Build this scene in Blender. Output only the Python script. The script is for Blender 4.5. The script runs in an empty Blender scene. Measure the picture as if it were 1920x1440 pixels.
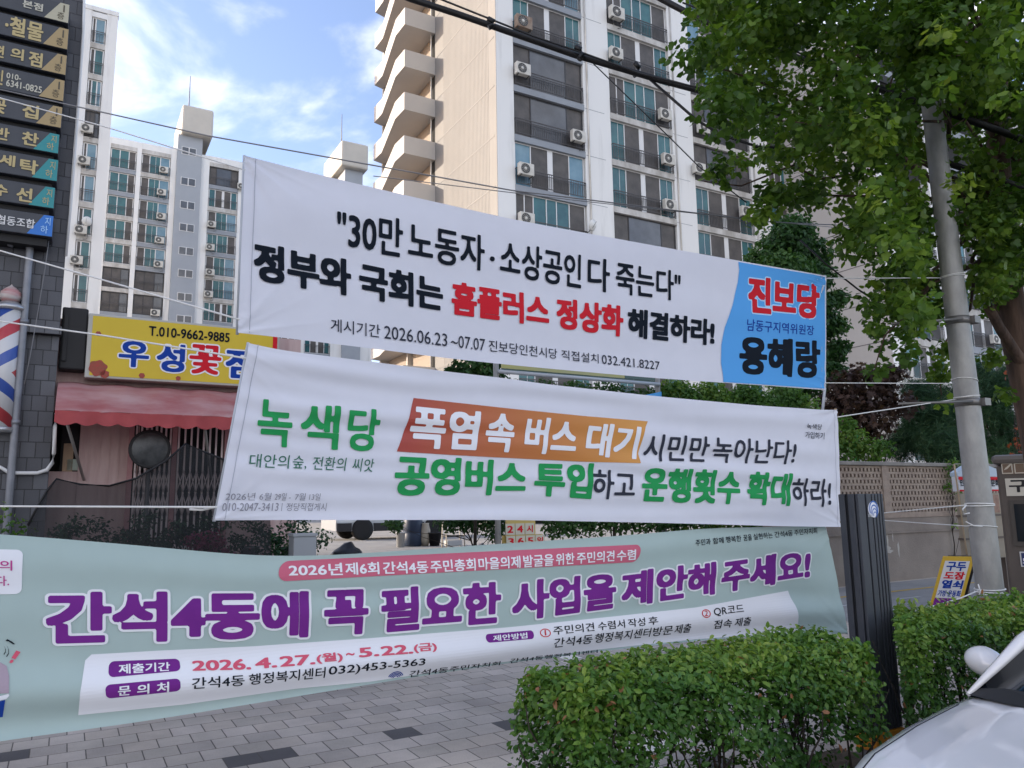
import bpy, bmesh, math, random
import numpy as np
from mathutils import Vector, Matrix

SC = bpy.context.scene
COL = SC.collection
rnd = random.Random(11)
nrg = np.random.default_rng(5)
Rd = math.radians

# ---------------------------------------------------------------- camera
F = 1450.0
PITCH, ROLL, EYE = Rd(8.8), -0.0155, 1.6
CAMP = np.array([0, 0, EYE])
_f = np.array([0, math.cos(PITCH), math.sin(PITCH)])
_u0 = np.array([0, -math.sin(PITCH), math.cos(PITCH)])
_r0 = np.array([1.0, 0, 0])
_r = _r0 * math.cos(ROLL) + _u0 * math.sin(ROLL)
_u = -_r0 * math.sin(ROLL) + _u0 * math.cos(ROLL)
cd = bpy.data.cameras.new('camera')
cam = bpy.data.objects.new('camera', cd)
COL.objects.link(cam)
cd.sensor_width = 36.0
cd.lens = F / 1920 * 36
cd.clip_start = 0.05
cd.clip_end = 3000
M = Matrix.Identity(4)
for i, v in enumerate((_r, _u, -_f)):
    for j in range(3):
        M[j][i] = v[j]
M.translation = Vector(CAMP)
cam.matrix_world = M
SC.camera = cam

# ---------------------------------------------------------------- world, sun, exposure
SUN_EL, SUN_AZ = Rd(17), Rd(178)          # azimuth counter-clockwise from +X (the sun stands to the left)
SKY_STRENGTH, SUN_STRENGTH, EXPOSURE = 0.15, 2.0, 1.82
SC.view_settings.view_transform = 'Standard'
SC.view_settings.look = 'None'
SC.view_settings.gamma = 1.0
SC.view_settings.exposure = EXPOSURE
w = bpy.data.worlds.new("World")
SC.world = w
w.use_nodes = True
nt = w.node_tree
nt.nodes.clear()
def N(nt, typ, **kw):
    n = nt.nodes.new(typ)
    for k, v in kw.items():
        if k == 'inp':
            for a, b in v.items():
                n.inputs[a].default_value = b
        else:
            setattr(n, k, v)
    return n
def L(nt, a, b):
    nt.links.new(a, b)
out = N(nt, 'ShaderNodeOutputWorld')
bg = N(nt, 'ShaderNodeBackground')
bg.inputs['Strength'].default_value = SKY_STRENGTH
sky = N(nt, 'ShaderNodeTexSky')
sky.sky_type = 'NISHITA'
sky.sun_disc = False
sky.sun_elevation = SUN_EL
sky.sun_rotation = Rd(90) - SUN_AZ
sky.air_density = 1.0
sky.dust_density = 1.2
sky.ozone_density = 1.5
tc = N(nt, 'ShaderNodeTexCoord')
mp = N(nt, 'ShaderNodeMapping')
mp.inputs['Scale'].default_value = (1.0, 1.0, 2.4)
mp.inputs['Rotation'].default_value = (0.2, 0.35, 0.5)
L(nt, tc.outputs['Generated'], mp.inputs['Vector'])
nz = N(nt, 'ShaderNodeTexNoise', inp={'Scale': 2.6, 'Detail': 7.0, 'Roughness': 0.52, 'Distortion': 0.5})
L(nt, mp.outputs['Vector'], nz.inputs['Vector'])
cr = N(nt, 'ShaderNodeValToRGB')
cr.color_ramp.interpolation = 'EASE'
cr.color_ramp.elements[0].position = 0.515
cr.color_ramp.elements[0].color = (0, 0, 0, 1)
cr.color_ramp.elements[1].position = 0.72
cr.color_ramp.elements[1].color = (1, 1, 1, 1)
# extra unseen cloud behind the viewer, added to brighten the shaded fronts
sx_ = N(nt, 'ShaderNodeSeparateXYZ')
L(nt, tc.outputs['Generated'], sx_.inputs[0])
bk_ = N(nt, 'ShaderNodeMapRange', inp={'From Min': 0.1, 'From Max': -0.9, 'To Min': 0.0, 'To Max': 0.13})
L(nt, sx_.outputs['Y'], bk_.inputs['Value'])
ad_ = N(nt, 'ShaderNodeMath', operation='ADD')
L(nt, nz.outputs['Fac'], ad_.inputs[0])
L(nt, bk_.outputs['Result'], ad_.inputs[1])
L(nt, ad_.outputs[0], cr.inputs['Fac'])
mx = N(nt, 'ShaderNodeMix', data_type='RGBA')
L(nt, cr.outputs['Color'], mx.inputs['Factor'])
hs = N(nt, 'ShaderNodeMix', data_type='RGBA', blend_type='MULTIPLY')
hs.inputs['Factor'].default_value = 1.0
hs.inputs['B'].default_value = (0.76, 0.69, 0.74, 1)
L(nt, sky.outputs['Color'], hs.inputs['A'])
L(nt, hs.outputs['Result'], mx.inputs['A'])
mx.inputs['B'].default_value = (4.0, 3.9, 3.9, 1)
L(nt, mx.outputs['Result'], bg.inputs['Color'])
L(nt, bg.outputs['Background'], out.inputs['Surface'])
sd = bpy.data.lights.new('sun', 'SUN')
sd.energy = SUN_STRENGTH
sd.angle = Rd(0.5)
sd.color = (1.0, 0.87, 0.71)
sun = bpy.data.objects.new('sun', sd)
COL.objects.link(sun)
_sv = Vector((math.cos(SUN_AZ) * math.cos(SUN_EL), math.sin(SUN_AZ) * math.cos(SUN_EL), math.sin(SUN_EL)))
sun.rotation_euler = _sv.to_track_quat('Z', 'Y').to_euler()
sun.location = (-20, 0, 40)
SC.cycles.use_denoising = True
SC.cycles.max_bounces = 6
SC.cycles.transparent_max_bounces = 8

# ---------------------------------------------------------------- street coordinates: s along the kerb, n away from the road, z up
PHI = Rd(29.8)
D_ = np.array([math.cos(PHI), math.sin(PHI), 0])
N_ = np.array([-math.sin(PHI), math.cos(PHI), 0])
def W(s, n, z=0):
    return Vector(D_ * s + N_ * n + np.array([0, 0, z]))
def Sx(P):
    P = np.asarray(P)
    return np.array([P @ D_, P @ N_, P[2]])
def ray(x, y):
    return _f + _r * (x - 960) / F - _u * (y - 720) / F
def pn(x, y, n):
    v = ray(x, y); t = (n - CAMP @ N_) / (v @ N_); return Sx(CAMP + t * v)
def pz(x, y, z):
    v = ray(x, y); t = (z - EYE) / v[2]; return Sx(CAMP + t * v)
def pY(x, y, Y):
    v = ray(x, y); return Sx(CAMP + v * (Y / v[1]))

class Upright:
    """a vertical plane through the pixel (px, py) at world depth Y, turned to the world angle ang"""
    def __init__(s, px, py, Y, ang):
        v = ray(px, py); s.P0 = CAMP + v * (Y / v[1]); s.d = np.array([math.cos(ang), math.sin(ang), 0]); s.nr = np.array([-math.sin(ang), math.cos(ang), 0])
        s.rot = ang - PHI; s.loc = Sx(s.P0)
    def at(s, px, py):
        v = ray(px, py); t = ((s.P0 - CAMP) @ s.nr) / (v @ s.nr); P = CAMP + t * v
        return (P - s.P0) @ s.d, P[2]
# ---------------------------------------------------------------- materials
MATS = {}
def mat(name, col, rough=0.6, col2=None, scale=8.0, bump=0.0, bscale=40.0, metal=0.0, spec=0.4, trans=0.0, alpha=None, coat=0.0, detail=4.0, lo=0.35, hi=0.65, stretch=None):
    if name in MATS:
        return MATS[name]
    m = bpy.data.materials.new(name)
    m.use_nodes = True
    nt = m.node_tree
    b = nt.nodes['Principled BSDF']
    b.inputs['Base Color'].default_value = (*col, 1)
    b.inputs['Roughness'].default_value = rough
    b.inputs['Metallic'].default_value = metal
    b.inputs['Specular IOR Level'].default_value = spec
    if coat:
        b.inputs['Coat Weight'].default_value = coat
        b.inputs['Coat Roughness'].default_value = 0.06
    tc = N(nt, 'ShaderNodeTexCoord')
    vec = tc.outputs['Object']
    if stretch:
        mp = N(nt, 'ShaderNodeMapping')
        mp.inputs['Scale'].default_value = stretch
        L(nt, vec, mp.inputs['Vector'])
        vec = mp.outputs['Vector']
    if col2 is not None:
        nz = N(nt, 'ShaderNodeTexNoise', inp={'Scale': scale, 'Detail': detail, 'Roughness': 0.6})
        L(nt, vec, nz.inputs['Vector'])
        r = N(nt, 'ShaderNodeValToRGB')
        r.color_ramp.elements[0].position = lo
        r.color_ramp.elements[0].color = (*col, 1)
        r.color_ramp.elements[1].position = hi
        r.color_ramp.elements[1].color = (*col2, 1)
        L(nt, nz.outputs['Fac'], r.inputs['Fac'])
        L(nt, r.outputs['Color'], b.inputs['Base Color'])
    if bump:
        nb = N(nt, 'ShaderNodeTexNoise', inp={'Scale': bscale, 'Detail': 5.0})
        L(nt, vec, nb.inputs['Vector'])
        bp = N(nt, 'ShaderNodeBump', inp={'Strength': bump, 'Distance': 0.02})
        L(nt, nb.outputs['Fac'], bp.inputs['Height'])
        L(nt, bp.outputs['Normal'], b.inputs['Normal'])
    if trans:
        tr = N(nt, 'ShaderNodeBsdfTranslucent')
        tr.inputs['Color'].default_value = (*col, 1)
        ms = N(nt, 'ShaderNodeMixShader')
        ms.inputs['Fac'].default_value = trans
        L(nt, b.outputs['BSDF'], ms.inputs[1])
        L(nt, tr.outputs['BSDF'], ms.inputs[2])
        L(nt, ms.outputs['Shader'], nt.nodes['Material Output'].inputs['Surface'])
    if alpha is not None:
        b.inputs['Alpha'].default_value = alpha
    MATS[name] = m
    return m

def brickmat(name, W_, H_, cols, joint, jw, axes='XY', rough=0.75, bump=0.5, off=0.5, grime=0.25, spots=False):
    """running-bond units with a random tint per unit; cols = [(pos,col),...] on a constant ramp"""
    m = bpy.data.materials.new(name); m.use_nodes = True
    nt = m.node_tree; b = nt.nodes['Principled BSDF']
    b.inputs['Roughness'].default_value = rough
    tc = N(nt, 'ShaderNodeTexCoord'); sp = N(nt, 'ShaderNodeSeparateXYZ')
    L(nt, tc.outputs['Object'], sp.inputs[0])
    def mth(op, a, b_=None):
        n = N(nt, 'ShaderNodeMath', operation=op)
        for i, v in enumerate((a, b_)):
            if v is None: continue
            if isinstance(v, (int, float)): n.inputs[i].default_value = v
            else: L(nt, v, n.inputs[i])
        return n.outputs[0]
    u, v = sp.outputs[axes[0]], sp.outputs[axes[1]]
    vs = mth('DIVIDE', v, H_); row = mth('FLOOR', vs)
    us = mth('ADD', mth('DIVIDE', u, W_), mth('MULTIPLY', mth('FLOORED_MODULO', row, 2.0), off))
    colu = mth('FLOOR', us)
    cb = N(nt, 'ShaderNodeCombineXYZ'); L(nt, colu, cb.inputs[0]); L(nt, row, cb.inputs[1])
    wn = N(nt, 'ShaderNodeTexWhiteNoise', noise_dimensions='2D'); L(nt, cb.outputs[0], wn.inputs['Vector'])
    r = N(nt, 'ShaderNodeValToRGB'); r.color_ramp.interpolation = 'CONSTANT'
    els = r.color_ramp.elements
    els[0].position = cols[0][0]; els[0].color = (*cols[0][1], 1)
    els[1].position = cols[1][0]; els[1].color = (*cols[1][1], 1)
    for p_, c_ in cols[2:]:
        e = els.new(p_); e.color = (*c_, 1)
    L(nt, wn.outputs['Value'], r.inputs['Fac'])
    nz = N(nt, 'ShaderNodeTexNoise', inp={'Scale': 1.6, 'Detail': 6.0, 'Roughness': 0.65}); L(nt, tc.outputs['Object'], nz.inputs['Vector'])
    nz2 = N(nt, 'ShaderNodeTexNoise', inp={'Scale': 90.0, 'Detail': 3.0}); L(nt, tc.outputs['Object'], nz2.inputs['Vector'])
    g = mth('ADD', mth('MULTIPLY', nz.outputs['Fac'], grime), mth('MULTIPLY', nz2.outputs['Fac'], grime * 0.9))
    g = mth('ADD', g, 1.0 - grime * 0.95)
    mu = N(nt, 'ShaderNodeMix', data_type='RGBA', blend_type='MULTIPLY'); mu.inputs['Factor'].default_value = 1
    L(nt, r.outputs['Color'], mu.inputs['A'])
    cc = N(nt, 'ShaderNodeCombineColor')
    for i in range(3): L(nt, g, cc.inputs[i])
    L(nt, cc.outputs[0], mu.inputs['B'])
    def edge(x, size):
        fr = mth('FRACT', x); d = mth('MINIMUM', fr, mth('SUBTRACT', 1.0, fr))
        return mth('MULTIPLY', d, size)
    dist = mth('MINIMUM', edge(us, W_), edge(vs, H_))
    wob = mth('MULTIPLY', mth('SUBTRACT', nz2.outputs['Fac'], 0.5), jw * 0.9)
    mk = N(nt, 'ShaderNodeMapRange'); mk.interpolation_type = 'SMOOTHSTEP'
    L(nt, mth('ADD', dist, wob), mk.inputs['Value'])
    mk.inputs['From Min'].default_value = jw * 0.35; mk.inputs['From Max'].default_value = jw
    mj = N(nt, 'ShaderNodeMix', data_type='RGBA')
    L(nt, mk.outputs['Result'], mj.inputs['Factor']); mj.inputs['A'].default_value = (*joint, 1)
    L(nt, mu.outputs['Result'], mj.inputs['B'])
    L(nt, mj.outputs['Result'], b.inputs['Base Color'])
    if spots:
        vo = N(nt, 'ShaderNodeTexVoronoi', inp={'Scale': 2.1, 'Randomness': 1.0}); L(nt, tc.outputs['Object'], vo.inputs['Vector'])
        sm = N(nt, 'ShaderNodeMapRange'); L(nt, vo.outputs['Distance'], sm.inputs['Value'])
        sm.inputs['From Min'].default_value = 0.025; sm.inputs['From Max'].default_value = 0.06; sm.inputs['To Min'].default_value = 0.35; sm.inputs['To Max'].default_value = 1.0
        n3 = N(nt, 'ShaderNodeTexNoise', inp={'Scale': 0.7, 'Detail': 8.0, 'Roughness': 0.7}); L(nt, tc.outputs['Object'], n3.inputs['Vector'])
        s3 = N(nt, 'ShaderNodeMapRange'); L(nt, n3.outputs['Fac'], s3.inputs['Value'])
        s3.inputs['From Min'].default_value = 0.40; s3.inputs['From Max'].default_value = 0.62; s3.inputs['To Min'].default_value = 0.80; s3.inputs['To Max'].default_value = 1.08
        fk = mth('MULTIPLY', sm.outputs['Result'], s3.outputs['Result']); c3 = N(nt, 'ShaderNodeCombineColor')
        for i in range(3): L(nt, fk, c3.inputs[i])
        m3 = N(nt, 'ShaderNodeMix', data_type='RGBA', blend_type='MULTIPLY'); m3.inputs['Factor'].default_value = 1
        L(nt, mj.outputs['Result'], m3.inputs['A']); L(nt, c3.outputs[0], m3.inputs['B']); L(nt, m3.outputs['Result'], b.inputs['Base Color'])
    h = mth('ADD', mk.outputs['Result'], mth('MULTIPLY', nz2.outputs['Fac'], 0.25))
    bp = N(nt, 'ShaderNodeBump', inp={'Strength': bump, 'Distance': 0.006}); L(nt, h, bp.inputs['Height'])
    L(nt, bp.outputs['Normal'], b.inputs['Normal'])
    return m

def leafmat(name, stops, trans=0.35, rough=0.55):
    m = bpy.data.materials.new(name); m.use_nodes = True
    nt = m.node_tree; b = nt.nodes['Principled BSDF']
    b.inputs['Roughness'].default_value = rough
    b.inputs['Specular IOR Level'].default_value = 0.3
    at = N(nt, 'ShaderNodeAttribute', attribute_name='tint')
    r = N(nt, 'ShaderNodeValToRGB')
    els = r.color_ramp.elements
    els[0].position, els[1].position = stops[0][0], stops[1][0]
    els[0].color, els[1].color = (*stops[0][1], 1), (*stops[1][1], 1)
    for p_, c_ in stops[2:]:
        e = els.new(p_); e.color = (*c_, 1)
    L(nt, at.outputs['Fac'], r.inputs['Fac'])
    L(nt, r.outputs['Color'], b.inputs['Base Color'])
    tr = N(nt, 'ShaderNodeBsdfTranslucent')
    mu = N(nt, 'ShaderNodeMix', data_type='RGBA', blend_type='MULTIPLY'); mu.inputs['Factor'].default_value = 1
    L(nt, r.outputs['Color'], mu.inputs['A']); mu.inputs['B'].default_value = (1.5, 1.5, 0.7, 1)
    L(nt, mu.outputs['Result'], tr.inputs['Color'])
    ms = N(nt, 'ShaderNodeMixShader'); ms.inputs['Fac'].default_value = trans
    L(nt, b.outputs['BSDF'], ms.inputs[1]); L(nt, tr.outputs['BSDF'], ms.inputs[2])
    L(nt, ms.outputs['Shader'], nt.nodes['Material Output'].inputs['Surface'])
    return m

# ---------------------------------------------------------------- objects
def tag(o, label=None, cat=None, group=None, kind=None):
    for k, v in (('label', label), ('category', cat), ('group', group), ('kind', kind)):
        if v: o[k] = v
    return o
def thing(name, label, cat, loc=(0, 0, 0), rot=0.0, group=None):
    """Empty at the thing's base; loc in street coordinates, rot about z relative to the street grid"""
    o = bpy.data.objects.new(name, None); COL.objects.link(o)
    o.empty_display_size = 0.2
    o.location = W(*loc); o.rotation_euler = (0, 0, PHI + rot)
    return tag(o, label, cat, group)
class MB:
    def __init__(s): s.v = []; s.f = []; s.m = []; s.sm = []
    def add(s, vs, fs, mi=0, smooth=False):
        b = len(s.v); s.v += [tuple(map(float, v)) for v in vs]
        for f in fs: s.f.append([b + i for i in f]); s.m.append(mi); s.sm.append(smooth)
        return s
    def box(s, x0, x1, y0, y1, z0, z1, mi=0):
        x0, x1 = sorted((x0, x1)); y0, y1 = sorted((y0, y1)); z0, z1 = sorted((z0, z1))
        v = [(x, y, z) for z in (z0, z1) for y in (y0, y1) for x in (x0, x1)]
        return s.add(v, [(0, 2, 3, 1), (4, 5, 7, 6), (0, 1, 5, 4), (2, 6, 7, 3), (0, 4, 6, 2), (1, 3, 7, 5)], mi)
    def bbox(s, x0, x1, y0, y1, z0, z1, b=0.01, mi=0):
        """box with chamfered edges"""
        bm = bmesh.new(); bmesh.ops.create_cube(bm, size=1)
        for v in bm.verts:
            v.co = Vector(((x0 + x1) / 2 + v.co.x * (x1 - x0), (y0 + y1) / 2 + v.co.y * (y1 - y0), (z0 + z1) / 2 + v.co.z * (z1 - z0)))
        bmesh.ops.bevel(bm, geom=bm.edges[:] + bm.verts[:], offset=b, segments=2, affect='EDGES', profile=0.5)
        bm.verts.index_update()
        s.add([v.co[:] for v in bm.verts], [[v.index for v in f.verts] for f in bm.faces], mi); bm.free(); return s
    def tube(s, pts, r, seg=8, mi=0, caps=True, smooth=True):
        pts = [Vector(p) for p in pts]; n = len(pts)
        rs = r if isinstance(r, (list, tuple)) else [r] * n
        vs = []; ref = None
        for i, p in enumerate(pts):
            t = (pts[min(i + 1, n - 1)] - pts[max(i - 1, 0)])
            if t.length < 1e-9: t = Vector((0, 0, 1))
            t.normalize()
            if ref is None:
                ref = Vector((0, 0, 1)) if abs(t.z) < 0.9 else Vector((1, 0, 0))
            a = t.cross(ref).normalized(); b = t.cross(a).normalized(); ref = -b if False else ref
            for k in range(seg):
                q = 2 * math.pi * k / seg
                vs.append(p + (a * math.cos(q) + b * math.sin(q)) * rs[i])
        fs = [(i * seg + k, i * seg + (k + 1) % seg, (i + 1) * seg + (k + 1) % seg, (i + 1) * seg + k) for i in range(n - 1) for k in range(seg)]
        s.add(vs, fs, mi, smooth)
        if caps:
            b = len(s.v) - n * seg
            s.f.append([b + k for k in range(seg)][::-1]); s.m.append(mi); s.sm.append(False)
            s.f.append([b + (n - 1) * seg + k for k in range(seg)]); s.m.append(mi); s.sm.append(False)
        return s
    def lathe(s, prof, seg=24, c=(0, 0, 0), axis='z', mi=0, smooth=True):
        """prof = [(radius, height)...]"""
        vs = []
        for r_, h in prof:
            for k in range(seg):
                q = 2 * math.pi * k / seg; x, y = r_ * math.cos(q), r_ * math.sin(q)
                v = (x, y, h) if axis == 'z' else ((x, h, y) if axis == 'y' else (h, x, y))
                vs.append((v[0] + c[0], v[1] + c[1], v[2] + c[2]))
        fs = [(i * seg + k, i * seg + (k + 1) % seg, (i + 1) * seg + (k + 1) % seg, (i + 1) * seg + k) for i in range(len(prof) - 1) for k in range(seg)]
        s.add(vs, fs, mi, smooth); b = len(s.v) - len(vs)
        for row in (0, len(prof) - 1):
            if prof[row][0] > 1e-4:
                s.f.append([b + row * seg + k for k in range(seg)]); s.m.append(mi); s.sm.append(False)
        return s
    def prism(s, pts, a0, a1, axis='y', mi=0):
        """outline pts (2-D) extruded along axis from a0 to a1"""
        def mk(p, a): return (p[0], a, p[1]) if axis == 'y' else ((p[0], p[1], a) if axis == 'z' else (a, p[0], p[1]))
        n = len(pts); vs = [mk(p, a0) for p in pts] + [mk(p, a1) for p in pts]
        fs = [(i, (i + 1) % n, n + (i + 1) % n, n + i) for i in range(n)] + [list(range(n))[::-1], list(range(n, 2 * n))]
        return s.add(vs, fs, mi)
    def build(s, name, mats, parent=None, smooth_all=False, recalc=True):
        me = bpy.data.meshes.new(name)
        me.from_pydata(s.v, [], s.f)
        if not isinstance(mats, (list, tuple)): mats = [mats]
        for m in mats: me.materials.append(m)
        me.polygons.foreach_set('material_index', s.m)
        me.polygons.foreach_set('use_smooth', [True] * len(s.m) if smooth_all else s.sm)
        me.update()
        if recalc:
            bm = bmesh.new(); bm.from_mesh(me); bmesh.ops.recalc_face_normals(bm, faces=bm.faces); bm.to_mesh(me); bm.free()
        o = bpy.data.objects.new(name, me); COL.objects.link(o)
        if parent: o.parent = parent
        return o
def place(o, loc=(0, 0, 0), rot=0.0):
    o.location = W(*loc); o.rotation_euler = (0, 0, PHI + rot); return o
def copy_tree(o, parent=None):
    c = o.copy(); COL.objects.link(c)
    if parent: c.parent = parent
    for ch in o.children: copy_tree(ch, c)
    return c

# ---------------------------------------------------------------- lettering: glyph outlines of the built-in font turned into mesh
_glyph = {}
def glyph(txt, off):
    k = (txt, round(off, 4))
    if k in _glyph: return _glyph[k]
    c = bpy.data.curves.new('t', 'FONT'); c.body = txt; c.offset = off; c.resolution_u = 3
    o = bpy.data.objects.new('t', c); COL.objects.link(o)
    dg = bpy.context.evaluated_depsgraph_get()
    me = bpy.data.meshes.new_from_object(o.evaluated_get(dg))
    v = np.array([x.co[:2] for x in me.vertices]); f = [list(p.vertices) for p in me.polygons]
    bpy.data.objects.remove(o); bpy.data.curves.remove(c); bpy.data.meshes.remove(me)
    _glyph[k] = (v, f); return _glyph[k]
_bold = {}
def bold(txt, off, res=40, halo=0.0):
    """glyphs thickened by `off` em: a signed distance grid, widened squarely, then contoured into small cells"""
    k = (txt, round(off, 4), res, round(halo, 4))
    if k in _bold: return _bold[k]
    v, f = glyph(txt, 0.0)
    ec = {}
    for p in f:
        for a, b_ in zip(p, p[1:] + p[:1]):
            e = (min(a, b_), max(a, b_)); ec[e] = ec.get(e, 0) + 1
    E = np.array([e for e, c in ec.items() if c == 1]); A, B_ = v[E[:, 0]], v[E[:, 1]]
    pad = off + halo + 2.5 / res; h = 1.0 / res
    x0, y0 = v.min(0) - pad; x1, y1 = v.max(0) + pad
    X = np.arange(x0, x1 + h, h); Y = np.arange(y0, y1 + h, h)
    gx, gy = np.meshgrid(X, Y); Pt = np.stack([gx.ravel(), gy.ravel()], 1)
    d = np.full(len(Pt), 9.0); ins = np.zeros(len(Pt), int)
    for a, b_ in zip(A, B_):
        ab = b_ - a; t = np.clip(((Pt - a) @ ab) / (ab @ ab + 1e-12), 0, 1)
        d = np.minimum(d, ((Pt - a - t[:, None] * ab) ** 2).sum(1))
        if abs(ab[1]) > 1e-12:
            cr = (a[1] > Pt[:, 1]) != (b_[1] > Pt[:, 1]); xx = a[0] + (Pt[:, 1] - a[1]) / ab[1] * ab[0]
            ins += (cr & (Pt[:, 0] < xx)).astype(int)
    S_ = (np.sqrt(d) * np.where(ins % 2 == 1, 1, -1)).reshape(gx.shape)
    def shift(G, dx, dy):
        for ax, dd in ((1, dx), (0, dy)):
            q = dd / h; i0 = math.floor(q); fr = q - i0
            G = np.roll(G, i0, ax) * (1 - fr) + np.roll(G, i0 + 1, ax) * fr
        return G
    if off > 0.015:
        ox, oy = off * 0.92, off * 0.72
        base_ = S_ + off * 0.08
        S2 = base_
        for dx in (-ox, 0, ox):
            for dy in (-oy, 0, oy): S2 = np.maximum(S2, shift(base_, dx, dy))
        S_ = S2
    else: S_ = S_ + off
    if halo:
        S2 = S_
        for q in range(0, 360, 30): S2 = np.maximum(S2, shift(S_, halo * math.cos(Rd(q)), halo * math.sin(Rd(q))))
        S_ = S2
    ny, nx = S_.shape; inside = S_ > 0
    cells = inside[:-1, :-1].astype(int) + inside[:-1, 1:] + inside[1:, 1:] + inside[1:, :-1]
    V, idx, Fc = [], {}, []
    def vid(key, p):
        if key not in idx: idx[key] = len(V); V.append(p)
        return idx[key]
    for j, i in zip(*np.nonzero(cells)):
        cs = ((j, i), (j, i + 1), (j + 1, i + 1), (j + 1, i)); poly = []
        for q in range(4):
            a, b_ = cs[q], cs[(q + 1) % 4]; fa, fb = S_[a], S_[b_]
            if fa > 0: poly.append(vid(a, (X[a[1]], Y[a[0]])))
            if (fa > 0) != (fb > 0):
                t = fa / (fa - fb); t = min(max(t, 0.02), 0.98)
                poly.append(vid((min(a, b_), max(a, b_)), (X[a[1]] + t * (X[b_[1]] - X[a[1]]), Y[a[0]] + t * (Y[b_[0]] - Y[a[0]]))))
        if len(poly) > 2: Fc.append(poly)
    _bold[k] = (np.array(V), Fc); return _bold[k]
def poly_at(poly, x):
    xs = [p[0] for p in poly]; ys = [p[1] for p in poly]
    if x <= xs[0] and len(xs) > 1: return ys[0] + (ys[1] - ys[0]) * (x - xs[0]) / (xs[1] - xs[0])
    if x >= xs[-1] and len(xs) > 1: return ys[-1] + (ys[-1] - ys[-2]) * (x - xs[-1]) / (xs[-1] - xs[-2])
    return float(np.interp(x, xs, ys))
def quad_map(v, bb, q):
    fx = (v[:, 0] - bb[0]) / (bb[1] - bb[0]); fy = (v[:, 1] - bb[2]) / (bb[3] - bb[2])
    q = [np.asarray(p) for p in q]
    return ((1 - fy) * (1 - fx))[:, None] * q[0] + ((1 - fy) * fx)[:, None] * q[1] + (fy * fx)[:, None] * q[2] + (fy * (1 - fx))[:, None] * q[3]
def flat_text(txt, x0, x1, z0, z1, y, m, parent, off=0.02, name='lettering', slant=0.0, depth_axis='y'):
    """lettering on a flat board: fills the rectangle x0..x1, z0..z1 at depth y"""
    v, f = bold(txt, off, 30) if off > 0.012 else glyph(txt, off)
    bb = (v[:, 0].min(), v[:, 0].max(), v[:, 1].min(), v[:, 1].max())
    fx = (v[:, 0] - bb[0]) / (bb[1] - bb[0]); fy = (v[:, 1] - bb[2]) / (bb[3] - bb[2])
    b = MB()
    vs = [(x0 + (x1 - x0) * a + slant * c, y, z0 + (z1 - z0) * c) for a, c in zip(fx, fy)]
    b.add(vs, f)
    return b.build(name, m, parent, recalc=False)

# ================================================================ SETTING
CH, CH2 = (0.30, 0.29, 0.28), (0.36, 0.35, 0.335)
paver = brickmat('pavers', 0.218, 0.232, [(0.0, (0.52, 0.455, 0.385)), (0.18, (0.57, 0.495, 0.425)), (0.36, (0.475, 0.415, 0.35)), (0.5, (0.535, 0.46, 0.385)), (0.66, (0.46, 0.40, 0.345)), (0.8, (0.55, 0.48, 0.41)), (0.93, (0.125, 0.115, 0.113)), (0.962, (0.86, 0.80, 0.71))], (0.12, 0.105, 0.09), 0.0055, 'XY', 0.85, 0.35, grime=0.35, spots=True)
asphalt = mat('asphalt', (0.055, 0.055, 0.057), 0.9, (0.075, 0.074, 0.073), 3.0, 0.5, 220)
oldroad = mat('worn_road', (0.25, 0.245, 0.235), 0.9, (0.32, 0.31, 0.295), 1.2, 0.4, 160)
concrete = mat('concrete', (0.30, 0.29, 0.27), 0.85, (0.22, 0.21, 0.195), 2.2, 0.25, 60)
kerbm = mat('kerb_stone', (0.33, 0.325, 0.31), 0.8, (0.26, 0.255, 0.245), 6, 0.2, 90)
soil = mat('soil', (0.07, 0.052, 0.038), 0.95, (0.11, 0.085, 0.062), 14, 0.6, 60)
yellowline = mat('yellow_line', (0.55, 0.36, 0.07), 0.8, (0.40, 0.28, 0.08), 9)
whiteline = mat('white_line', (0.55, 0.55, 0.53), 0.8, (0.35, 0.35, 0.34), 9)
def sheet(name, pts, m, z_of=None):
    b = MB(); b.add(pts, [list(range(len(pts)))])
    o = b.build(name, m); place(o); o['kind'] = 'structure'; return o
sheet('ground', [(-900, -900, -0.14), (900, -900, -0.14), (900, 900, -0.14), (-900, 900, -0.14)], asphalt)
b = MB(); b.box(-60, 80, 2.66, 10.72, -0.3, 0.0)
sw = b.build('sidewalk', paver); place(sw); sw['kind'] = 'structure'
b = MB(); b.bbox(-60, 80, 2.46, 2.655, -0.3, 0.012, 0.015)
k = b.build('kerb', kerbm); place(k); k['kind'] = 'structure'
b = MB()
b.add([(-60, 10.724, 0.0), (80, 10.724, 0.0), (80, 20, 0.42), (-60, 20, 0.42), (80, 120, 0.42), (-60, 120, 0.42)], [(0, 1, 2, 3), (3, 2, 4, 5)])
al = b.build('alley', oldroad); place(al); al['kind'] = 'structure'
sheet('side_road', [(8.9, 6.4, 0.005), (60, 6.4, 0.005), (60, 9.6, 0.005), (9.6, 9.6, 0.005)], oldroad)
for i, (x0, x1, n0, n1) in enumerate(((10.3, 30, 8.62, 8.72),)):
    sheet('road_marking', [(x0, n0, 0.009), (x1, n0, 0.009), (x1, n1, 0.009), (x0, n1, 0.009)], yellowline)
b = MB()
for x0 in (10.2, 11.6, 13.0, 14.4):
    for n0 in (7.25, 7.95):
        b.add([(x0, n0, 0.009), (x0 + 0.55, n0, 0.009), (x0 + 0.55, n0 + 0.07, 0.009), (x0, n0 + 0.07, 0.009)], [(0, 1, 2, 3)])
o = b.build('road_marking', whiteline); place(o); o['kind'] = 'structure'
b = MB(); b.box(1.75, 4.42, 2.80, 3.56, -0.02, 0.015); b.box(4.98, 12, 2.80, 3.56, -0.02, 0.015)
o = b.build('planting_soil', soil); place(o); o['kind'] = 'structure'

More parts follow.
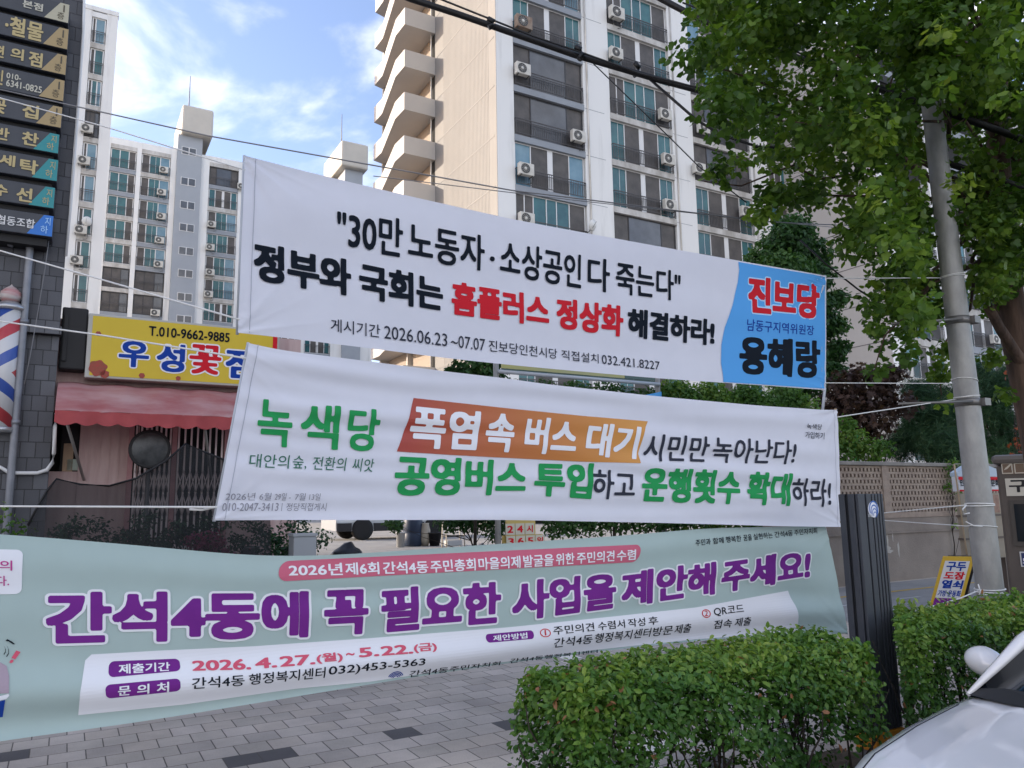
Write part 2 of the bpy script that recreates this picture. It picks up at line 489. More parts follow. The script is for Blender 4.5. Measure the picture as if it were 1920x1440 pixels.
# ================================================================ APARTMENT BLOCKS
white = mat('white_paint', (0.56, 0.555, 0.54), 0.75, (0.78, 0.775, 0.76), 0.9, 0.08, 30, stretch=(1.0, 1.0, 0.10), lo=0.26, hi=0.46, detail=8)
cream = mat('cream_paint', (0.52, 0.49, 0.455), 0.75, (0.48, 0.45, 0.42), 0.4)
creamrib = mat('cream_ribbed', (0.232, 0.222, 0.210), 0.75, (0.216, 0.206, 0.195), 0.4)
bluegrey = mat('bluegrey_paint', (0.36, 0.385, 0.42), 0.75, (0.33, 0.355, 0.39), 0.6)
slabgrey = mat('slab_grey', (0.30, 0.325, 0.36), 0.75, (0.26, 0.28, 0.31), 0.8)
slabpale = mat('slab_pale', (0.60, 0.585, 0.56), 0.75, (0.36, 0.34, 0.31), 1.1, stretch=(1, 1, 0.5), detail=9)
pvc = mat('white_frame', (0.72, 0.72, 0.72), 0.5)
dkframe = mat('dark_frame', (0.05, 0.05, 0.055), 0.5)
teal = mat('teal_glass', (0.025, 0.095, 0.115), 0.2, (0.045, 0.155, 0.165), 0.9, spec=0.5)
teal2 = mat('pale_glass', (0.10, 0.21, 0.28), 0.15, (0.17, 0.29, 0.36), 0.8, spec=0.6)
dark = mat('dark_screen', (0.075, 0.07, 0.068), 0.6, (0.115, 0.105, 0.10), 1.5)
grey = mat('tinted_glass', (0.06, 0.065, 0.075), 0.15, (0.10, 0.11, 0.125), 0.7, spec=0.6)
railm = mat('rail_metal', (0.09, 0.085, 0.085), 0.5, metal=0.3)
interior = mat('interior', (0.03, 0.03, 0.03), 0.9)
WMATS = [pvc, dkframe, teal, teal2, dark, grey]
TEAL, PALE, DARK, GREY = 2, 3, 4, 5
STY = {
    'A': (0, [(1.0, TEAL), (1.1, DARK), (0.28, 0), (1.1, DARK), (1.0, TEAL)]),
    'A2': (0, [(1.0, PALE), (1.1, DARK), (0.28, 0), (1.1, DARK), (1.0, PALE)]),
    'B': (0, [(0.6, DARK), (0.6, DARK), (0.9, TEAL), (0.7, TEAL), (0.9, TEAL), (1.15, DARK)]),
    'B2': (0, [(1.0, TEAL), (0.9, TEAL), (1.0, DARK), (0.25, 0), (0.9, DARK), (1.0, TEAL)]),
    'C': (1, [(1.0, DARK), (2.2, GREY), (1.0, DARK)]),
    'D': (0, [(1.0, TEAL), (1.0, TEAL), (0.8, DARK)]),
    'E': (0, [(0.8, DARK), (1.1, TEAL), (1.0, PALE)]),
    'F': (1, [(1.2, DARK), (1.3, DARK), (1.2, GREY)]),
    'N': (0, [(0.4, DARK), (1.1, PALE)]),
    'N2': (0, [(0.5, DARK), (1.0, TEAL)]),
}
def window(root, s0, s1, z0, z1, y, style, rail=True, frame=0.06, bars=0.14, railh=1.05):
    """sliding balcony window: frame (the part), its panes (a sub-part); the rail in front is a part of its own. Front faces -y"""
    fm, segs = STY[style]
    b = MB(); p = MB()
    tot = sum(a for a, _ in segs); wd = s1 - s0
    b.box(s0, s1, y, y + 0.09, z0, z0 + frame, fm); b.box(s0, s1, y, y + 0.09, z1 - frame, z1, fm)
    x = s0; n = len(segs)
    for i, (a, m) in enumerate(segs):
        w_ = wd * a / tot
        b.box(x - (0 if i == 0 else frame / 2), x + (frame if i == 0 else frame / 2), y + 0.003, y + 0.08, z0 + frame, z1 - frame, fm)
        if m == 0: b.box(x + frame / 2, x + w_ - frame / 2, y + 0.012, y + 0.07, z0 + frame, z1 - frame, 0)
        else:
            dy = 0.03 if i % 2 else 0.055
            p.add([(x, y + dy, z0 + 0.02), (x + w_, y + dy, z0 + 0.02), (x + w_, y + dy, z1 - 0.02), (x, y + dy, z1 - 0.02)], [(0, 1, 2, 3)], m)
            if m == TEAL and w_ > 1.0 and s1 - s0 > 3:
                p.box(x + w_ * 0.55, x + w_ * 0.55 + 0.03, y + dy - 0.006, y + dy - 0.001, z0 + frame, z1 - frame, 0)
        x += w_
    b.box(s1 - frame, s1, y + 0.003, y + 0.08, z0 + frame, z1 - frame, fm)
    wo = b.build('window', WMATS, root, recalc=False)
    p.build('pane', WMATS, wo, recalc=False)
    if rail:
        r = MB(); yr = y - 0.24
        r.box(s0 + 0.02, s1 - 0.02, yr, yr + 0.045, z0 + railh, z0 + railh + 0.05); r.box(s0 + 0.02, s1 - 0.02, yr, yr + 0.04, z0 + 0.08, z0 + 0.12)
        r.box(s0 + 0.02, s1 - 0.02, yr, yr + 0.04, z0 + railh - 0.17, z0 + railh - 0.14)
        k = int((s1 - s0) / bars)
        for i in range(k + 1):
            xx = s0 + 0.03 + (s1 - s0 - 0.08) * i / k
            r.box(xx, xx + (0.045 if i % 8 == 0 else 0.024), yr + 0.008, yr + 0.034, z0 + 0.12, z0 + railh)
        for xx in (s0 + 0.02, s1 - 0.06): r.box(xx, xx + 0.04, yr + 0.045, y, z0 + railh + 0.005, z0 + railh + 0.045)
        r.build('railing', railm, root, recalc=False)
    return wo
acw = mat('ac_white', (0.62, 0.60, 0.55), 0.5, (0.52, 0.50, 0.45), 3)
acd = mat('ac_grille', (0.07, 0.07, 0.068), 0.5)
acb = mat('ac_brown', (0.20, 0.13, 0.09), 0.6, (0.28, 0.22, 0.17), 4)
AC = {}
def ac_unit(loc, label, big=1.0, kind='white', rot=0.0, group='air conditioner units on the apartment fronts'):
    if kind not in AC:
        t = thing('air_conditioner', label, 'air conditioner', loc, rot, group)
        b = MB(); b.bbox(-0.44, 0.44, -0.3, 0.0, 0.0, 0.66, 0.025)
        b.build('case', acw if kind == 'white' else acb, t)
        g = MB()
        g.lathe([(0.27, -0.304), (0.27, -0.318), (0.235, -0.318), (0.235, -0.304)], 24, (-0.1, 0, 0.33), 'y', 0)
        g.lathe([(0.234, -0.306), (0.234, -0.303), (0, -0.303)], 24, (-0.1, 0, 0.33), 'y', 0)
        for q in range(0, 360, 30):
            a = Rd(q); ca, sa = math.cos(a), math.sin(a)
            g.tube([(-0.1 + 0.07 * ca, -0.312, 0.33 + 0.07 * sa), (-0.1 + 0.236 * ca, -0.312, 0.33 + 0.236 * sa)], 0.006, 4, 1)
        g.lathe([(0.085, -0.308), (0.08, -0.322), (0, -0.324)], 16, (-0.1, 0, 0.33), 'y', 1)
        g.build('fan_grille', [acd, acw], t)
        h = MB()
        for x in (-0.35, 0.31): h.box(x, x + 0.04, -0.31, 0.1, -0.05, -0.004)
        h.tube([(0.36, -0.1, 0.05), (0.49, -0.1, -0.02), (0.47, -0.02, -0.28), (0.2, 0.06, -0.34)], 0.018, 6)
        h.build('bracket', acd, t)
        t.scale = (big,) * 3
        AC[kind] = t; return t
    t = copy_tree(AC[kind]); t.location = W(*loc); t.rotation_euler = (0, 0, PHI + rot); t.scale = (big,) * 3
    t['label'] = label; t['group'] = group
    return t

# ---- the tall tower in the middle
NT = 38.8
sT = lambda px, y=400: pn(px, y, NT)[0]
zrow = [pn(1150, y, NT)[2] for y in (58, 140, 225, 317, 397)]
FH = (zrow[0] - zrow[4]) / 4
ZT = zrow[4]                                   # top of the window opening in the row just above the banner's height
tops = [ZT + FH * k for k in range(-6, 7)]
tower = thing('apartment_tower', 'tall white apartment tower with sunlit cream side wall, behind the uppermost banner', 'apartment block', (0, NT, 0))
S0 = sT(934)
stacks = [(sT(967), sT(1101)), (sT(1151), sT(1268)), (sT(1307), sT(1413)), (sT(1447), sT(1541))]
S1 = pn(1571, 600, NT)[0]
zt_all, zb_all = tops[-1] + 1.2, 0.3
b = MB()
edges = [S0] + [e for st in stacks for e in st] + [S1]
for i in range(0, len(edges), 2):              # piers
    b.box(edges[i], edges[i + 1], 0, 0.6, zb_all, zt_all, 0)
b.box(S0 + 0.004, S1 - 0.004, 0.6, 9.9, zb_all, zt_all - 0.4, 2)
for si, (a, c) in enumerate(stacks):
    for zt in tops:
        mi = 1 if si == 0 else 3
        b.box(a + 0.003, c - 0.003, -0.05, 0.55, zt, zt + 0.42, mi)
    # drain pipe beside each stack
    b.tube([(c + 0.28, -0.07, zb_all), (c + 0.28, -0.07, zt_all)], 0.055, 6, 3)
for zt in tops:                                # joint grooves across the piers: thin pale ribs
    for i in range(2, len(edges) - 1, 2): b.box(edges[i] + 0.05, edges[i + 1] - 0.5, -0.012, 0.0, zt + 0.2, zt + 0.225, 1)
b.build('wall', [white, slabgrey, interior, slabpale], tower)
# ribbed side wall (a part): vertical ribs and horizontal floor joints
b = MB()
sideL = 9.2
b.box(S0 - 0.02, S0, 0.0, sideL, zb_all, zt_all, 0)
x = 1.0
while x < sideL - 1.4:
    b.box(S0 - 0.031, S0 - 0.02, x, x + 0.07, zb_all, zt_all, 0); x += 0.19
for zt in tops: b.box(S0 - 0.036, S0 - 0.02, 0.25, sideL - 0.3, zt + 0.1, zt + 0.2, 0)
b.build('side_wall', creamrib, tower)
# access galleries at the far end of the side wall: one parapet per floor
zpl = pn(759, 45, NT + sideL)[2]
q0 = [(0.0, sideL)] + [(S0 - p[0], p[1] - NT) for p in (pz(x, y, zpl) for x, y in ((759, 45), (742, 67), (717, 142), (702, 160), (717, 167)))]
q0.append((0, q0[-1][1] + 0.3)); tEnd = q0[-1][1]
GZ = [pn(822, y, NT + sideL)[2] for y in (66, 142)]
gz0 = zpl + 0.16
for kf in range(-8, 6):
    z = gz0 + kf * FH
    if z < 1: continue
    b = MB()
    inner = [(max(0, q - 0.16), t + 0.16 * max(-1, min(1, (sideL + 4 - t) / 3))) for q, t in q0]
    # slab
    b.prism([(S0 - q, t) for q, t in q0], z - 0.16, z, 'z', 0)
    n = len(q0)
    for i in range(n - 1):
        (qa, ta), (qb, tb) = q0[i], q0[i + 1]; (ia, ja), (ib, jb) = inner[i], inner[i + 1]
        pts = [(S0 - qa, ta), (S0 - qb, tb), (S0 - ib, jb), (S0 - ia, ja)]
        b.prism(pts, z + 0.002, z + 1.17, 'z', 0)
    b.build('balcony_parapet', cream, tower)
b = MB()
b.box(S0 + 0.01, S0 + 1.0, sideL + 0.02, tEnd - 0.2, zb_all, zt_all - 0.4, 0)
b.box(S0 - 0.35, S0 + 0.01, sideL + 4.2, sideL + 4.4, zb_all, zt_all - 0.4, 1)
b.box(S0 - 0.7, S0 + 0.01, tEnd - 0.5, tEnd - 0.25, zb_all, zt_all - 0.4, 1)
b.tube([(S0 - 0.18, sideL + 0.35, zb_all), (S0 - 0.18, sideL + 0.35, zt_all)], 0.06, 8, 1)
b.build('gallery_wall', [mat('gallery_paint', (0.33, 0.27, 0.22), 0.8), cream], tower)
styl = [  # per stack, from the row at index 6 (window top ZT) upward and downward
    {6: 'B', 7: 'A2', 8: 'C', 9: 'C', 10: 'A', 11: 'A2', 12: 'B'},
    {6: 'C', 7: 'A', 8: 'A', 9: 'B', 10: 'A', 11: 'B', 12: 'A'},
    {6: 'A', 7: 'A', 8: 'C', 9: 'C', 10: 'B', 11: 'A2', 12: 'A'},
    {6: 'B', 7: 'A', 8: 'B', 9: 'C', 10: 'A', 11: 'A2', 12: 'A'}]
# the openings of stack 1 sit half a storey lower than the others in the photograph's perspective; same floors
for si, (a, c) in enumerate(stacks):
    for fi, zt in enumerate(tops):
        zb = zt - FH + 0.42
        if zb < 3: continue
        s_ = styl[si].get(fi, 'A')
        window(tower, a + 0.06, c - 0.06, zb + 0.02, zt - 0.01, 0.14, s_, rail=not (s_ == 'C' and fi == 6))
def on_front(px, py, off=0.0, nn=NT): q = pn(px, py, nn - 0.42); return (q[0], nn - 0.18 - off, q[2] - 0.33)
T1 = [(982, 45, 'brown', 'weathered brown air conditioner box on the top balcony of the tower, left column'),
      (981, 131, 'white', 'white air conditioner on the dark balcony just below the thick cable, left column'),
      (1085, 257, 'white', 'white air conditioner at the right end of a dark balcony, left tower column'),
      (987, 319, 'white', 'cream air conditioner one row above the uppermost banner, left column of the tower'),
      (988, 412, 'white', 'air conditioner half hidden by the top edge of the uppermost banner, left column'),
      (1157, 27, 'white', 'large air conditioner hung highest on the second window column of the tall tower'),
      (1156, 101, 'white', 'small air conditioner behind the thick black cable, second window column of the tower'),
      (1248, 216, 'white', 'highest of three air conditioners at the right edge of the second window column'),
      (1254, 300, 'white', 'middle one of three air conditioners at the right edge of the second window column'),
      (1257, 386, 'white', 'lowest of three air conditioners at the right edge of the second window column'),
      (1320, 78, 'white', 'air conditioner half hidden by leaves, highest in the third window column'),
      (1320, 241, 'white', 'air conditioner left of the leaves on a dark balcony of the third window column'),
      (1312, 317, 'white', 'air conditioner just behind the drooping ginkgo twig, third window column'),
      (1400, 398, 'white', 'air conditioner behind the lower ginkgo sprays, right end of a third column balcony'),
      (1550, 684, 'white', 'small air conditioner just right of the blue end of the uppermost banner')]
for px, py, kd, lb in T1:
    ac_unit(on_front(px, py), lb, 1.3 if py < 60 else 1.16, kd)
dishm = mat('dish_white', (0.72, 0.72, 0.70), 0.4)
def dish(loc, label, r=0.38):
    t = thing('satellite_dish', label, 'satellite dish', loc)
    b = MB(); b.lathe([(r * q, 0.16 * q * q - 0.2) for q in (1.0, 0.8, 0.6, 0.4, 0.2, 0.0)], 20, (0, -0.2, 0.1), 'y')
    o = b.build('reflector', dishm, t); o.rotation_euler = (0.3, 0, 0.3)
    b = MB(); b.tube([(0, 0.25, -0.35), (0, 0.0, -0.3), (0, -0.3, 0.05)], 0.025, 6); b.tube([(0.02, -0.3, -0.2), (0.02, -0.75, 0.1)], 0.012, 5)
    b.build('arm', acd, t); return t
q = on_front(1107, 423); dish((q[0], NT - 0.3, q[2] + 0.3), 'white satellite dish beside the left window column just above the uppermost banner')

# ---- second tower to the right
c2 = pY(1672, 640, 50.5); N2 = c2[1]
tower2 = thing('apartment_tower', 'white tower with grey shaded side wall, partly behind the steel pole and pines', 'apartment block', (0, N2, 0))
x2 = c2[0]
zs = [pn(1725, y, N2)[2] for y in (648, 723)]; FH2 = zs[0] - zs[1]
t2 = [zs[0] + FH2 * k for k in range(-3, 9)]
st2 = [(pn(1696, 650, N2)[0], pn(1772, 650, N2)[0]), (pn(1815, 650, N2)[0], pn(1884, 650, N2)[0]), (pn(1925, 650, N2)[0], pn(1990, 650, N2)[0])]
b = MB(); ed = [x2] + [e for s_ in st2 for e in s_] + [st2[-1][1] + 2]
for i in range(0, len(ed), 2): b.box(ed[i], ed[i + 1], 0, 0.6, 0.3, t2[-1] + 1.5, 0)
b.box(x2 + 0.004, ed[-1] - 0.004, 0.6, 11, 0.3, t2[-1] + 1.1, 2)
for a, c in st2:
    for zt in t2: b.box(a + 0.003, c - 0.003, -0.05, 0.55, zt, zt + 0.5, 1 if rnd.random() < 0.4 else 3)
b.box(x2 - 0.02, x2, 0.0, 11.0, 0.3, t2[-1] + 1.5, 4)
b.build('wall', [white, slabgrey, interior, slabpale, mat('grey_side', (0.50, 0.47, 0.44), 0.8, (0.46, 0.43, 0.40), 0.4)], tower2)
b = MB()
for zt in t2: b.box(x2 - 0.035, x2 - 0.02, 0.1, 10.9, zt + 0.1, zt + 0.16)
b.build('wall_joint', mat('joint_dark', (0.16, 0.15, 0.15), 0.8), tower2)
for a, c in st2[:2]:
    for i, zt in enumerate(t2[:7]):
        window(tower2, a + 0.05, c - 0.05, zt - FH2 + 0.5, zt - 0.01, 0.12, rnd.choice(['A', 'B2', 'D', 'A']))
ac_unit(on_front(1702, 697, nn=N2), 'air conditioner on the second tower, seen left of the steel pole under the ginkgo', 1.1)
ac_unit(on_front(1868, 636, nn=N2), 'air conditioner on the second tower, seen between the steel pole and the trunk', 1.0)

# ---- far block with the roof lift housings
NF = pY(331, 420, 90)[1]
far = thing('apartment_block', 'long white apartment block with boxy lift housings on its roof, behind the flower shop', 'apartment block', (0, NF, 0))
sF = lambda px, y=420: pn(px, y, NF)[0]
zF = [pn(215, y, NF)[2] for y in (277, 323, 367, 413, 458, 502, 547)]; FHF = (zF[0] - zF[-1]) / 6
tF = [zF[0] - FHF * k for k in range(0, 13)]
sA = (sF(198), sF(249)); sB = (sF(258), sF(314)); stw = (sF(325), sF(372)); sC = (sF(388), sF(444)); sD = (sF(452), sF(506)); sE = (sF(524), sF(570)); sG = (sF(576), sF(624))
end_ = sF(700)
ztop = tF[0] + 1.3
b = MB()
b.box(sF(180), end_, 0.6, 11, 0.3, ztop - 0.3, 2)
cols = [sA, sB, sC, sD, sE, sG]
ed = [sF(180)] + [e for s_ in cols for e in s_] + [end_]
for i in range(0, len(ed), 2):
    if abs(ed[i] - sB[1]) < 1e-6:
        b.box(ed[i], stw[0] - 0.01, 0, 0.6, 0.3, ztop, 0); b.box(stw[1] + 0.01, ed[i + 1], 0, 0.6, 0.3, ztop, 0)
    else: b.box(ed[i], ed[i + 1], 0, 0.6, 0.3, ztop, 0)
for a, c in cols:
    for zt in tF: b.box(a + 0.003, c - 0.003, -0.04, 0.55, zt, zt + 0.5, 1 if rnd.random() < 0.35 else 3)
    b.box(a + 0.003, c - 0.003, -0.045, 0.55, tF[0] + 0.503, ztop, 0)
b.build('wall', [white, slabgrey, interior, slabpale], far)
zbx = (pn(358, 258, NF)[2], pn(358, 206, NF)[2])
b = MB(); b.box(stw[0], stw[1], -0.35, 3.0, 0.3, zbx[0], 0)
sw_ = b.build('stair_tower', bluegrey, far)
for py in (284, 341, 385, 427, 471, 513, 557, 599):
    q = pn(354 - (py - 300) * 0.03, py, NF - 0.35); m_ = MB()
    m_.box(q[0] - 0.85, q[0] + 0.85, -0.39, -0.355, q[2] - 0.5, q[2] + 0.5, 0)
    f_ = m_.build('window', pvc, sw_); p_ = MB()
    for k in (-1, 1): p_.box(q[0] + k * 0.42 - 0.36, q[0] + k * 0.42 + 0.36, -0.41, -0.392, q[2] - 0.43, q[2] + 0.43)
    p_.build('pane', grey, f_)
boxm = mat('lift_housing', (0.56, 0.52, 0.46), 0.75, (0.50, 0.47, 0.42), 0.5)
bb_ = (sF(329), sF(389), sF(633), sF(684))
b = MB(); b.bbox(bb_[0], bb_[1], -1.2, 7.5, zbx[0], zbx[1], 0.25); b.build('lift_housing', boxm, far)
zb2 = (pn(650, 318, NF)[2], pn(650, 271, NF)[2])
b = MB(); b.bbox(bb_[2], bb_[3], -1.2, 7.5, zb2[0], zb2[1], 0.25); b.box(bb_[2] + 0.8, bb_[3] - 0.5, -0.3, 3, 0.3, zb2[0], 1)
b.build('lift_housing', [boxm, bluegrey], far)
Fst = ['D', 'E', 'D', 'D', 'A', 'F', 'F']
for ci, (a, c) in enumerate(cols):
    for i, zt in enumerate(tF[:9]):
        s_ = ['D', 'D', 'D', 'D', 'D', 'F', 'F', 'F', 'F'][i] if ci == 0 else (['E', 'E', 'E', 'E', 'E', 'F', 'F', 'F', 'F'][i] if ci == 1 else rnd.choice(['D', 'E', 'C', 'B2', 'A']))
        window(far, a + 0.06, c - 0.06, zt - FHF + 0.52, zt - 0.01, 0.14, s_, rail=True, frame=0.09, bars=0.3)
def fr(px, py): q = pn(px, py, NF - 0.4); return (q[0], NF - 0.18, q[2] - 0.33)
FA = [(307, 319), (303, 361), (302, 406), (299, 451), (297, 496), (291, 587), (397, 421), (394, 464), (394, 511), (391, 552), (453, 350)]
desc = [k + ' of six stacked left of the far stair tower' for k in ('highest', 'second', 'third', 'fourth', 'fifth', 'lowest')] + [k + ' of four stacked right of the far stair tower' for k in ('highest', 'second', 'third', 'lowest')] + ['on the far block touching the uppermost banner edge']
for (px, py), ds in zip(FA, desc): ac_unit(fr(px, py), 'small white air conditioner ' + ds, 1.15)
antm = mat('antenna_metal', (0.25, 0.25, 0.26), 0.5, metal=0.4)
for px, y0, y1, nm, sx in ((356, 203, 133, 'thin grey lightning rod on the larger lift housing left of the uppermost banner', 0), (645, 271, 206, 'thin grey lightning rod on the smaller lift housing beside the tall tower', 1)):
    a, c = pn(px, y0, NF), pn(px - 1, y1, NF); bz = zbx[1] if sx == 0 else zb2[1]
    b = MB(); b.tube([(0, 0, 0), (0, 0, (c[2] - bz) * 0.4), (0, 0, c[2] - bz)], [0.10, 0.075, 0.04], 6)
    b.box(-0.12, 0.12, -0.12, 0.12, 0, 0.12)
    o = b.build('lightning_rod', antm); place(o, (a[0], NF + 1.2, bz)); tag(o, nm, 'antenna', 'lightning rods on the roof')

# ---- nearer wing at the left
NWg = pY(205, 300, 64)[1]
sW = lambda px, y=300: pn(px, y, NWg)[0]
wing = thing('apartment_block', 'narrow white apartment wing with one window column beside the dark shop building', 'apartment block', (0, NWg, 0))
re = sW(203.5); wa, wb = sW(153), sW(182)
zW = [pn(180, y, NWg)[2] for y in (32, 94, 153, 213, 272, 332, 393, 455, 517)]; FHW = (zW[0] - zW[-1]) / 8
tW = [zW[0] - FHW * k for k in range(0, 12)]
b = MB(); b.box(wb, re, 0, 0.6, 0.3, tW[0] + 0.95, 0); b.box(wa - 6, wa, 0, 0.6, 0.3, tW[0] + 0.95, 0); b.box(wa - 6.1, re - 0.005, 0.6, 11, 0.3, tW[0] + 0.9, 0)
for zt in tW: b.box(wa + 0.003, wb - 0.003, -0.03, 0.55, zt, zt + 0.48, 1 if zt < tW[0] else 0)
b.box(wa - 6.2, re + 0.05, -0.06, 0.62, tW[0] + 0.6, tW[0] + 1.0, 0)
b.build('wall', [white, slabpale], wing)
for i, zt in enumerate(tW[:10]):
    window(wing, wa + 0.05, wb - 0.05, zt - FHW + 0.5, zt - 0.01, 0.12, ['N', 'N2', 'E', 'F', 'N', 'N', 'N2', 'N2', 'N2', 'E'][i], frame=0.09, bars=0.2)
def wr(px, py): q = pn(px, py, NWg - 0.4); return (q[0], NWg - 0.18, q[2] - 0.33)
for (px, py), ds in zip([(163, 241), (157, 301), (151, 431), (143, 488)], ['highest of four on the narrow wing beside the dark building', 'second of four down the narrow wing, beside the black sign panels', 'below the small dish on the narrow wing', 'lowest of four on the narrow wing, above the white rope']):
    ac_unit(wr(px, py), 'air conditioner ' + ds, 1.1)
q = wr(161, 415); dish((q[0], NWg - 0.2, q[2] + 0.3), 'small white satellite dish on the narrow wing above an air conditioner', 0.42)

# ================================================================ BANNERS
NB = 4.08
class Banner:
    """a cloth hung in the plane n = nb; top/bottom edges are polylines read from the photograph and laid into that plane"""
    def __init__(s, name, label, top, bot, nb, cloth, fold, seed, group='banners tied between wall and pole'):
        s.nb = nb
        s.T = [pn(x, y, nb)[[0, 2]] for x, y in top]; s.B = [pn(x, y, nb)[[0, 2]] for x, y in bot]
        s.T, s.B = np.array(s.T), np.array(s.B)
        s.dT, s.dB = s._dense(s.T), s._dense(s.B)
        s.s0 = min(s.T[0, 0], s.B[0, 0]); s.s1 = max(s.T[-1, 0], s.B[-1, 0])
        s.fold = fold; s.rg = np.random.default_rng(seed)
        s.ph = s.rg.uniform(0, 6.28, 12)
        s.root = thing(name, label, 'banner', (s.s0, nb, 0), 0, group)
        s.org = s.s0
        s.cloth(cloth)
    def _dense(s, P):
        t = np.concatenate([[0], np.cumsum(np.hypot(*np.diff(P, axis=0).T))]); t /= t[-1]
        tt = np.linspace(0, 1, 200)
        out = np.stack([np.interp(tt, t, P[:, k]) for k in range(2)], 1)
        for _ in range(60):
            out[1:-1] = (out[:-2] + 2 * out[1:-1] + out[2:]) / 4
        return out
    def uv(s, S, Z):
        zt = np.interp(S, s.dT[:, 0], s.dT[:, 1]); zb = np.interp(S, s.dB[:, 0], s.dB[:, 1])
        return (S - s.s0) / (s.s1 - s.s0), (Z - zb) / np.maximum(zt - zb, 1e-3)
    def disp(s, S, Z):
        u, v = s.uv(S, Z); h = 0.95; L_ = s.s1 - s.s0
        p = s.ph; x = u * L_; a = np.zeros_like(S)
        for A, fv, fu, k, env in s.fold:
            warp = 0.25 * np.sin(1.3 * x + p[k]) + 0.12 * np.sin(2.9 * x + p[k + 3])
            e = 1.0
            if env == 'L': e = np.exp(-u * 2.2) + 0.15
            elif env == 'E': e = np.exp(-u * 5) + np.exp(-(1 - u) * 6) + 0.1
            elif env == 'B': e = np.exp(-v * 3.0) + 0.12
            elif env == 'R': e = np.exp(-(1 - u) * 3.0) + 0.1
            am = 0.6 + 0.4 * np.sin(0.9 * x + p[(k + 6) % 12]) * np.sin(5.1 * v + p[(k + 2) % 12])
            a = a + A * e * am * np.sin(6.283 * (fv * v * h + fu * x) + warp * fv * 0.9 + p[k])
        a = a * (0.25 + 0.75 * np.clip(np.minimum(u, 1 - u) * 14, 0, 1))
        a = a - 0.05 * np.sin(np.pi * np.clip(u, 0, 1)) * (1 - 0.4 * v)       # a slack belly
        # small gathers radiating from the tied left and right corners
        for cu, cv, A in ((0, 1, 1), (0, 0, 1), (1, 1, 1), (1, 0, 1)):
            dx = np.abs(u - cu) * L_; dz = (v - cv) * h
            rr = np.hypot(dx, dz) + 0.02
            a = a + 0.0055 * A * np.exp(-rr * 3.4) * np.sin(np.arctan2(dz, dx + 0.02) * 8 + p[4] + cu * 2)
        for cu, cv in ((0, 1), (0, 0), (1, 1), (1, 0)):       # sharp tension creases at the tied corners
            dx = np.abs(u - cu) * L_; dz = (v - cv) * h; rr = np.hypot(dx, dz) + 0.01
            q = np.arctan2(dz, dx + 0.01) * 9 + p[7] + cu + cv
            a = a + 0.010 * np.exp(-rr * 4.5) * np.clip(rr * 9, 0, 1) * (1 - np.abs(np.sin(q))) ** 2
        return a
    def lay(s, V, lift):
        """(s,z) -> local coordinates on the cloth, lifted toward the viewer"""
        return np.stack([V[:, 0] - s.org, -s.disp(V[:, 0], V[:, 1]) - lift, V[:, 1]], 1)
    def cloth(s, m):
        nu, nv = 300, 110
        iu = np.linspace(0, 199, nu + 1)
        T = np.stack([np.interp(iu, np.arange(200), s.dT[:, k]) for k in range(2)], 1)
        B = np.stack([np.interp(iu, np.arange(200), s.dB[:, k]) for k in range(2)], 1)
        v = np.linspace(0, 1, nv + 1)[:, None, None]
        P = (B[None] * (1 - v) + T[None] * v).reshape(-1, 2)
        front = s.lay(P, 0)
        idx = lambda j, i: j * (nu + 1) + i
        f = [(idx(j, i), idx(j, i + 1), idx(j + 1, i + 1), idx(j + 1, i)) for j in range(nv) for i in range(nu)]
        b = MB(); b.add(front, f, 0, True)
        o = b.build('cloth', m, s.root, recalc=False); return o
    def mesh(s, name, V, faces, m, lift, step=(0.07, 0.016)):
        if step is None:
            b = MB(); b.add(s.lay(V, lift), faces); return b.build(name, m, s.root, recalc=False)
        """flat print: outline faces in (s,z), cut along a fine grid so that they follow the folds"""
        bm = bmesh.new()
        vs = [bm.verts.new((x, 0, z)) for x, z in V]
        for f in faces:
            try: bm.faces.new([vs[i] for i in f])
            except ValueError: pass
        x0, x1 = V[:, 0].min(), V[:, 0].max(); z0, z1 = V[:, 1].min(), V[:, 1].max()
        for lo, hi, st, no, ax in ((x0, x1, step[0], (1, 0, 0), 0), (z0, z1, step[1], (0, 0, 1), 2)):
            k = math.floor(lo / st) + 1
            while k * st < hi:
                co = [0, 0, 0]; co[ax] = k * st
                bmesh.ops.bisect_plane(bm, geom=bm.verts[:] + bm.edges[:] + bm.faces[:], plane_co=co, plane_no=no, dist=1e-5); k += 1
        A = np.array([(v.co.x, v.co.z) for v in bm.verts])
        P = s.lay(A, lift)
        for v, p in zip(bm.verts, P): v.co = p
        me = bpy.data.meshes.new(name); bm.normal_update()
        bm.to_mesh(me); bm.free(); me.materials.append(m)
        # keep the front facing the road
        o = bpy.data.objects.new(name, me); COL.objects.link(o); o.parent = s.root
        return o
    def text(s, chunks, top, bot, m, off=0.02, slant=0, lift=0.0055, halo=None, name='lettering'):
        """chunks = [(string, x0, x1)]; top/bot = pixel polylines of the cap and base lines; slant shifts the cap line in px"""
        VV, FF, HV, HF, k, kh = [], [], [], [], 0, 0
        for t, x0, x1 in chunks:
            v, f = bold(t, off)
            bb = (v[:, 0].min(), v[:, 0].max(), v[:, 1].min(), v[:, 1].max())
            q = [(x0, poly_at(bot, x0)), (x1 - slant, poly_at(bot, x1 - slant)), (x1, poly_at(top, x1)), (x0 + slant, poly_at(top, x0 + slant))]
            q = [pn(x, y, s.nb)[[0, 2]] for x, y in q]
            VV.append(quad_map(v, bb, q)); FF += [[i + k for i in fc] for fc in f]; k += len(v)
            if halo:
                v, f = bold(t, off, 40, halo[0]); HV.append(quad_map(v, bb, q)); HF += [[i + kh for i in fc] for fc in f]; kh += len(v)
        if halo: s.mesh('lettering_outline', np.concatenate(HV), HF, halo[1], lift - 0.0013, None)
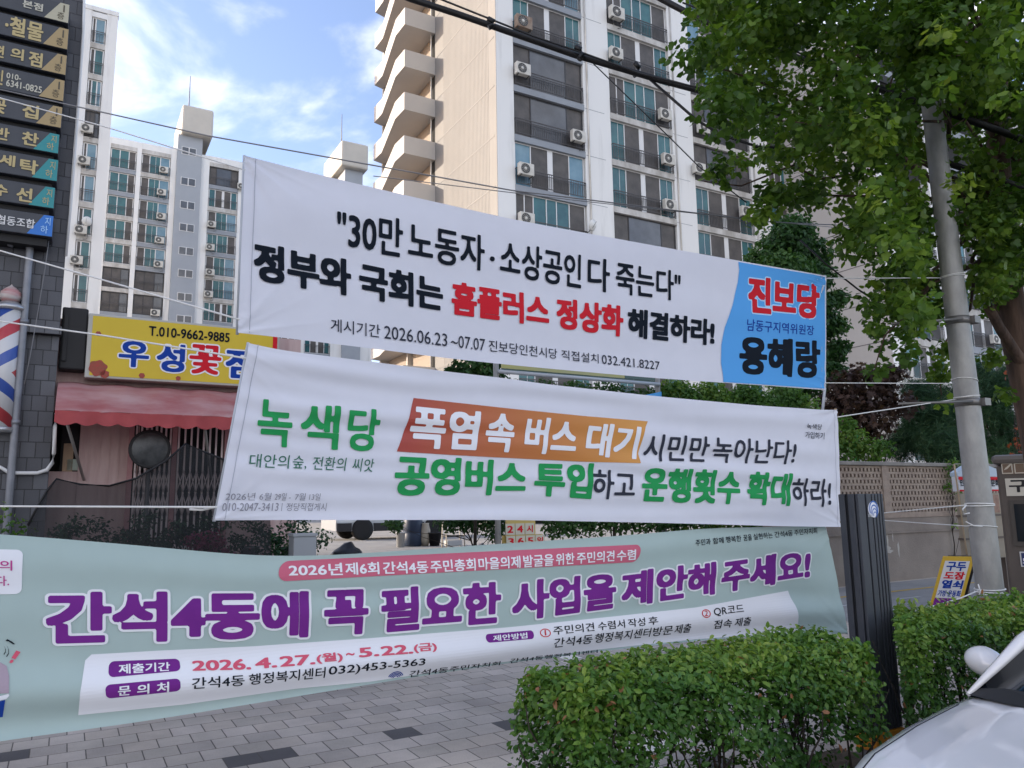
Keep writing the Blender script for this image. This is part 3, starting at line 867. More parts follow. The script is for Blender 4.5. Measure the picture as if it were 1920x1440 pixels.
        return s.mesh(name, np.concatenate(VV), FF, m, lift, None)
    def patch(s, px, m, lift=0.003, name='printed_panel'):
        V = np.array([pn(x, y, s.nb)[[0, 2]] for x, y in px])
        return s.mesh(name, V, [list(range(len(px)))], m, lift)
    def pill(s, q, m, lift=0.003, r=0.5, name='printed_panel', asp=None):
        """rounded box in the pixel quad q = BL, BR, TR, TL"""
        q = [pn(x, y, s.nb)[[0, 2]] for x, y in q]
        wd = np.hypot(*(q[1] - q[0])); ht = np.hypot(*(q[3] - q[0])); rr = r * ht
        pts = []
        for cx, cy, a0 in ((wd - rr, rr, -90), (wd - rr, ht - rr, 0), (rr, ht - rr, 90), (rr, rr, 180)):
            for k in range(7):
                a = Rd(a0 + 15 * k); pts.append((cx + rr * math.cos(a), cy + rr * math.sin(a)))
        V = quad_map(np.array(pts), (0, wd, 0, ht), q)
        return s.mesh(name, V, [list(range(len(V)))], m, lift)
    def hem(s, m, d=0.055):
        """stitched pocket lines near both ends"""
        for side in (0, 1):
            P = []
            for k in range(41):
                t = k / 40; e0, e1 = (s.dB[0], s.dT[0]) if side == 0 else (s.dB[-1], s.dT[-1]); e = e0 * (1 - t) + e1 * t; P.append((e[0] + (d if side == 0 else -d), e[1] + (0.004 if k == 0 else -0.004 if k == 40 else 0)))
            V = np.array(P + [(x + 0.004, z) for x, z in P]); n = len(P)
            s.mesh('hem_stitch', V, [(i, n + i, n + i + 1, i + 1) for i in range(n - 1)], m, 0.0035, None)
    def batten(s, px, m, r=0.011, seg=10):
        P = [pn(x, y, s.nb) for x, y in px]
        b = MB(); b.tube([(p[0] - s.org, 0.012 - s.disp(np.array([p[0]]), np.array([p[2]]))[0], p[2]) for p in P], r, seg)
        return b.build('batten', m, s.root)

def clothmat(name, c, trans=0.18):
    m = mat(name, c, 0.62, tuple(x * 0.965 for x in c), 5, 0.05, 900, spec=0.25, trans=trans); return m
c_white = clothmat('banner_white', (0.755, 0.76, 0.835))
c_mint = clothmat('banner_mint', (0.44, 0.555, 0.535))
i_navy = mat('ink_navy', (0.006, 0.010, 0.018), 0.75, spec=0.12)
i_grey = mat('ink_grey', (0.034, 0.038, 0.056), 0.75, spec=0.12)
i_pale = mat('ink_pale', (0.26, 0.26, 0.30), 0.75, spec=0.12)
i_red = mat('ink_red', (0.56, 0.018, 0.03), 0.75, spec=0.12)
i_green = mat('ink_green', (0.022, 0.29, 0.085), 0.75, spec=0.12)
i_dgreen = mat('ink_darkgreen', (0.03, 0.14, 0.09), 0.75, spec=0.12)
i_purple = mat('ink_purple', (0.19, 0.028, 0.25), 0.75, (0.15, 0.022, 0.22), 3, spec=0.12)
i_pink = mat('ink_pink', (0.62, 0.10, 0.16), 0.75, spec=0.12)
i_blue = mat('ink_blue', (0.10, 0.36, 0.76), 0.75, spec=0.12)
i_lblue = mat('ink_lightblue', (0.42, 0.66, 0.9), 0.75, spec=0.12)
i_white = mat('ink_white', (0.77, 0.775, 0.82), 0.75, spec=0.12)
i_pinkbg = mat('ink_pillpink', (0.55, 0.13, 0.20), 0.75, spec=0.12)
i_magenta = mat('ink_magenta', (0.48, 0.06, 0.26), 0.75, spec=0.12)
i_dblue = mat('ink_deepblue', (0.012, 0.05, 0.30), 0.75, spec=0.12)
# gradient print running from brick red to orange along the strip
i_orange = bpy.data.materials.new('ink_orange_gradient'); i_orange.use_nodes = True
_nt = i_orange.node_tree; _b = _nt.nodes['Principled BSDF']; _b.inputs['Roughness'].default_value = 0.55
_tc = N(_nt, 'ShaderNodeTexCoord'); _sp = N(_nt, 'ShaderNodeSeparateXYZ'); _mr = N(_nt, 'ShaderNodeMapRange'); _cr = N(_nt, 'ShaderNodeValToRGB')
L(_nt, _tc.outputs['Object'], _sp.inputs[0]); L(_nt, _sp.outputs['X'], _mr.inputs['Value'])
_mr.inputs['From Min'].default_value = 1.0; _mr.inputs['From Max'].default_value = 2.75
_cr.color_ramp.elements[0].color = (0.36, 0.045, 0.03, 1); _cr.color_ramp.elements[1].color = (0.62, 0.28, 0.045, 1)
L(_nt, _mr.outputs['Result'], _cr.inputs['Fac']); L(_nt, _cr.outputs['Color'], _b.inputs['Base Color'])
woodm = mat('batten_wood', (0.45, 0.33, 0.2), 0.6, (0.34, 0.24, 0.14), 20)
rodm = mat('batten_grey', (0.42, 0.45, 0.50), 0.4)

# --- uppermost banner
FT = [(0.008, 1.6, 0.12, 0, 'E'), (0.0025, 3.4, 0.05, 1, None), (0.009, 2.3, -0.22, 2, 'L')]
bt = Banner('protest_banner', 'uppermost white banner with black and red slogan and blue right end',
            [(459, 292), (480, 297), (750, 360), (960, 407), (1385, 487), (1440, 497), (1522, 512), (1549, 518)],
            [(446, 624), (480, 627), (690, 651), (827, 668), (960, 682), (1232, 707), (1440, 722), (1549, 731)], NB, c_white, FT, 3)
bt.text([('"30만', 632, 757), ('노동자', 767, 912), ('소상공인', 941, 1095), ('다', 1107, 1149), ('죽는다"', 1160, 1281)], [(632, 387), (700, 399), (1095, 476), (1281, 508)], [(632, 462), (760, 482), (912, 507), (1095, 540), (1281, 564)], i_navy, 0.021)
bt.text([('·', 922, 931)], [(920, 478), (935, 480)], [(920, 487), (935, 489)], i_navy, 0.02)
bt.text([('정부와', 476, 660), ('국회는', 675, 834)], [(476, 452), (660, 486), (834, 521)], [(476, 526), (660, 555), (834, 583)], i_navy, 0.045)
bt.text([('홈플러스', 850, 1035), ('정상화', 1049, 1175)], [(850, 524), (1035, 553), (1175, 572)], [(850, 588), (1035, 611), (1175, 630)], i_red, 0.045)
bt.text([('해결하라!', 1183, 1345)], [(1183, 574), (1345, 599)], [(1183, 630), (1345, 647)], i_navy, 0.045)
bt.text([('게시기간', 621, 715), ('2026.06.23', 723, 843), ('~07.07', 850, 915), ('진보당인천시당', 922, 1052), ('직접설치', 1060, 1130), ('032.421.8227', 1136, 1244)],
        [(621, 596), (843, 624), (1052, 652), (1244, 676)], [(621, 621), (843, 648), (1052, 671), (1244, 692)], i_grey, 0.004)
_w = [(1387, 490), (1389, 505), (1387, 528), (1378, 568), (1364, 612), (1358, 645), (1358, 680), (1361, 700), (1362, 715)]
bt.patch(_w + [(1440, 720.5), (1546.5, 728.5), (1546.5, 520.5), (1522, 514.5), (1440, 500)], i_blue, 0.004)
bt.text([('진보당', 1406, 1536)], [(1406, 515), (1536, 534)], [(1406, 586), (1536, 599)], i_red, 0.05, halo=(0.035, i_lblue))
bt.text([('남동구지역위원장', 1404, 1526)], [(1404, 597), (1526, 611)], [(1404, 619), (1526, 629)], i_dblue, 0.012)
bt.text([('용혜랑', 1391, 1538)], [(1391, 628), (1538, 639)], [(1391, 700), (1538, 710)], i_navy, 0.045)
bt.batten([(459, 290), (446, 626)], rodm, 0.008)
bt.batten([(1549, 516), (1549, 732), (1545, 772)], rodm, 0.011)

i_hem = mat('hem_thread', (0.42, 0.43, 0.50), 0.7)
bt.hem(i_hem)
# --- middle banner
FM = [(0.0075, 4.3, 0.04, 0, None), (0.005, 8.1, -0.06, 1, 'L'), (0.009, 3.3, 0.02, 2, 'L'), (0.0045, 6.3, 0.05, 5, 'B'), (0.003, 5.2, 0.1, 4, None)]
bm_ = Banner('slogan_banner', 'middle white banner with green headline and orange highlighted strip', 
             [(467, 643), (492, 652), (560, 660), (690, 676), (827, 694), (960, 709), (1017, 718), (1235, 742), (1440, 761), (1522, 766), (1555, 771), (1570, 768)],
             [(402, 976), (480, 975), (700, 975), (960, 975), (1220, 980), (1375, 984), (1480, 987), (1578, 988)], NB - 0.05, c_white, FM, 8)
bm_.text([('녹', 480, 551), ('색', 562, 640), ('당', 651, 716)], [(480, 747), (716, 768)], [(480, 836), (716, 847)], i_green, 0.028, slant=5)
bm_.text([('대안의', 466, 545), ('숲,', 548, 578), ('전환의', 586, 652), ('씨앗', 661, 705)], [(466, 850), (705, 860)], [(466, 876), (705, 885)], i_dgreen, 0.002, slant=4)
bm_.text([('2026년', 422, 480), ('6월', 486, 510), ('29일 -', 515, 547), ('7월', 553, 575), ('13일', 580, 603)], [(422, 923), (603, 925)], [(422, 938), (603, 938)], i_pale, 0.0, slant=2)
bm_.text([('010-2047-3413', 416, 524), ('|', 528, 531), ('정당직접게시', 537, 615)], [(415, 943), (615, 943)], [(415, 958), (615, 958)], i_pale, 0.0, slant=2)
bm_.patch([(747, 846), (860, 853), (980, 859), (1100, 865), (1207, 868), (1204, 850), (1211, 820), (1216, 800), (1221, 789), (1100, 779), (960, 765), (779, 745), (772, 770), (764, 798), (756, 822)], i_orange, 0.003)
bm_.text([('폭염', 768, 906), ('속', 911, 974), ('버스', 985, 1092), ('대기', 1101, 1208)], [(768, 757), (906, 771), (1092, 788), (1208, 800)], [(768, 839), (906, 845), (1092, 854), (1208, 861)], i_white, 0.036, slant=9)
bm_.text([('시민만', 1212, 1336), ('녹아난다!', 1339, 1496)], [(1212, 812), (1336, 818), (1496, 826)], [(1212, 864), (1336, 867), (1496, 871)], i_grey, 0.018, slant=5)
bm_.text([('공영버스', 740, 995), ('투입', 1005, 1121)], [(740, 851), (995, 865), (1121, 868)], [(740, 930), (995, 928), (1121, 937)], i_green, 0.042, slant=5)
bm_.text([('하고', 1115, 1200)], [(1115, 878), (1200, 884)], [(1115, 936), (1200, 936)], i_grey, 0.02, slant=4)
bm_.text([('운행횟수', 1208, 1396), ('확대', 1404, 1488)], [(1208, 874), (1396, 883), (1488, 887)], [(1208, 941), (1396, 946), (1488, 949)], i_green, 0.042, slant=5)
bm_.text([('하라!', 1487, 1559)], [(1487, 896), (1559, 898)], [(1487, 948), (1559, 951)], i_grey, 0.02, slant=2)
bm_.text([('녹색당', 1513, 1540)], [(1513, 794), (1540, 796)], [(1513, 804), (1540, 806)], i_grey, 0.008, lift=0.008)
bm_.text([('가입하기', 1511, 1545)], [(1511, 809), (1545, 811)], [(1511, 821), (1545, 824)], i_grey, 0.008, lift=0.008)
bm_.batten([(467, 641), (402, 978)], rodm, 0.008)
bm_.batten([(1570, 766), (1578, 989)], woodm, 0.010)

bm_.hem(i_hem, 0.045)
# --- lowest banner
FB = [(0.010, 1.9, 0.03, 0, None), (0.032, 3.2, 0.015, 1, 'B'), (0.004, 4.4, -0.03, 2, None), (0.004, 4.0, 0.35, 3, 'R')]
bb = Banner('notice_banner', 'lowest mint green banner with a large purple headline, sagging over the pavers',
            [(-420, 985), (-200, 991), (0, 1001), (240, 1021), (480, 1044), (617, 1043), (800, 1030), (945, 1020), (1020, 1015), (1185, 1004), (1320, 991), (1440, 988), (1549, 986)],
            [(-420, 1452), (-200, 1422), (0, 1392), (250, 1362), (480, 1325), (700, 1288), (945, 1250), (1130, 1225), (1317, 1203), (1435, 1193), (1591, 1188)], NB + 0.02, c_mint, FB, 21)
bb.patch([(160, 1240), (172, 1229), (300, 1222), (480, 1214), (700, 1199), (960, 1178), (1150, 1158), (1310, 1140), (1482, 1108), (1492, 1135), (1504, 1186), (1317, 1200), (1130, 1221), (945, 1246), (700, 1283), (560, 1296), (350, 1326), (147, 1346), (150, 1300)], i_white, 0.0022)
bb.pill([(-240, 1120), (40, 1114), (43, 1031), (-240, 1025)], i_white, 0.0026, 0.12)
bb.text([('의', -1, 23)], [(-1, 1050), (23, 1051)], [(-1, 1069), (23, 1070)], i_magenta, 0.012)
bb.text([('니다.', -30, 17)], [(-30, 1079), (17, 1080)], [(-30, 1098), (17, 1099)], i_magenta, 0.012)
bb.pill([(521, 1091), (1200, 1054), (1207, 1021), (528, 1053)], i_pinkbg, 0.003, 0.48)
bb.text([('2026년', 543, 645), ('제6회', 650, 714), ('간석4동', 721, 806), ('주민총회', 810, 895), ('마을의제', 900, 979), ('발굴을', 984, 1041), ('위한', 1045, 1080), ('주민의견', 1084, 1155), ('수렴', 1159, 1195)],
        [(543, 1058), (805, 1052), (979, 1042), (1195, 1030)], [(543, 1081), (805, 1075), (979, 1065), (1195, 1050)], i_white, 0.022)
bb.text([('주민과', 1306, 1334), ('함께', 1338, 1358), ('행복한', 1362, 1391), ('꿈을', 1395, 1411), ('실현하는', 1414, 1450), ('간석4동', 1454, 1488), ('주민자치회', 1491, 1533)], [(1306, 1012), (1533, 989)], [(1306, 1024), (1533, 1000)], i_navy, 0.012)
bb.text([('간석4동에', 86, 582), ('꼭', 610, 694), ('필요한', 718, 945)], [(86, 1110), (582, 1109), (720, 1104), (945, 1091)], [(86, 1211), (310, 1208), (582, 1197), (720, 1189), (945, 1170)], i_purple, 0.044, halo=(0.045, i_white), lift=0.006)
bb.text([('사업을', 966, 1161), ('제안해', 1171, 1346), ('주세요!', 1357, 1519)], [(966, 1091), (1161, 1074), (1346, 1053), (1519, 1029)], [(966, 1168), (1161, 1142), (1346, 1115), (1519, 1086)], i_purple, 0.044, halo=(0.045, i_white), lift=0.006)
bb.pill([(203, 1271), (340, 1259), (338, 1237), (205, 1242)], i_purple, 0.0035, 0.35)
bb.pill([(199, 1311), (339, 1296), (338, 1272), (197, 1284)], i_purple, 0.0035, 0.35)
bb.text([('제출기간', 223, 320)], [(223, 1247), (320, 1243)], [(223, 1265), (320, 1259)], i_white, 0.024, lift=0.0058)
bb.text([('문', 221, 245), ('의', 257, 280), ('처', 294, 317)], [(221, 1287), (317, 1278)], [(221, 1305), (317, 1298)], i_white, 0.024, lift=0.0058)
bb.text([('2026.', 362, 472), ('4.', 480, 521), ('27.', 527, 593), ('(월)', 596, 645)], [(362, 1241), (472, 1237), (645, 1224)], [(362, 1259), (472, 1256), (645, 1242)], i_pink, 0.03)
bb.text([('5.', 676, 714), ('22.', 718, 778), ('(금)', 780, 823)], [(676, 1217), (823, 1206)], [(676, 1234), (823, 1223)], i_pink, 0.03)
bb.text([('~', 652, 668)], [(652, 1226), (668, 1225)], [(652, 1231), (668, 1230)], i_pink, 0.01)
bb.text([('간석4동', 360, 459), ('행정복지센터', 467, 612), ('032)453-5363', 618, 801)], [(360, 1271), (459, 1265), (612, 1251), (801, 1235)], [(360, 1293), (459, 1287), (612, 1273), (801, 1253)], i_navy, 0.01)
for k, r_ in enumerate((15, 12, 9, 6)):
    a = [(750 + r_ * math.cos(Rd(q)), 1276 - (r_ * 0.95) * math.sin(Rd(q)) - 0.08 * r_ * math.cos(Rd(q))) for q in range(20, 176, 12)]
    c_ = [(750 + (r_ - 1.8) * math.cos(Rd(q)), 1276 - (r_ - 1.8) * 0.95 * math.sin(Rd(q)) - 0.08 * r_ * math.cos(Rd(q))) for q in range(20, 176, 12)][::-1]
    bb.patch(a + c_, i_dblue, 0.0045, 'district_emblem')
bb.text([('간석4동주민자치회', 776, 948)], [(776, 1261), (948, 1243)], [(776, 1275), (948, 1251)], i_navy, 0.01)
bb.text([('간석4동행정복지센터', 966, 1131)], [(966, 1238), (1131, 1221)], [(966, 1248), (1131, 1227)], i_navy, 0.01)
bb.pill([(918, 1207), (1007, 1199), (1006, 1183), (916, 1191)], i_purple, 0.0035, 0.45)
bb.text([('제안방법', 930, 994)], [(930, 1193), (994, 1187)], [(930, 1204), (994, 1198)], i_white, 0.02, lift=0.0058)
def ring(cx, cy, rx, ry, m):
    a = [(cx + rx * math.cos(Rd(q)), cy + ry * math.sin(Rd(q))) for q in range(0, 360, 20)]
    c_ = [(cx + (rx - 1.6) * math.cos(Rd(q)), cy + (ry - 1.6) * math.sin(Rd(q))) for q in range(0, 360, 20)]
    V = np.array([pn(x, y, bb.nb)[[0, 2]] for x, y in a + c_]); n = len(a)
    bb.mesh('number_ring', V, [(i, (i + 1) % n, n + (i + 1) % n, n + i) for i in range(n)], m, 0.0045)
ring(1028, 1188, 10, 8, i_red); ring(1328, 1151, 8, 8, i_red)
bb.text([('1', 1026.8, 1029.2)], [(1020, 1183), (1035, 1182)], [(1020, 1193), (1035, 1192)], i_red, 0.0)
bb.text([('2', 1325, 1331)], [(1320, 1146), (1335, 1145)], [(1320, 1156), (1335, 1155)], i_red, 0.0)
bb.text([('주민의견', 1043, 1119), ('수렴서', 1126, 1176), ('작성', 1182, 1214), ('후', 1220, 1238)], [(1043, 1176), (1238, 1156)], [(1043, 1192), (1238, 1171)], i_navy, 0.008)
bb.text([('간석4동', 1044, 1117), ('행정복지센터', 1121, 1226), ('방문', 1230, 1267), ('제출', 1271, 1301)], [(1044, 1198), (1301, 1169)], [(1044, 1217), (1301, 1187)], i_navy, 0.008)
bb.text([('QR코드', 1342, 1397)], [(1342, 1140), (1397, 1134)], [(1342, 1157), (1397, 1150)], i_navy, 0.008)
bb.text([('접속', 1343, 1376), ('제출', 1382, 1411)], [(1343, 1164), (1411, 1156)], [(1343, 1181), (1411, 1173)], i_navy, 0.008)
bb.patch([(21, 1235), (30, 1221), (38, 1224), (28, 1238)], i_pink, 0.0045, 'exclamation_mark')
bb.patch([(17, 1243), (20, 1238), (25, 1239), (24, 1243), (20, 1245)], i_pink, 0.0045, 'exclamation_mark')
bb.patch([(-14, 1300), (-14, 1252), (0, 1243), (12, 1250), (17, 1268), (17, 1299)], mat('ink_dustpink', (0.36, 0.28, 0.34), 0.55), 0.004, 'picture_print')
bb.patch([(-14, 1308), (16, 1300), (18, 1303), (12, 1310), (-14, 1316)], i_white, 0.0045, 'picture_print')
bb.patch([(-14, 1350), (-14, 1317), (10, 1312), (4, 1348)], i_dblue, 0.004, 'picture_print')
for zz_ in ([(10, 1202), (14, 1199), (16, 1204), (21, 1203), (22, 1208), (27, 1208)], [(11, 1232), (15, 1226), (15, 1218), (12, 1212)], [(6, 1228), (9, 1223), (9, 1217), (7, 1213)]):
    bb.patch(zz_ + [(x + 1.2, y + 1.4) for x, y in zz_[::-1]], i_navy, 0.0045, 'picture_print')
bb.batten([(1549, 985), (1591, 1189)], rodm, 0.009)

# ================================================================ LEFT: DARK TILED BUILDING, SIGNS
ND = 10.72
tile = brickmat('slate_tile', 0.155, 0.185, [(0.0, (0.062, 0.064, 0.076)), (0.3, (0.075, 0.078, 0.092)), (0.6, (0.055, 0.057, 0.068)), (0.85, (0.09, 0.093, 0.108))], (0.018, 0.018, 0.022), 0.007, 'XZ', 0.55, 0.5, grime=0.45)
blk = mat('black_matte', (0.012, 0.012, 0.014), 0.6)
sDE = pn(118, 540, ND)[0]
db = thing('shop_building', 'dark building clad in slate tiles with black sign panels and a barber pole', 'building', (sDE, ND, 0))
b = MB(); b.prism([(-34, 0), (0, 0), (-4.5, 15), (-34, 15)], 0, 17.5, 'z'); b.build('wall', tile, db)
b = MB(); b.prism([(-34, -0.06), (0.05, -0.06), (-4.4, 15.1), (-34, 15.1)], 17.5, 17.9, 'z'); b.build('parapet', concrete, db)
zl = pn(80, 620, ND)[2]
b = MB(); b.box(-1.6, 0.02, -0.10, 0.0, zl - 0.05, zl + 0.05); b.box(-34, -1.9, -0.14, 0, zl - 0.15, zl + 0.15); b.build('ledge', tile, db)
panel = mat('sign_charcoal', (0.045, 0.05, 0.062), 0.45, (0.055, 0.06, 0.072), 3)
gold = mat('sign_gold', (0.42, 0.34, 0.17), 0.4, metal=0.2)
tagc, tagg, tagt, tagb = mat('tag_cream', (0.46, 0.43, 0.32), 0.5), mat('tag_gold', (0.38, 0.28, 0.14), 0.5), mat('tag_teal', (0.03, 0.26, 0.28), 0.5), mat('tag_blue', (0.03, 0.17, 0.55), 0.5)
tagtxt, lsil, lcream = mat('tag_text', (0.09, 0.075, 0.05), 0.5), mat('letter_silver', (0.62, 0.62, 0.62), 0.4), mat('letter_cream', (0.5, 0.48, 0.40), 0.4)
NP = ND - 0.32
PAN = [((131, 9), (130, 45), tagc, '1층', [('본점', 42, 81, 2, 20, lcream)], 'sign panel with a cream floor tag, topmost black panel on the dark building'),
       ((129.5, 55), (127, 94), tagg, '1층', [('·철물', 9, 82, 33, 75, gold)], 'black sign panel reading hardware in gold, second from the top'),
       ((126, 104), (124, 142), tagg, '1층', [('편', -12, 8, 84, 109, gold), ('의', 20, 45, 90, 114, gold), ('점', 54, 80, 97, 127, gold)], 'black sign panel with gold letters, third from the top'),
       ((122, 151), (119.5, 191), tagg, '1층', [('인', -12, 6, 130, 160, gold), ('010-', 12, 40, 138, 151, lcream), ('6341-0825', 11, 79, 153, 172, lcream)], 'black sign panel carrying a small phone number, fourth from the top'),
       ((117.5, 201), (115.5, 241), tagg, '1층', [('꽃', -16, 12, 182, 214, gold), ('집', 42, 73, 195, 224, gold)], 'black sign panel crossed by a rope, fifth from the top with gold tag'),
       ((112, 252), (110, 289), tagt, '지하', [('반', -10, 18, 238, 264, gold), ('찬', 41, 73, 247, 275, gold)], 'black sign panel with the highest teal floor tag'),
       ((110, 300), (108, 341), tagt, '지하', [('세', -2, 29, 289, 313, gold), ('탁', 37, 72, 298, 328, gold)], 'black sign panel with the middle one of three teal floor tags'),
       ((104, 352), (103, 392), tagt, '지하', [('수', -12, 15, 345, 369, gold), ('선', 31, 61, 351, 380, gold)], 'black sign panel with the lowest teal floor tag'),
       ((101, 405), (99, 445), tagb, '지하', [('협동조합', -6, 66, 404, 428, lsil)], 'black sign panel with white letters and a blue floor tag, lowest of the stack')]
for (tr, br, tg, ft, words, lb) in PAN:
    T, Bq = pn(*tr, NP), pn(*br, NP)
    t = thing('sign_panel', lb, 'shop sign', (T[0], NP, Bq[2]), 0, 'black sign panels on the dark building')
    h = T[2] - Bq[2]
    b = MB(); b.bbox(-3.6, 0, 0, 0.30, 0, h, 0.008); b.build('case', panel, t)
    b = MB(); b.box(-3.7, -0.05, 0.08, 0.32, -0.10, -0.004); b.build('bracket', blk, t)
    b = MB(); b.add([(-0.26, -0.004, 0.006), (-0.004, -0.004, 0.006), (-0.004, -0.004, h - 0.006), (-0.10, -0.004, h - 0.006)], [(0, 1, 2, 3)]); tgo = b.build('floor_tag', tg, t, recalc=False)
    flat_text(ft[0], *((-0.066, -0.050) if ft[0] == '1' else (-0.085, -0.03)), h * 0.52, h * 0.88, -0.008, tagtxt if tg in (tagc, tagg) else (gold if tg is tagt else i_lblue), tgo, 0.0)
    flat_text(ft[1:], -0.125, -0.05, h * 0.12, h * 0.48, -0.008, tagtxt if tg in (tagc, tagg) else (gold if tg is tagt else i_lblue), tgo, 0.0)
    for tx, x0, x1, y0, y1, m in words:
        xm = (x0 + x1) / 2; dy = (x1 - x0) * 0.09
        a = pn(x0, (y0 + y1) / 2, NP)[0] - T[0]; c = pn(x1, (y0 + y1) / 2, NP)[0] - T[0]
        zt = pn(xm, y0 + dy * 0.5, NP)[2] - Bq[2]; zb = pn(xm, y1 - dy * 0.5, NP)[2] - Bq[2]
        b_ = flat_text(tx, a, c, zb, zt, -0.010, m, t, 0.03 if len(tx) < 4 else 0.018)
# barber pole
bpY = 8.9
bt_ = pY(18, 582, bpY); bb_p = pY(14, 803, bpY)
bp = thing('barber_pole', 'red, white and blue striped barber pole on the dark tiled wall', 'barber pole', (bt_[0], bt_[1], bb_p[2]))
H = bt_[2] - bb_p[2]
strp = bpy.data.materials.new('barber_stripes'); strp.use_nodes = True
_nt = strp.node_tree; _b = _nt.nodes['Principled BSDF']; _b.inputs['Roughness'].default_value = 0.35
_tc = N(_nt, 'ShaderNodeTexCoord'); _sp = N(_nt, 'ShaderNodeSeparateXYZ'); L(_nt, _tc.outputs['Object'], _sp.inputs[0])
def _m(op, a, b_=None):
    n = N(_nt, 'ShaderNodeMath', operation=op)
    for i, v in enumerate((a, b_)):
        if v is None: continue
        if isinstance(v, (int, float)): n.inputs[i].default_value = v
        else: L(_nt, v, n.inputs[i])
    return n.outputs[0]
_q = _m('DIVIDE', _m('ARCTAN2', _sp.outputs['X'], _sp.outputs['Y']), 6.2832)
_z = _m('ABSOLUTE', _m('SUBTRACT', _sp.outputs['Z'], H * 0.46))
_fr = _m('FRACT', _m('ADD', _m('DIVIDE', _z, 0.62), _m('ADD', _q, 0.12)))
_cr = N(_nt, 'ShaderNodeValToRGB'); _cr.color_ramp.interpolation = 'CONSTANT'
e = _cr.color_ramp.elements; e[0].position = 0; e[0].color = (0.55, 0.55, 0.56, 1); e[1].position = 0.28; e[1].color = (0.42, 0.05, 0.06, 1)
for p_, c_ in ((0.52, (0.55, 0.55, 0.56, 1)), (0.76, (0.035, 0.08, 0.32, 1))): x_ = e.new(p_); x_.color = c_
L(_nt, _fr, _cr.inputs['Fac']); L(_nt, _cr.outputs['Color'], _b.inputs['Base Color'])
R_ = 0.135
b = MB(); b.lathe([(R_, 0.0), (R_, H)], 32); b.build('striped_cylinder', strp, bp)
steel = mat('dull_steel', (0.45, 0.45, 0.46), 0.35, metal=0.7)
b = MB(); b.lathe([(R_ + 0.015, -0.05), (R_ + 0.02, 0.0), (R_ + 0.004, 0.012)], 32); b.lathe([(R_ + 0.004, H - 0.01), (R_ + 0.035, H + 0.005), (R_ + 0.035, H + 0.035), (0.10, H + 0.09), (0.085, H + 0.10)], 32); b.build('collar', steel, bp)
b = MB(); b.lathe([(0.085, H + 0.101), (0.115, H + 0.16), (0.105, H + 0.22), (0.05, H + 0.275), (0.015, H + 0.30), (0.0, H + 0.32)], 24, mi=0)
b.build('finial', mat('finial', (0.50, 0.46, 0.45), 0.4, (0.42, 0.16, 0.16), 3, stretch=(0.3, 0.3, 2.0), lo=0.45, hi=0.6), bp)
b = MB(); b.box(-0.02, 0.02, 0.1, ND - bt_[1] - 0.003, 0.25, 0.3); b.box(-0.02, 0.02, 0.1, ND - bt_[1] - 0.003, H - 0.3, H - 0.25); b.build('wall_bracket', steel, bp)
# galvanised gooseneck vent pipe
pipe = mat('galvanised', (0.20, 0.21, 0.235), 0.5, (0.25, 0.26, 0.29), 6, metal=0.3)
pp = [pn(x, y, ND - 0.09) for x, y in ((20, 1000), (34, 800), (50, 560), (56, 490))]
a_ = pn(56, 466, ND - 0.09); o_ = pn(22, 990, ND - 0.09)
top = [(a_[0], a_[2]), (a_[0] - 0.04, a_[2] + 0.10), (a_[0] - 0.11, a_[2] + 0.14), (a_[0] - 0.18, a_[2] + 0.10), (a_[0] - 0.21, a_[2] + 0.0)]
b = MB(); b.tube([(0, 0, 0.0)] + [(x - o_[0] if False else (a_[0] - o_[0]) * 0, 0, z) for x, z in ((0, 2.0), (0, a_[2] - 0.2))] + [(x - a_[0], 0, z) for x, z in top], 0.042, 10)
for z in (1.2, 2.6, 3.8): b.lathe([(0.05, z), (0.05, z + 0.05)], 12)
o = b.build('vent_pipe', pipe); place(o, (a_[0], ND - 0.09, 0)); tag(o, 'galvanised vent pipe with a hooked top on the dark tiled wall', 'pipe')
whitep = mat('white_conduit', (0.66, 0.66, 0.66), 0.45)
pts = [pn(x, y, ND - 0.06) for x, y in ((-60, 878), (0, 876), (14, 884), (30, 887), (70, 887), (88, 881), (98, 868), (101, 850), (103, 800), (106, 775))]
b = MB(); o_ = pts[0]; b.tube([(p[0] - o_[0], 0, p[2] - o_[2]) for p in pts], 0.022, 8)
o = b.build('conduit', whitep); place(o, (o_[0], ND - 0.06, o_[2])); tag(o, 'white plastic conduit bent along the foot of the dark tiled wall', 'pipe')
pts = [pn(x, y, ND - 0.05) for x, y in ((159, -40), (156, 60), (148, 180), (140, 290), (133, 380), (124, 480))]
b = MB(); o_ = pts[0]; b.tube([(p[0] - o_[0], 0, p[2] - o_[2]) for p in pts], 0.017, 6)
o = b.build('cable', whitep); place(o, (o_[0], ND - 0.05, o_[2])); tag(o, 'white cable running down the outer corner of the dark building', 'cable')
pts = [pn(x, y, ND - 0.2) for x, y in ((92, 448), (85, 500), (72, 580), (58, 660), (46, 720))]
b = MB(); o_ = pts[0]; b.tube([(p[0] - o_[0], 0, p[2] - o_[2]) for p in pts], 0.006, 5)
o = b.build('cable', mat('cable_grey', (0.16, 0.16, 0.17), 0.6)); place(o, (o_[0], ND - 0.2, o_[2])); tag(o, 'thin grey cable hanging from the lowest sign panel past the barber pole', 'cable')

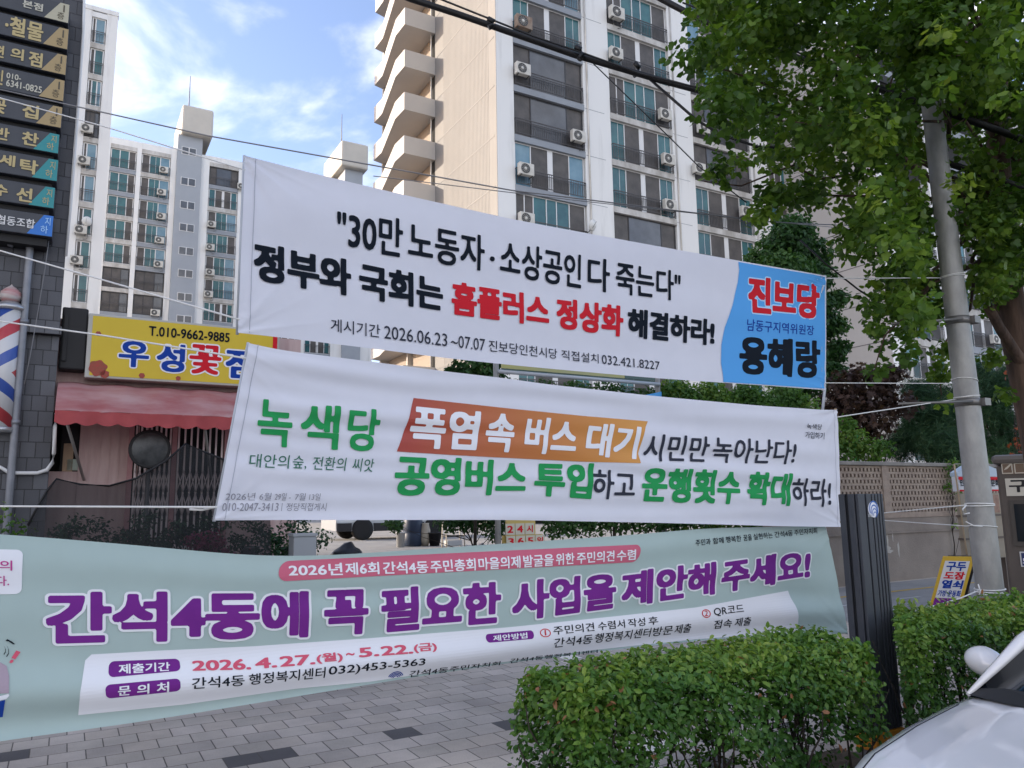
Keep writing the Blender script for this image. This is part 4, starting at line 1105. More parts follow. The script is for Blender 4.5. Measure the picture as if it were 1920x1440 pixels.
# ================================================================ FLOWER SHOP
NS = 11.1
fs = thing('flower_shop', 'low flower shop with pink wall panels, awning and a folding gate', 'shop', (0, NS, 0))
sx = lambda px, py, n=NS: pn(px, py, n)[0]
pinkw = mat('pink_panel', (0.56, 0.42, 0.40), 0.7, (0.45, 0.31, 0.30), 2.5, stretch=(3, 1, 0.4))
x0, x1, xe = sx(112, 820), sx(150, 820), sx(560, 800)
zr = pn(300, 600, NS)[2] - 0.1
xg0, xg1 = sx(250, 840), sx(420, 840)
b = MB()
b.box(x1, xg0, 0, 0.2, 0, zr); b.box(xg1, xe, 0, 0.2, 0, zr); b.box(xg0, xg1, 0, 0.2, pn(330, 780, NS)[2], zr)
b.box(x0 - 0.3, x1 - 0.002, 0.0, 0.2, 0, pn(110, 884, NS)[2]); b.box(x0 - 0.3, x1 - 0.002, 0, 0.2, pn(120, 770, NS)[2], zr)
b.box(x0 - 0.3, xe, 0.6, 5, 0, zr - 0.02, 1); b.box(x0 - 0.3, xe, 0.2, 5.05, zr - 0.06, zr)
for k in range(9): b.box(x1 + 0.11 * k, x1 + 0.11 * k + 0.012, -0.008, 0.0, 0.05, zr - 0.3)
b.build('wall', [pinkw, interior], fs)
b = MB(); zwb, zwt = pn(110, 884, NS)[2], pn(120, 770, NS)[2]
b.box(x0 + 0.02, x1 - 0.01, 0.16, 0.19, zwb + 0.01, zwt - 0.01); wn_ = b.build('window', blk, fs)
b = MB(); b.box(x0 + 0.1, x0 + 0.32, 0.10, 0.155, zwb + 0.02, zwb + 0.16, 0); b.box(x0 + 0.05, x0 + 0.16, 0.1, 0.155, zwt - 0.75, zwt - 0.4, 1)
b.build('poster', [mat('note_green', (0.5, 0.6, 0.52), 0.6), mat('note_orange', (0.45, 0.33, 0.22), 0.6)], wn_)
# folding gate: two leaves of uprights joined by scissor bars
gatem = mat('gate_metal', (0.70, 0.60, 0.60), 0.45, metal=0.3)
zg = pn(330, 782, NS)[2]
for (ga, gb) in ((xg0 + 0.03, (xg0 + xg1) / 2 - 0.12), ((xg0 + xg1) / 2 - 0.02, xg1 - 0.03)):
    b = MB(); k = 7; stp = (gb - ga) / k
    for i in range(k + 1): b.box(ga + i * stp - 0.011, ga + i * stp + 0.011, -0.03, -0.008, 0.04, zg)
    for zc in (0.45, 1.05, zg - 1.15, zg - 0.85):
        for i in range(k - 0):
            for sg in (1, -1):
                b.tube([(ga + i * stp, -0.036 - 0.006 * sg, zc - sg * 0.14), (ga + (i + 1) * stp, -0.036 - 0.006 * sg, zc + sg * 0.14)], 0.007, 4)
    b.build('folding_gate', gatem, fs)
b = MB()
for xx in (xg0 - 0.06, xg1 + 0.0, (xg0 + xg1) / 2 - 0.10): b.box(xx, xx + 0.06, -0.04, -0.003, 0, zg)
b.build('gate_post', mat('gate_post', (0.42, 0.22, 0.23), 0.6, (0.34, 0.17, 0.18), 5), fs)
# awning
awn = mat('awning_red', (0.42, 0.13, 0.13), 0.5, (0.58, 0.36, 0.35), 1.2, 0.1, 12, trans=0.25, stretch=(1.0, 1, 4))
awd = mat('awning_edge', (0.44, 0.07, 0.075), 0.55, (0.36, 0.055, 0.06), 4, trans=0.2)
A0, A1 = pn(128, 716, NS - 0.05), pn(103, 769, NS - 1.0)
axr = xe
aw = MB(); nseg = 40; prof = [(0.0, A0[2]), (-0.35, A0[2] - 0.10 + 0.03), (-0.62, (A0[2] + A1[2]) / 2 + 0.06), (-0.88, A1[2] + 0.10), (-0.97, A1[2])]
vs = []
for i in range(nseg + 1):
    t_ = i / nseg; x = A1[0] + (axr - A1[0]) * t_
    for (yy, zz) in prof: vs.append((x, yy + 0.012 * math.sin(i * 1.7), zz + 0.01 * math.sin(i * 0.9)))
k = len(prof); aw.add(vs, [(i * k + j, (i + 1) * k + j, (i + 1) * k + j + 1, i * k + j + 1) for i in range(nseg) for j in range(k - 1)], 0, True)
aw.add([vs[j] for j in range(k)] + [(vs[0][0], -0.0, A1[2])], [list(range(k + 1))], 0)
ao = aw.build('awning', awn, fs)
b = MB(); vs = []; m_ = 120
for i in range(m_ + 1):
    x = A1[0] + (axr - A1[0]) * i / m_
    d_ = 0.13 + 0.035 * abs(math.sin(i / m_ * math.pi * 14))
    vs += [(x, -0.975 + 0.006 * math.sin(i * 0.7), A1[2] + 0.004), (x, -0.985 + 0.01 * math.sin(i * 0.5), A1[2] - d_)]
b.add(vs, [(2 * i, 2 * i + 2, 2 * i + 3, 2 * i + 1) for i in range(m_)], 0, True)
b.build('valance', awd, ao)
b = MB()
armm = mat('arm_metal', (0.3, 0.29, 0.28), 0.5, metal=0.5)
for xx in (A1[0] + 0.1, A1[0] + 1.6):
    b = MB(); b.tube([(xx, -0.9, A1[2] - 0.05), (xx + 0.25, -0.02, A1[2] - 0.75)], 0.018, 6); b.build('awning_arm', armm, fs)
# yellow sign box
NY = NS - 0.3
c0, c1, c2, c3 = pn(170, 587, NY), pn(164, 706, NY), pn(524, 632, NY), pn(524, 724, NY)
zs0, zs1 = c1[2] - 0.01, c0[2]
ys = thing('shop_sign', 'long yellow shop sign with blue and red letters above the awning', 'shop sign', (c0[0], NY, zs0))
wd = c2[0] - c0[0]; hh = zs1 - zs0
yel = mat('sign_yellow', (0.60, 0.44, 0.02), 0.45, (0.56, 0.40, 0.018), 1.5)
b = MB(); b.bbox(-0.02, wd, 0, 0.26, 0, hh, 0.012); b.build('case', mat('sign_case', (0.42, 0.41, 0.38), 0.5), ys)
b = MB(); b.box(0.03, wd - 0.03, -0.006, -0.001, 0.03, hh - 0.03); b.build('face', yel, ys)
rosem = mat('rose_red', (0.34, 0.04, 0.03), 0.5, (0.22, 0.06, 0.03), 30)
for i in range(5):
    b = MB()
    cx, cz, r_ = ((0.12, 0.12, 0.10), (0.03 + 0.07, 0.55, 0.03), (0.62, 0.06, 0.035), (1.05, 0.055, 0.03), (0.2, 0.05, 0.05))[i]
    b.add([(cx + r_ * (1 + 0.08 * math.sin(6 * q + i) + 0.06 * math.sin(3 * q)) * math.cos(q), -0.009, cz * hh / 0.8 + r_ * (1 + 0.08 * math.sin(6 * q + i)) * math.sin(q)) for q in [2 * math.pi * j / 30 for j in range(30)]], [list(range(30))])
    b.build('rose_print', rosem, ys, recalc=False)
b = MB(); b.box(wd - 0.09, wd - 0.03, -0.010, -0.007, 0.03, hh - 0.03); b.build('end_stripe', i_red, ys)
def sgn(tx, px0, px1, ytl, ybl, m, off, halo=None):
    a, c = pn(px0, ytl, NY)[0] - c0[0], pn(px1, ytl, NY)[0] - c0[0]
    xm = (px0 + px1) / 2; zt, zb = pn(xm, ytl, NY)[2] - zs0, pn(xm, ybl, NY)[2] - zs0
    if halo: 
        v, f = bold(tx, off, 30); v2, f2 = bold(tx, off, 30, 0.045)
        bb4 = (v[:, 0].min(), v[:, 0].max(), v[:, 1].min(), v[:, 1].max())
        q = [(a, zb), (c, zb), (c, zt), (a, zt)]
        b = MB(); P = quad_map(v2, bb4, q); b.add([(p[0], -0.010, p[1]) for p in P], f2); b.build('lettering_outline', halo, ys, recalc=False)
    flat_text(tx, a, c, zb, zt, -0.0125, m, ys, off)
sgn('T.010-9662-9885', 279, 431, 618, 636, i_navy, 0.02)
sgn('우', 224, 281, 640, 689, i_dblue, 0.035, i_white); sgn('성', 295, 348, 645, 698, i_dblue, 0.035, i_white)
sgn('꽃', 356, 416, 647, 702, i_red, 0.03, i_white); sgn('점', 424, 480, 655, 710, i_dblue, 0.035, i_white)
# dark equipment between the buildings
a, c = pn(118, 583, NS), pn(158, 700, NS)
b = MB(); b.bbox(0, c[0] - a[0], 0, 0.4, 0, a[2] - c[2], 0.02); b.box(0.03, 0.07, -0.03, -0.003, 0.1, a[2] - c[2] - 0.1)
o = b.build('signboard_back', blk); place(o, (a[0], NS - 0.25, c[2])); tag(o, 'black cabinet wedged between the dark building and the yellow sign', 'cabinet')
# convex mirror
mq = pn(281, 842, NS - 0.55)
cm = thing('convex_mirror', 'round dark convex mirror in front of the folding gate', 'mirror', (mq[0], NS - 0.55, mq[2]))
b = MB(); b.lathe([(0.225 * math.sin(a), -0.035 * math.cos(a)) for a in [math.pi / 2 * k / 10 for k in range(10, -1, -1)]], 32, (0, 0, 0), 'y'); b.build('face', mat('mirror_dark', (0.10, 0.105, 0.11), 0.4, (0.04, 0.043, 0.047), 5, metal=0.5), cm)
b = MB(); b.lathe([(0.222, 0.02), (0.24, 0.02), (0.24, -0.015), (0.222, -0.015)], 32, (0, 0, 0), 'y'); b.build('rim', blk, cm)
b = MB(); b.tube([(0, 0.05, 0), (0, 0.05, -mq[2] + 0.02)], 0.025, 8); b.build('post', railm, cm)
# dark shade net hung in front of the gate
netm = mat('shade_net', (0.008, 0.009, 0.011), 0.85, alpha=0.76)
poly = [(52, 985), (70, 950), (88, 920), (106, 898), (150, 908), (205, 911), (255, 897), (310, 865), (348, 832), (385, 848), (420, 862), (470, 880), (505, 912)]
NN_ = NS - 2.15
b = MB(); top = [pn(x, y, NN_) for x, y in poly]; vs = []; nz_ = 8
for i, p in enumerate(top):
    for j in range(nz_ + 1):
        t_ = j / nz_; vs.append((p[0] - top[0][0], -0.35 * t_ + 0.03 * math.sin(i * 1.3 + 4 * t_), p[2] * (1 - t_) + 0.25 * t_))
b.add(vs, [(i * (nz_ + 1) + j, (i + 1) * (nz_ + 1) + j, (i + 1) * (nz_ + 1) + j + 1, i * (nz_ + 1) + j + 1) for i in range(len(top) - 1) for j in range(nz_)], 0, True)
nt_ = thing('shade_net', 'dark see-through shade net sagging over the potted plants of the flower shop', 'net', (top[0][0], NN_, 0))
b.build('mesh_cloth', netm, nt_)
b = MB(); b.tube([(p[0] - top[0][0], -0.004, p[2]) for p in top], 0.012, 6); b.build('hem', blk, nt_)

# ================================================================ FOLIAGE TOOLS
def leaves(name, P, Nrm, size, kind, m, parent=None, tint=None, droop=0.0, jitter=0.9):
    """P (k,3) leaf roots, Nrm (k,3) preferred face directions; every leaf a few real faces in one mesh"""
    k = len(P); sz = size * nrg.uniform(0.65, 1.25, k)
    nr = Nrm + nrg.normal(0, jitter, (k, 3)); nr /= np.linalg.norm(nr, axis=1)[:, None] + 1e-9
    t = nrg.normal(0, 1, (k, 3)); t[:, 2] -= droop
    t -= nr * np.sum(t * nr, 1)[:, None]; t /= np.linalg.norm(t, axis=1)[:, None] + 1e-9
    s_ = np.cross(nr, t)
    if kind == 'fan':      # ginkgo: a notched fan on a stalk
        loc = [(0, 0, 0), (0.50, 0.42, 0.05), (0.40, 0.86, 0.12), (0.06, 0.82, 0.0), (-0.06, 0.82, 0.0), (-0.40, 0.86, 0.12), (-0.50, 0.42, 0.05)]
        fcs = [(0, 1, 2), (0, 2, 3), (0, 3, 4), (0, 4, 5), (0, 5, 6)]
        fcs = [(0, 1, 2, 3), (0, 3, 4), (0, 4, 5, 6)]
    elif kind == 'oval':
        loc = [(0, 0, 0), (0.26, 0.35, 0.09), (0.22, 0.72, 0.09), (0, 1.0, -0.05), (-0.22, 0.72, 0.09), (-0.26, 0.35, 0.09), (0, 0.5, 0.0)]
        fcs = [(0, 1, 2, 6), (2, 3, 6), (6, 3, 4), (0, 6, 4, 5)]
    elif kind == 'palm':   # lobed maple leaf
        loc = [(0, 0, 0), (0.55, 0.25, 0), (0.2, 0.4, 0.03), (0.45, 0.8, 0), (0.1, 0.6, 0.03), (0, 1.1, 0), (-0.1, 0.6, 0.03), (-0.45, 0.8, 0), (-0.2, 0.4, 0.03), (-0.55, 0.25, 0)]
        fcs = [(0, 1, 2), (0, 2, 3, 4), (0, 4, 5, 6), (0, 6, 7, 8), (0, 8, 9)]
    else:                  # needle spray
        loc = [(0, 0, 0), (0.03, 0.1, 0), (0.40, 0.8, 0.1), (0.05, 0.3, 0), (0.02, 1.0, 0), (-0.03, 0.3, 0), (-0.40, 0.8, 0.1), (-0.03, 0.1, 0), (0.0, 0.2, 0.02), (0.1, 0.75, 0.4), (0.0, 0.3, 0.03)]
        fcs = [(0, 1, 2), (0, 3, 4, 5), (0, 6, 7), (8, 9, 10)]
    loc = np.array(loc); nv = len(loc)
    V = P[:, None, :] + sz[:, None, None] * (loc[None, :, 0, None] * s_[:, None] + loc[None, :, 1, None] * t[:, None] + loc[None, :, 2, None] * nr[:, None])
    V = V.reshape(-1, 3)
    base = (np.arange(k) * nv)
    lt, ls, cnt = [], [], 0
    idx = []
    for f in fcs: idx.append((base[:, None] + np.array(f)[None]))
    tot = np.concatenate([np.full(k, len(f)) for f in fcs])
    flat = np.concatenate([a.reshape(-1) for a in idx])
    me = bpy.data.meshes.new(name)
    me.vertices.add(len(V)); me.vertices.foreach_set('co', V.reshape(-1).astype(np.float32))
    me.loops.add(len(flat)); me.loops.foreach_set('vertex_index', flat.astype(np.int32))
    me.polygons.add(len(tot)); st = np.concatenate([[0], np.cumsum(tot)[:-1]])
    me.polygons.foreach_set('loop_start', st.astype(np.int32))
    me.polygons.foreach_set('loop_total', tot.astype(np.int32))
    me.update(calc_edges=True); me.validate()
    if tint is None: tint = nrg.uniform(0, 1, k)
    at = me.attributes.new('tint', 'FLOAT', 'POINT')
    at.data.foreach_set('value', np.repeat(tint, nv).astype(np.float32))
    me.materials.append(m)
    o = bpy.data.objects.new(name, me); COL.objects.link(o)
    if parent: o.parent = parent
    return o
def clump(centers, radii, per, hollow=0.45, flat=0.8):
    """leaf positions spread through ellipsoidal clumps, denser toward their skins"""
    Ps, Ns, Ts = [], [], []
    for c, r in zip(centers, radii):
        k = int(per * (r / 0.3) ** 2) if per > 0 else 10
        d = nrg.normal(0, 1, (k, 3)); d /= np.linalg.norm(d, axis=1)[:, None]
        rr = r * (hollow + (1 - hollow) * nrg.uniform(0, 1, k) ** 0.6)
        p = d * rr[:, None]; p[:, 2] *= flat
        Ps.append(np.asarray(c) + p); n_ = d.copy(); n_[:, 2] += 0.7; Ns.append(n_)
        Ts.append(np.full(k, nrg.uniform(0, 0.55)) + nrg.uniform(0, 0.45, k))
    return np.concatenate(Ps), np.concatenate(Ns), np.concatenate(Ts)
bark = mat('bark', (0.13, 0.082, 0.060), 0.9, (0.045, 0.030, 0.024), 9, 1.0, 22, stretch=(1, 1, 0.16), detail=8)
barkd = mat('bark_dark', (0.045, 0.035, 0.028), 0.9, (0.025, 0.02, 0.017), 8, 0.6, 30)
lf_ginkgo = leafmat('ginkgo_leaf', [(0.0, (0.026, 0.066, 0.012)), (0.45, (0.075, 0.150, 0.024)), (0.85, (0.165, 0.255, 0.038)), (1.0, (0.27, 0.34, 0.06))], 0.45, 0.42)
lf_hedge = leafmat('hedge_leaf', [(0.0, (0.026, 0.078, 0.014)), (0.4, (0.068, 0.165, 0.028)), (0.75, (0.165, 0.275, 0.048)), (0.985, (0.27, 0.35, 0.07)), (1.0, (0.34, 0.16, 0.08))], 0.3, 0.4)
lf_dark = leafmat('dark_leaf', [(0.0, (0.019, 0.056, 0.020)), (0.6, (0.037, 0.098, 0.027)), (1.0, (0.075, 0.150, 0.037))], 0.3)
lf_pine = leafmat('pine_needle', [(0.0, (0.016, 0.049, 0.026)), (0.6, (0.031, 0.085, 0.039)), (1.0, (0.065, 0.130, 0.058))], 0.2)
lf_red = leafmat('maple_leaf', [(0.0, (0.022, 0.014, 0.012)), (0.7, (0.042, 0.024, 0.02)), (1.0, (0.075, 0.045, 0.034))], 0.3)
lf_light = leafmat('light_leaf', [(0.0, (0.036, 0.096, 0.022)), (0.6, (0.084, 0.180, 0.036)), (1.0, (0.180, 0.264, 0.060))], 0.4)
def limb(b, p0, p1, r0, r1, wob=0.1, seg=6, n=6, sag=0.0):
    p0, p1 = Vector(p0), Vector(p1); ln = (p1 - p0).length; pts = []; rs = []
    for i in range(n + 1):
        t = i / n; p = p0.lerp(p1, t)
        if 0 < i < n: p += Vector((rnd.uniform(-1, 1), rnd.uniform(-1, 1), rnd.uniform(-1, 1))) * wob * ln * 0.35
        p.z += sag * math.sin(math.pi * t) * ln
        pts.append(p); rs.append(r0 + (r1 - r0) * t)
    b.tube(pts, rs, seg); return pts
def rel(P, o): return np.asarray(P) - np.array([o[0], o[1], o[2]])

# ---- the ginkgo over the pavement
gb = pY(2008, 1170, 7.7); gb[2] = 0
gk = thing('ginkgo_tree', 'big ginkgo tree with fan leaves overhanging the right of the pavement', 'tree', tuple(gb))
def inpoly(x, y, P):
    c = False; j = len(P) - 1
    for i in range(len(P)):
        if (P[i][1] > y) != (P[j][1] > y) and x < (P[j][0] - P[i][0]) * (y - P[i][1]) / (P[j][1] - P[i][1]) + P[i][0]: c = not c
        j = i
    return c
GP = [([(1340, -160), (1310, 40), (1298, 100), (1300, 135), (1345, 205), (1385, 250), (1440, 320), (1540, 335), (1580, 440), (1610, 505), (1640, 560), (1690, 575), (1755, 590), (1760, 300), (1760, 190), (2150, 190), (2150, -160)], 360, 0.17, 0.30, 5.6, 9.2),
      ([(1312, 345), (1345, 300), (1382, 296), (1386, 322), (1335, 350)], 7, 0.09, 0.14, 6.6, 7.2),
      ([(1405, 395), (1450, 345), (1540, 345), (1530, 368), (1470, 390), (1420, 415)], 14, 0.11, 0.18, 6.6, 7.6),
      ([(1612, 560), (1740, 560), (1735, 610), (1720, 625), (1690, 610), (1660, 640), (1650, 700), (1638, 690), (1645, 630)], 22, 0.09, 0.15, 6.4, 7.6),
      ([(1752, 560), (1768, 560), (1778, 740), (1768, 765), (1756, 640)], 11, 0.08, 0.13, 7.2, 7.8),
      ([(1690, 620), (1722, 610), (1715, 690), (1697, 690)], 7, 0.08, 0.12, 6.6, 7.2),
      ([(1655, 690), (1640, 705), (1632, 696)], 3, 0.08, 0.1, 6.6, 7.2),
      ([(1785, 190), (2150, 190), (2150, 540), (1905, 520), (1850, 560), (1838, 480), (1818, 380), (1800, 280)], 130, 0.16, 0.28, 6.6, 9.2),
      ([(1805, 360), (1920, 380), (1900, 560), (1850, 580)], 34, 0.12, 0.2, 6.6, 8.0),
      ([(1840, 640), (1880, 660), (1890, 770), (1850, 740)], 5, 0.1, 0.14, 7.6, 8.2)]
cs, rs_ = [], []
for poly, k, r0, r1, y0, y1 in GP:
    xs = [p[0] for p in poly]; ys = [p[1] for p in poly]; got = 0
    while got < k:
        x, y = rnd.uniform(min(xs), max(xs)), rnd.uniform(min(ys), max(ys))
        if inpoly(x, y, poly): cs.append(pY(x, y, rnd.uniform(y0, y1))); rs_.append(rnd.uniform(r0, r1)); got += 1
for px, py, Y, r in [(1745 + rnd.uniform(-30, 30), rnd.uniform(-60, 150), rnd.uniform(5.6, 6.5), 0.2) for _ in range(22)] + [(1745 + rnd.uniform(-18, 18), rnd.uniform(60, 165), rnd.uniform(5.9, 6.5), 0.15) for _ in range(8)] + [(1700 + rnd.uniform(-60, 60), rnd.uniform(480, 580), rnd.uniform(6.9, 8.2), 0.16) for _ in range(12)]:
    cs.append(pY(px, py, Y)); rs_.append(r)
for px, py, Y, r in ((1772, 160, 5.4, 0.11), (1895, 75, 5.0, 0.13), (1880, 190, 5.2, 0.12), (1640, 372, 5.6, 0.12), (1800, 350, 6.0, 0.14), (1590, 195, 6.0, 0.12), (1760, 60, 5.4, 0.12), (1645, 265, 5.8, 0.13)):
    cs.append(pY(px, py, Y)); rs_.append(r)
cs = np.array(cs)
P, Nn, Tt = clump(rel(cs, gb), rs_, 165, 0.2, 0.85)
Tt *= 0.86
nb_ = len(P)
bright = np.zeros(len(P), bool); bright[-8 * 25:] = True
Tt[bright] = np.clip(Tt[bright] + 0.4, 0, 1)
Wd = np.stack([(P[:, 0] + gb[0]) * D_[k] + (P[:, 1] + gb[1]) * N_[k] for k in (0, 1)] + [P[:, 2]], 1) - CAMP      # no leaves right before the pole's clear face
dp_ = Wd @ _f; qx, qy = 960 + F * (Wd @ _r) / dp_, 720 - F * (Wd @ _u) / dp_; xl = 1747 + (qy - 360) * 0.119
keep = ~((qy > 190) & (qx > xl - 10) & (qx < xl + 27) & (Wd[:, 1] < 7.1)); P, Nn, Tt = P[keep], Nn[keep], Tt[keep]
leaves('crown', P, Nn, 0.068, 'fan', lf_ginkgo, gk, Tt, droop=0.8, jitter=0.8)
b = MB()
tp = [gb] + [pY(x, y, Y) for x, y, Y in ((1962, 900, 7.75), (1930, 740, 7.8), (1891, 560, 7.85), (1876, 380, 7.9), (1868, 200, 8.0), (1866, 40, 8.1), (1868, -140, 8.2))]
tp = [Vector(rel(p, gb)) for p in tp]
b.tube(tp, [0.20, 0.16, 0.15, 0.14, 0.12, 0.10, 0.08, 0.05], 16)
limb(b, tp[2] + Vector((0, 0, 0.25)), Vector(rel(pY(1852, 575, 7.4), gb)), 0.06, 0.045, 0.02, 8)
for i in range(26):
    j = rnd.randrange(len(cs)); tgt = Vector(rel(cs[j], gb)); k = rnd.choice([4, 4, 5, 5, 6, 6])
    limb(b, tp[k].lerp(tp[k - 1], rnd.random() * 0.7), tgt, rnd.uniform(0.022, 0.045), 0.006, 0.18, 5, 7, 0.04)
for tgt in ((1320, 340, 6.9), (1430, 395, 7.0), (1290, 110, 7.2), (1640, 690, 6.9), (1765, 740, 7.5)):
    limb(b, tp[4], Vector(rel(pY(*tgt), gb)), 0.03, 0.005, 0.10, 5, 8, 0.05)
b.build('trunk', bark, gk)

# ---- hedges
def hedge(label, s0, s1, n0, n1, h, count, thin=0.0, ends=(True, True), skew=0.0):
    t = thing('hedge', label, 'hedge', (s0, n0, 0), 0, 'clipped hedges along the kerb')
    Lh, Wh = s1 - s0, n1 - n0; k = count
    P, Q = [], []
    area = dict(top=Lh * Wh * 1.5, front=Lh * h, back=Lh * h * 0.5, e0=Wh * h if ends[0] else 0, e1=Wh * h * 0.7 if ends[1] else 0); tot = sum(area.values())
    rg = nrg
    for nm, a in area.items():
        c = int(k * a / tot)
        if c == 0: continue
        u, v, dp = rg.uniform(0, 1, c), rg.uniform(0, 1, c), np.abs(rg.normal(0, 0.055, c))
        if nm in ('front', 'back', 'e0', 'e1'):
            v = v ** (0.80)
            gap = (np.sin(u * Lh * 5.1 + 1.0) * np.sin(u * Lh * 2.3 + v * 7) > 0.25 - 0.5 * (v < 0.45)) & (v < 0.62) & (rg.uniform(0, 1, c) < thin)
        else: gap = np.zeros(c, bool)
        lump = 0.022 * np.sin(u * Lh * 6.0 + v * 5) + 0.02 * np.sin(u * Lh * 13 + 2 + v * 9) + 0.015 * rg.normal(0, 1, c)
        if nm == 'top': p = np.stack([u * Lh, v * Wh, h - dp * 1.3 + lump], 1); q = np.tile((0, -0.1, 1.0), (c, 1))
        elif nm == 'front': p = np.stack([u * Lh, dp - lump, v * h], 1); q = np.tile((0, -1, 0.75), (c, 1))
        elif nm == 'back': p = np.stack([u * Lh, Wh - dp + lump, v * h], 1); q = np.tile((0, 1, 0.7), (c, 1))
        elif nm == 'e0': p = np.stack([dp - lump, u * Wh, v * h], 1); q = np.tile((-1, 0, 0.75), (c, 1))
        else: p = np.stack([Lh - dp + lump, u * Wh, v * h], 1); q = np.tile((1, 0, 0.7), (c, 1))
        hole = (np.sin(p[:, 0] * 11 + 3 * np.sin(p[:, 2] * 9)) * np.sin(p[:, 2] * 13 + 2 * np.sin(p[:, 0] * 7) + p[:, 1] * 9) > 0.62) & (rg.uniform(0, 1, c) < 0.8) & (nm != 'top')
        gap = gap | hole
        # rounded shoulders
        edge = np.minimum(np.minimum(p[:, 1], Wh - p[:, 1]), np.minimum(p[:, 0], Lh - p[:, 0]))
        p[:, 2] -= np.clip(0.045 - edge, 0, 0.045) * (p[:, 2] > h * 0.8) * 0.9
        P.append(p[~gap]); Q.append(q[~gap])
    c = int(k * 0.10); P.append(np.stack([rg.uniform(0.06, Lh - 0.06, c), rg.uniform(0.08, Wh - 0.08, c), rg.uniform(0.4, 0.92, c) * h], 1)); Q.append(np.tile((0, 0, 1.0), (c, 1)))
    # a few upright shoots breaking the clipped outline
    for i in range(int(Lh * 13)):
        x, y = rg.uniform(0.05, Lh - 0.05), rg.uniform(0.05, Wh - 0.05); m_ = rg.integers(5, 9); hh_ = rg.uniform(0.02, 0.09)
        P.append(np.stack([x + rg.normal(0, 0.008, m_), y + rg.normal(0, 0.008, m_), h - 0.02 + np.linspace(0, hh_, m_)], 1)); Q.append(np.tile((0, 0, 0.5), (m_, 1)))
    P, Q = np.concatenate(P), np.concatenate(Q)
    if skew:       # the end beside the post is cut on the slant
        lim = np.maximum(0.0, skew * (P[:, 1] + n0) - s0); e_ = P[:, 0] < lim
        mv = e_ & (rg.uniform(0, 1, len(P)) < 0.7); P[mv, 0] = lim[mv] + np.abs(rg.normal(0, 0.04, mv.sum())); k_ = ~(e_ & ~mv); P, Q = P[k_], Q[k_]
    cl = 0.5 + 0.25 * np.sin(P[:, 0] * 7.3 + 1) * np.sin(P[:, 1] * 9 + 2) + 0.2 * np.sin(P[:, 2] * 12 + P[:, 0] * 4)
    tn = np.clip(cl * 0.42 + 0.42 * (P[:, 2] / h) ** 4 + rg.uniform(0, 0.45, len(P)) - 0.2, 0, 0.975)  # paler young leaves on top; shade on the lower sides is tinted in too
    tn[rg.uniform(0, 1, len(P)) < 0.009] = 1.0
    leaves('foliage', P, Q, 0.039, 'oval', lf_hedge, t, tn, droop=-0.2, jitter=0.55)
    b = MB()
    x = 0.1
    while x < Lh - 0.05:
        y = rnd.uniform(0.12, Wh - 0.12)
        if skew and x < skew * (y + n0) - s0 + 0.1: x += 0.05; continue
        pass; base = Vector((x, y, 0.0))
        for j in range(4):
            limb(b, base, Vector((x + rnd.uniform(-0.2, 0.2), y + rnd.uniform(-0.2, 0.2), h * rnd.uniform(0.6, 0.95))), rnd.uniform(0.006, 0.012), 0.003, 0.14, 4, 5)
        x += rnd.uniform(0.09, 0.16)
    b.build('stems', barkd, t)
    return t
hl = pn(1063, 1300, 2.92)
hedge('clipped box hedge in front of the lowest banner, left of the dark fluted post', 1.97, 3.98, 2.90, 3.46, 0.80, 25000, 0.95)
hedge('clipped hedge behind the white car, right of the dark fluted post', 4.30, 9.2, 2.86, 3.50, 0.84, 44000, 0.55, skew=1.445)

# ---- trees and shrubs further back
def tree(name, label, cat, base, cl, size, kind, m, per, trunk_r=0.1, th=None, group=None, droop=0.3, hollow=0.3, barkm=None):
    """cl = [(px, py, Y, radius)] leaf clumps seen in the photograph, each given its own distance"""
    t = thing(name, label, cat, tuple(base), 0, group)
    c = np.array([pY(x, y, Y) for x, y, Y, r in cl]); c = rel(c, base); r = [q[3] for q in cl]
    P, Nn, Tt = clump(c, r, per, hollow)
    P[:, 2] = np.maximum(P[:, 2], 0.03)
    leaves('crown', P, Nn, size, kind, m, t, Tt, droop)
    b = MB(); topz = c[:, 2].max() * 0.8; cx, cy = c[:, 0].mean(), c[:, 1].mean()
    tr = limb(b, (0, 0, 0), (cx * 0.6, cy * 0.6, topz), trunk_r, trunk_r * 0.3, 0.03, 8, 6)
    for p in c[:: max(1, len(c) // 9)]:
        k = rnd.randint(1, 4); limb(b, tr[k], p, trunk_r * 0.35, trunk_r * 0.08, 0.12, 5, 5)
    b.build('trunk', barkm or barkd, t); return t
def gz(px, py, Y, g=0.0): p = pY(px, py, Y); return np.array([p[0], p[1], g])
tree('evergreen_tree', 'dense dark green tree behind the blue right end of the uppermost banner', 'tree', gz(1485, 800, 19, 0.3), [(1480, 455, 19, .75), (1440, 490, 19, .6), (1520, 480, 19.3, .6), (1490, 430, 19, .5), (1415, 500, 19, .42), (1530, 520, 18.8, .5), (1470, 520, 18.5, .8), (1500, 590, 19, .95), (1560, 610, 19, .42), (1572, 560, 19, .3), (1565, 660, 19, .35), (1440, 620, 19, .9), (1580, 650, 19, .22), (1500, 700, 19, .9), (1560, 700, 19, .4)], 0.13, 'oval', lf_dark, 330, 0.14)
tree('maple_tree', 'dark red maple just right of the blue banner end, behind the lattice wall', 'tree', gz(1640, 870, 17, 0.0), [(1600, 760, 17, .55), (1640, 740, 17.2, .5), (1585, 720, 17, .4), (1660, 715, 17, .35), (1630, 790, 16.8, .55), (1690, 760, 17, .4), (1580, 800, 17, .4), (1675, 700, 17, .3), (1560, 760, 17.2, .4), (1610, 700, 17.2, .3), (1640, 705, 17, .25)], 0.13, 'palm', lf_red, 150, 0.06)
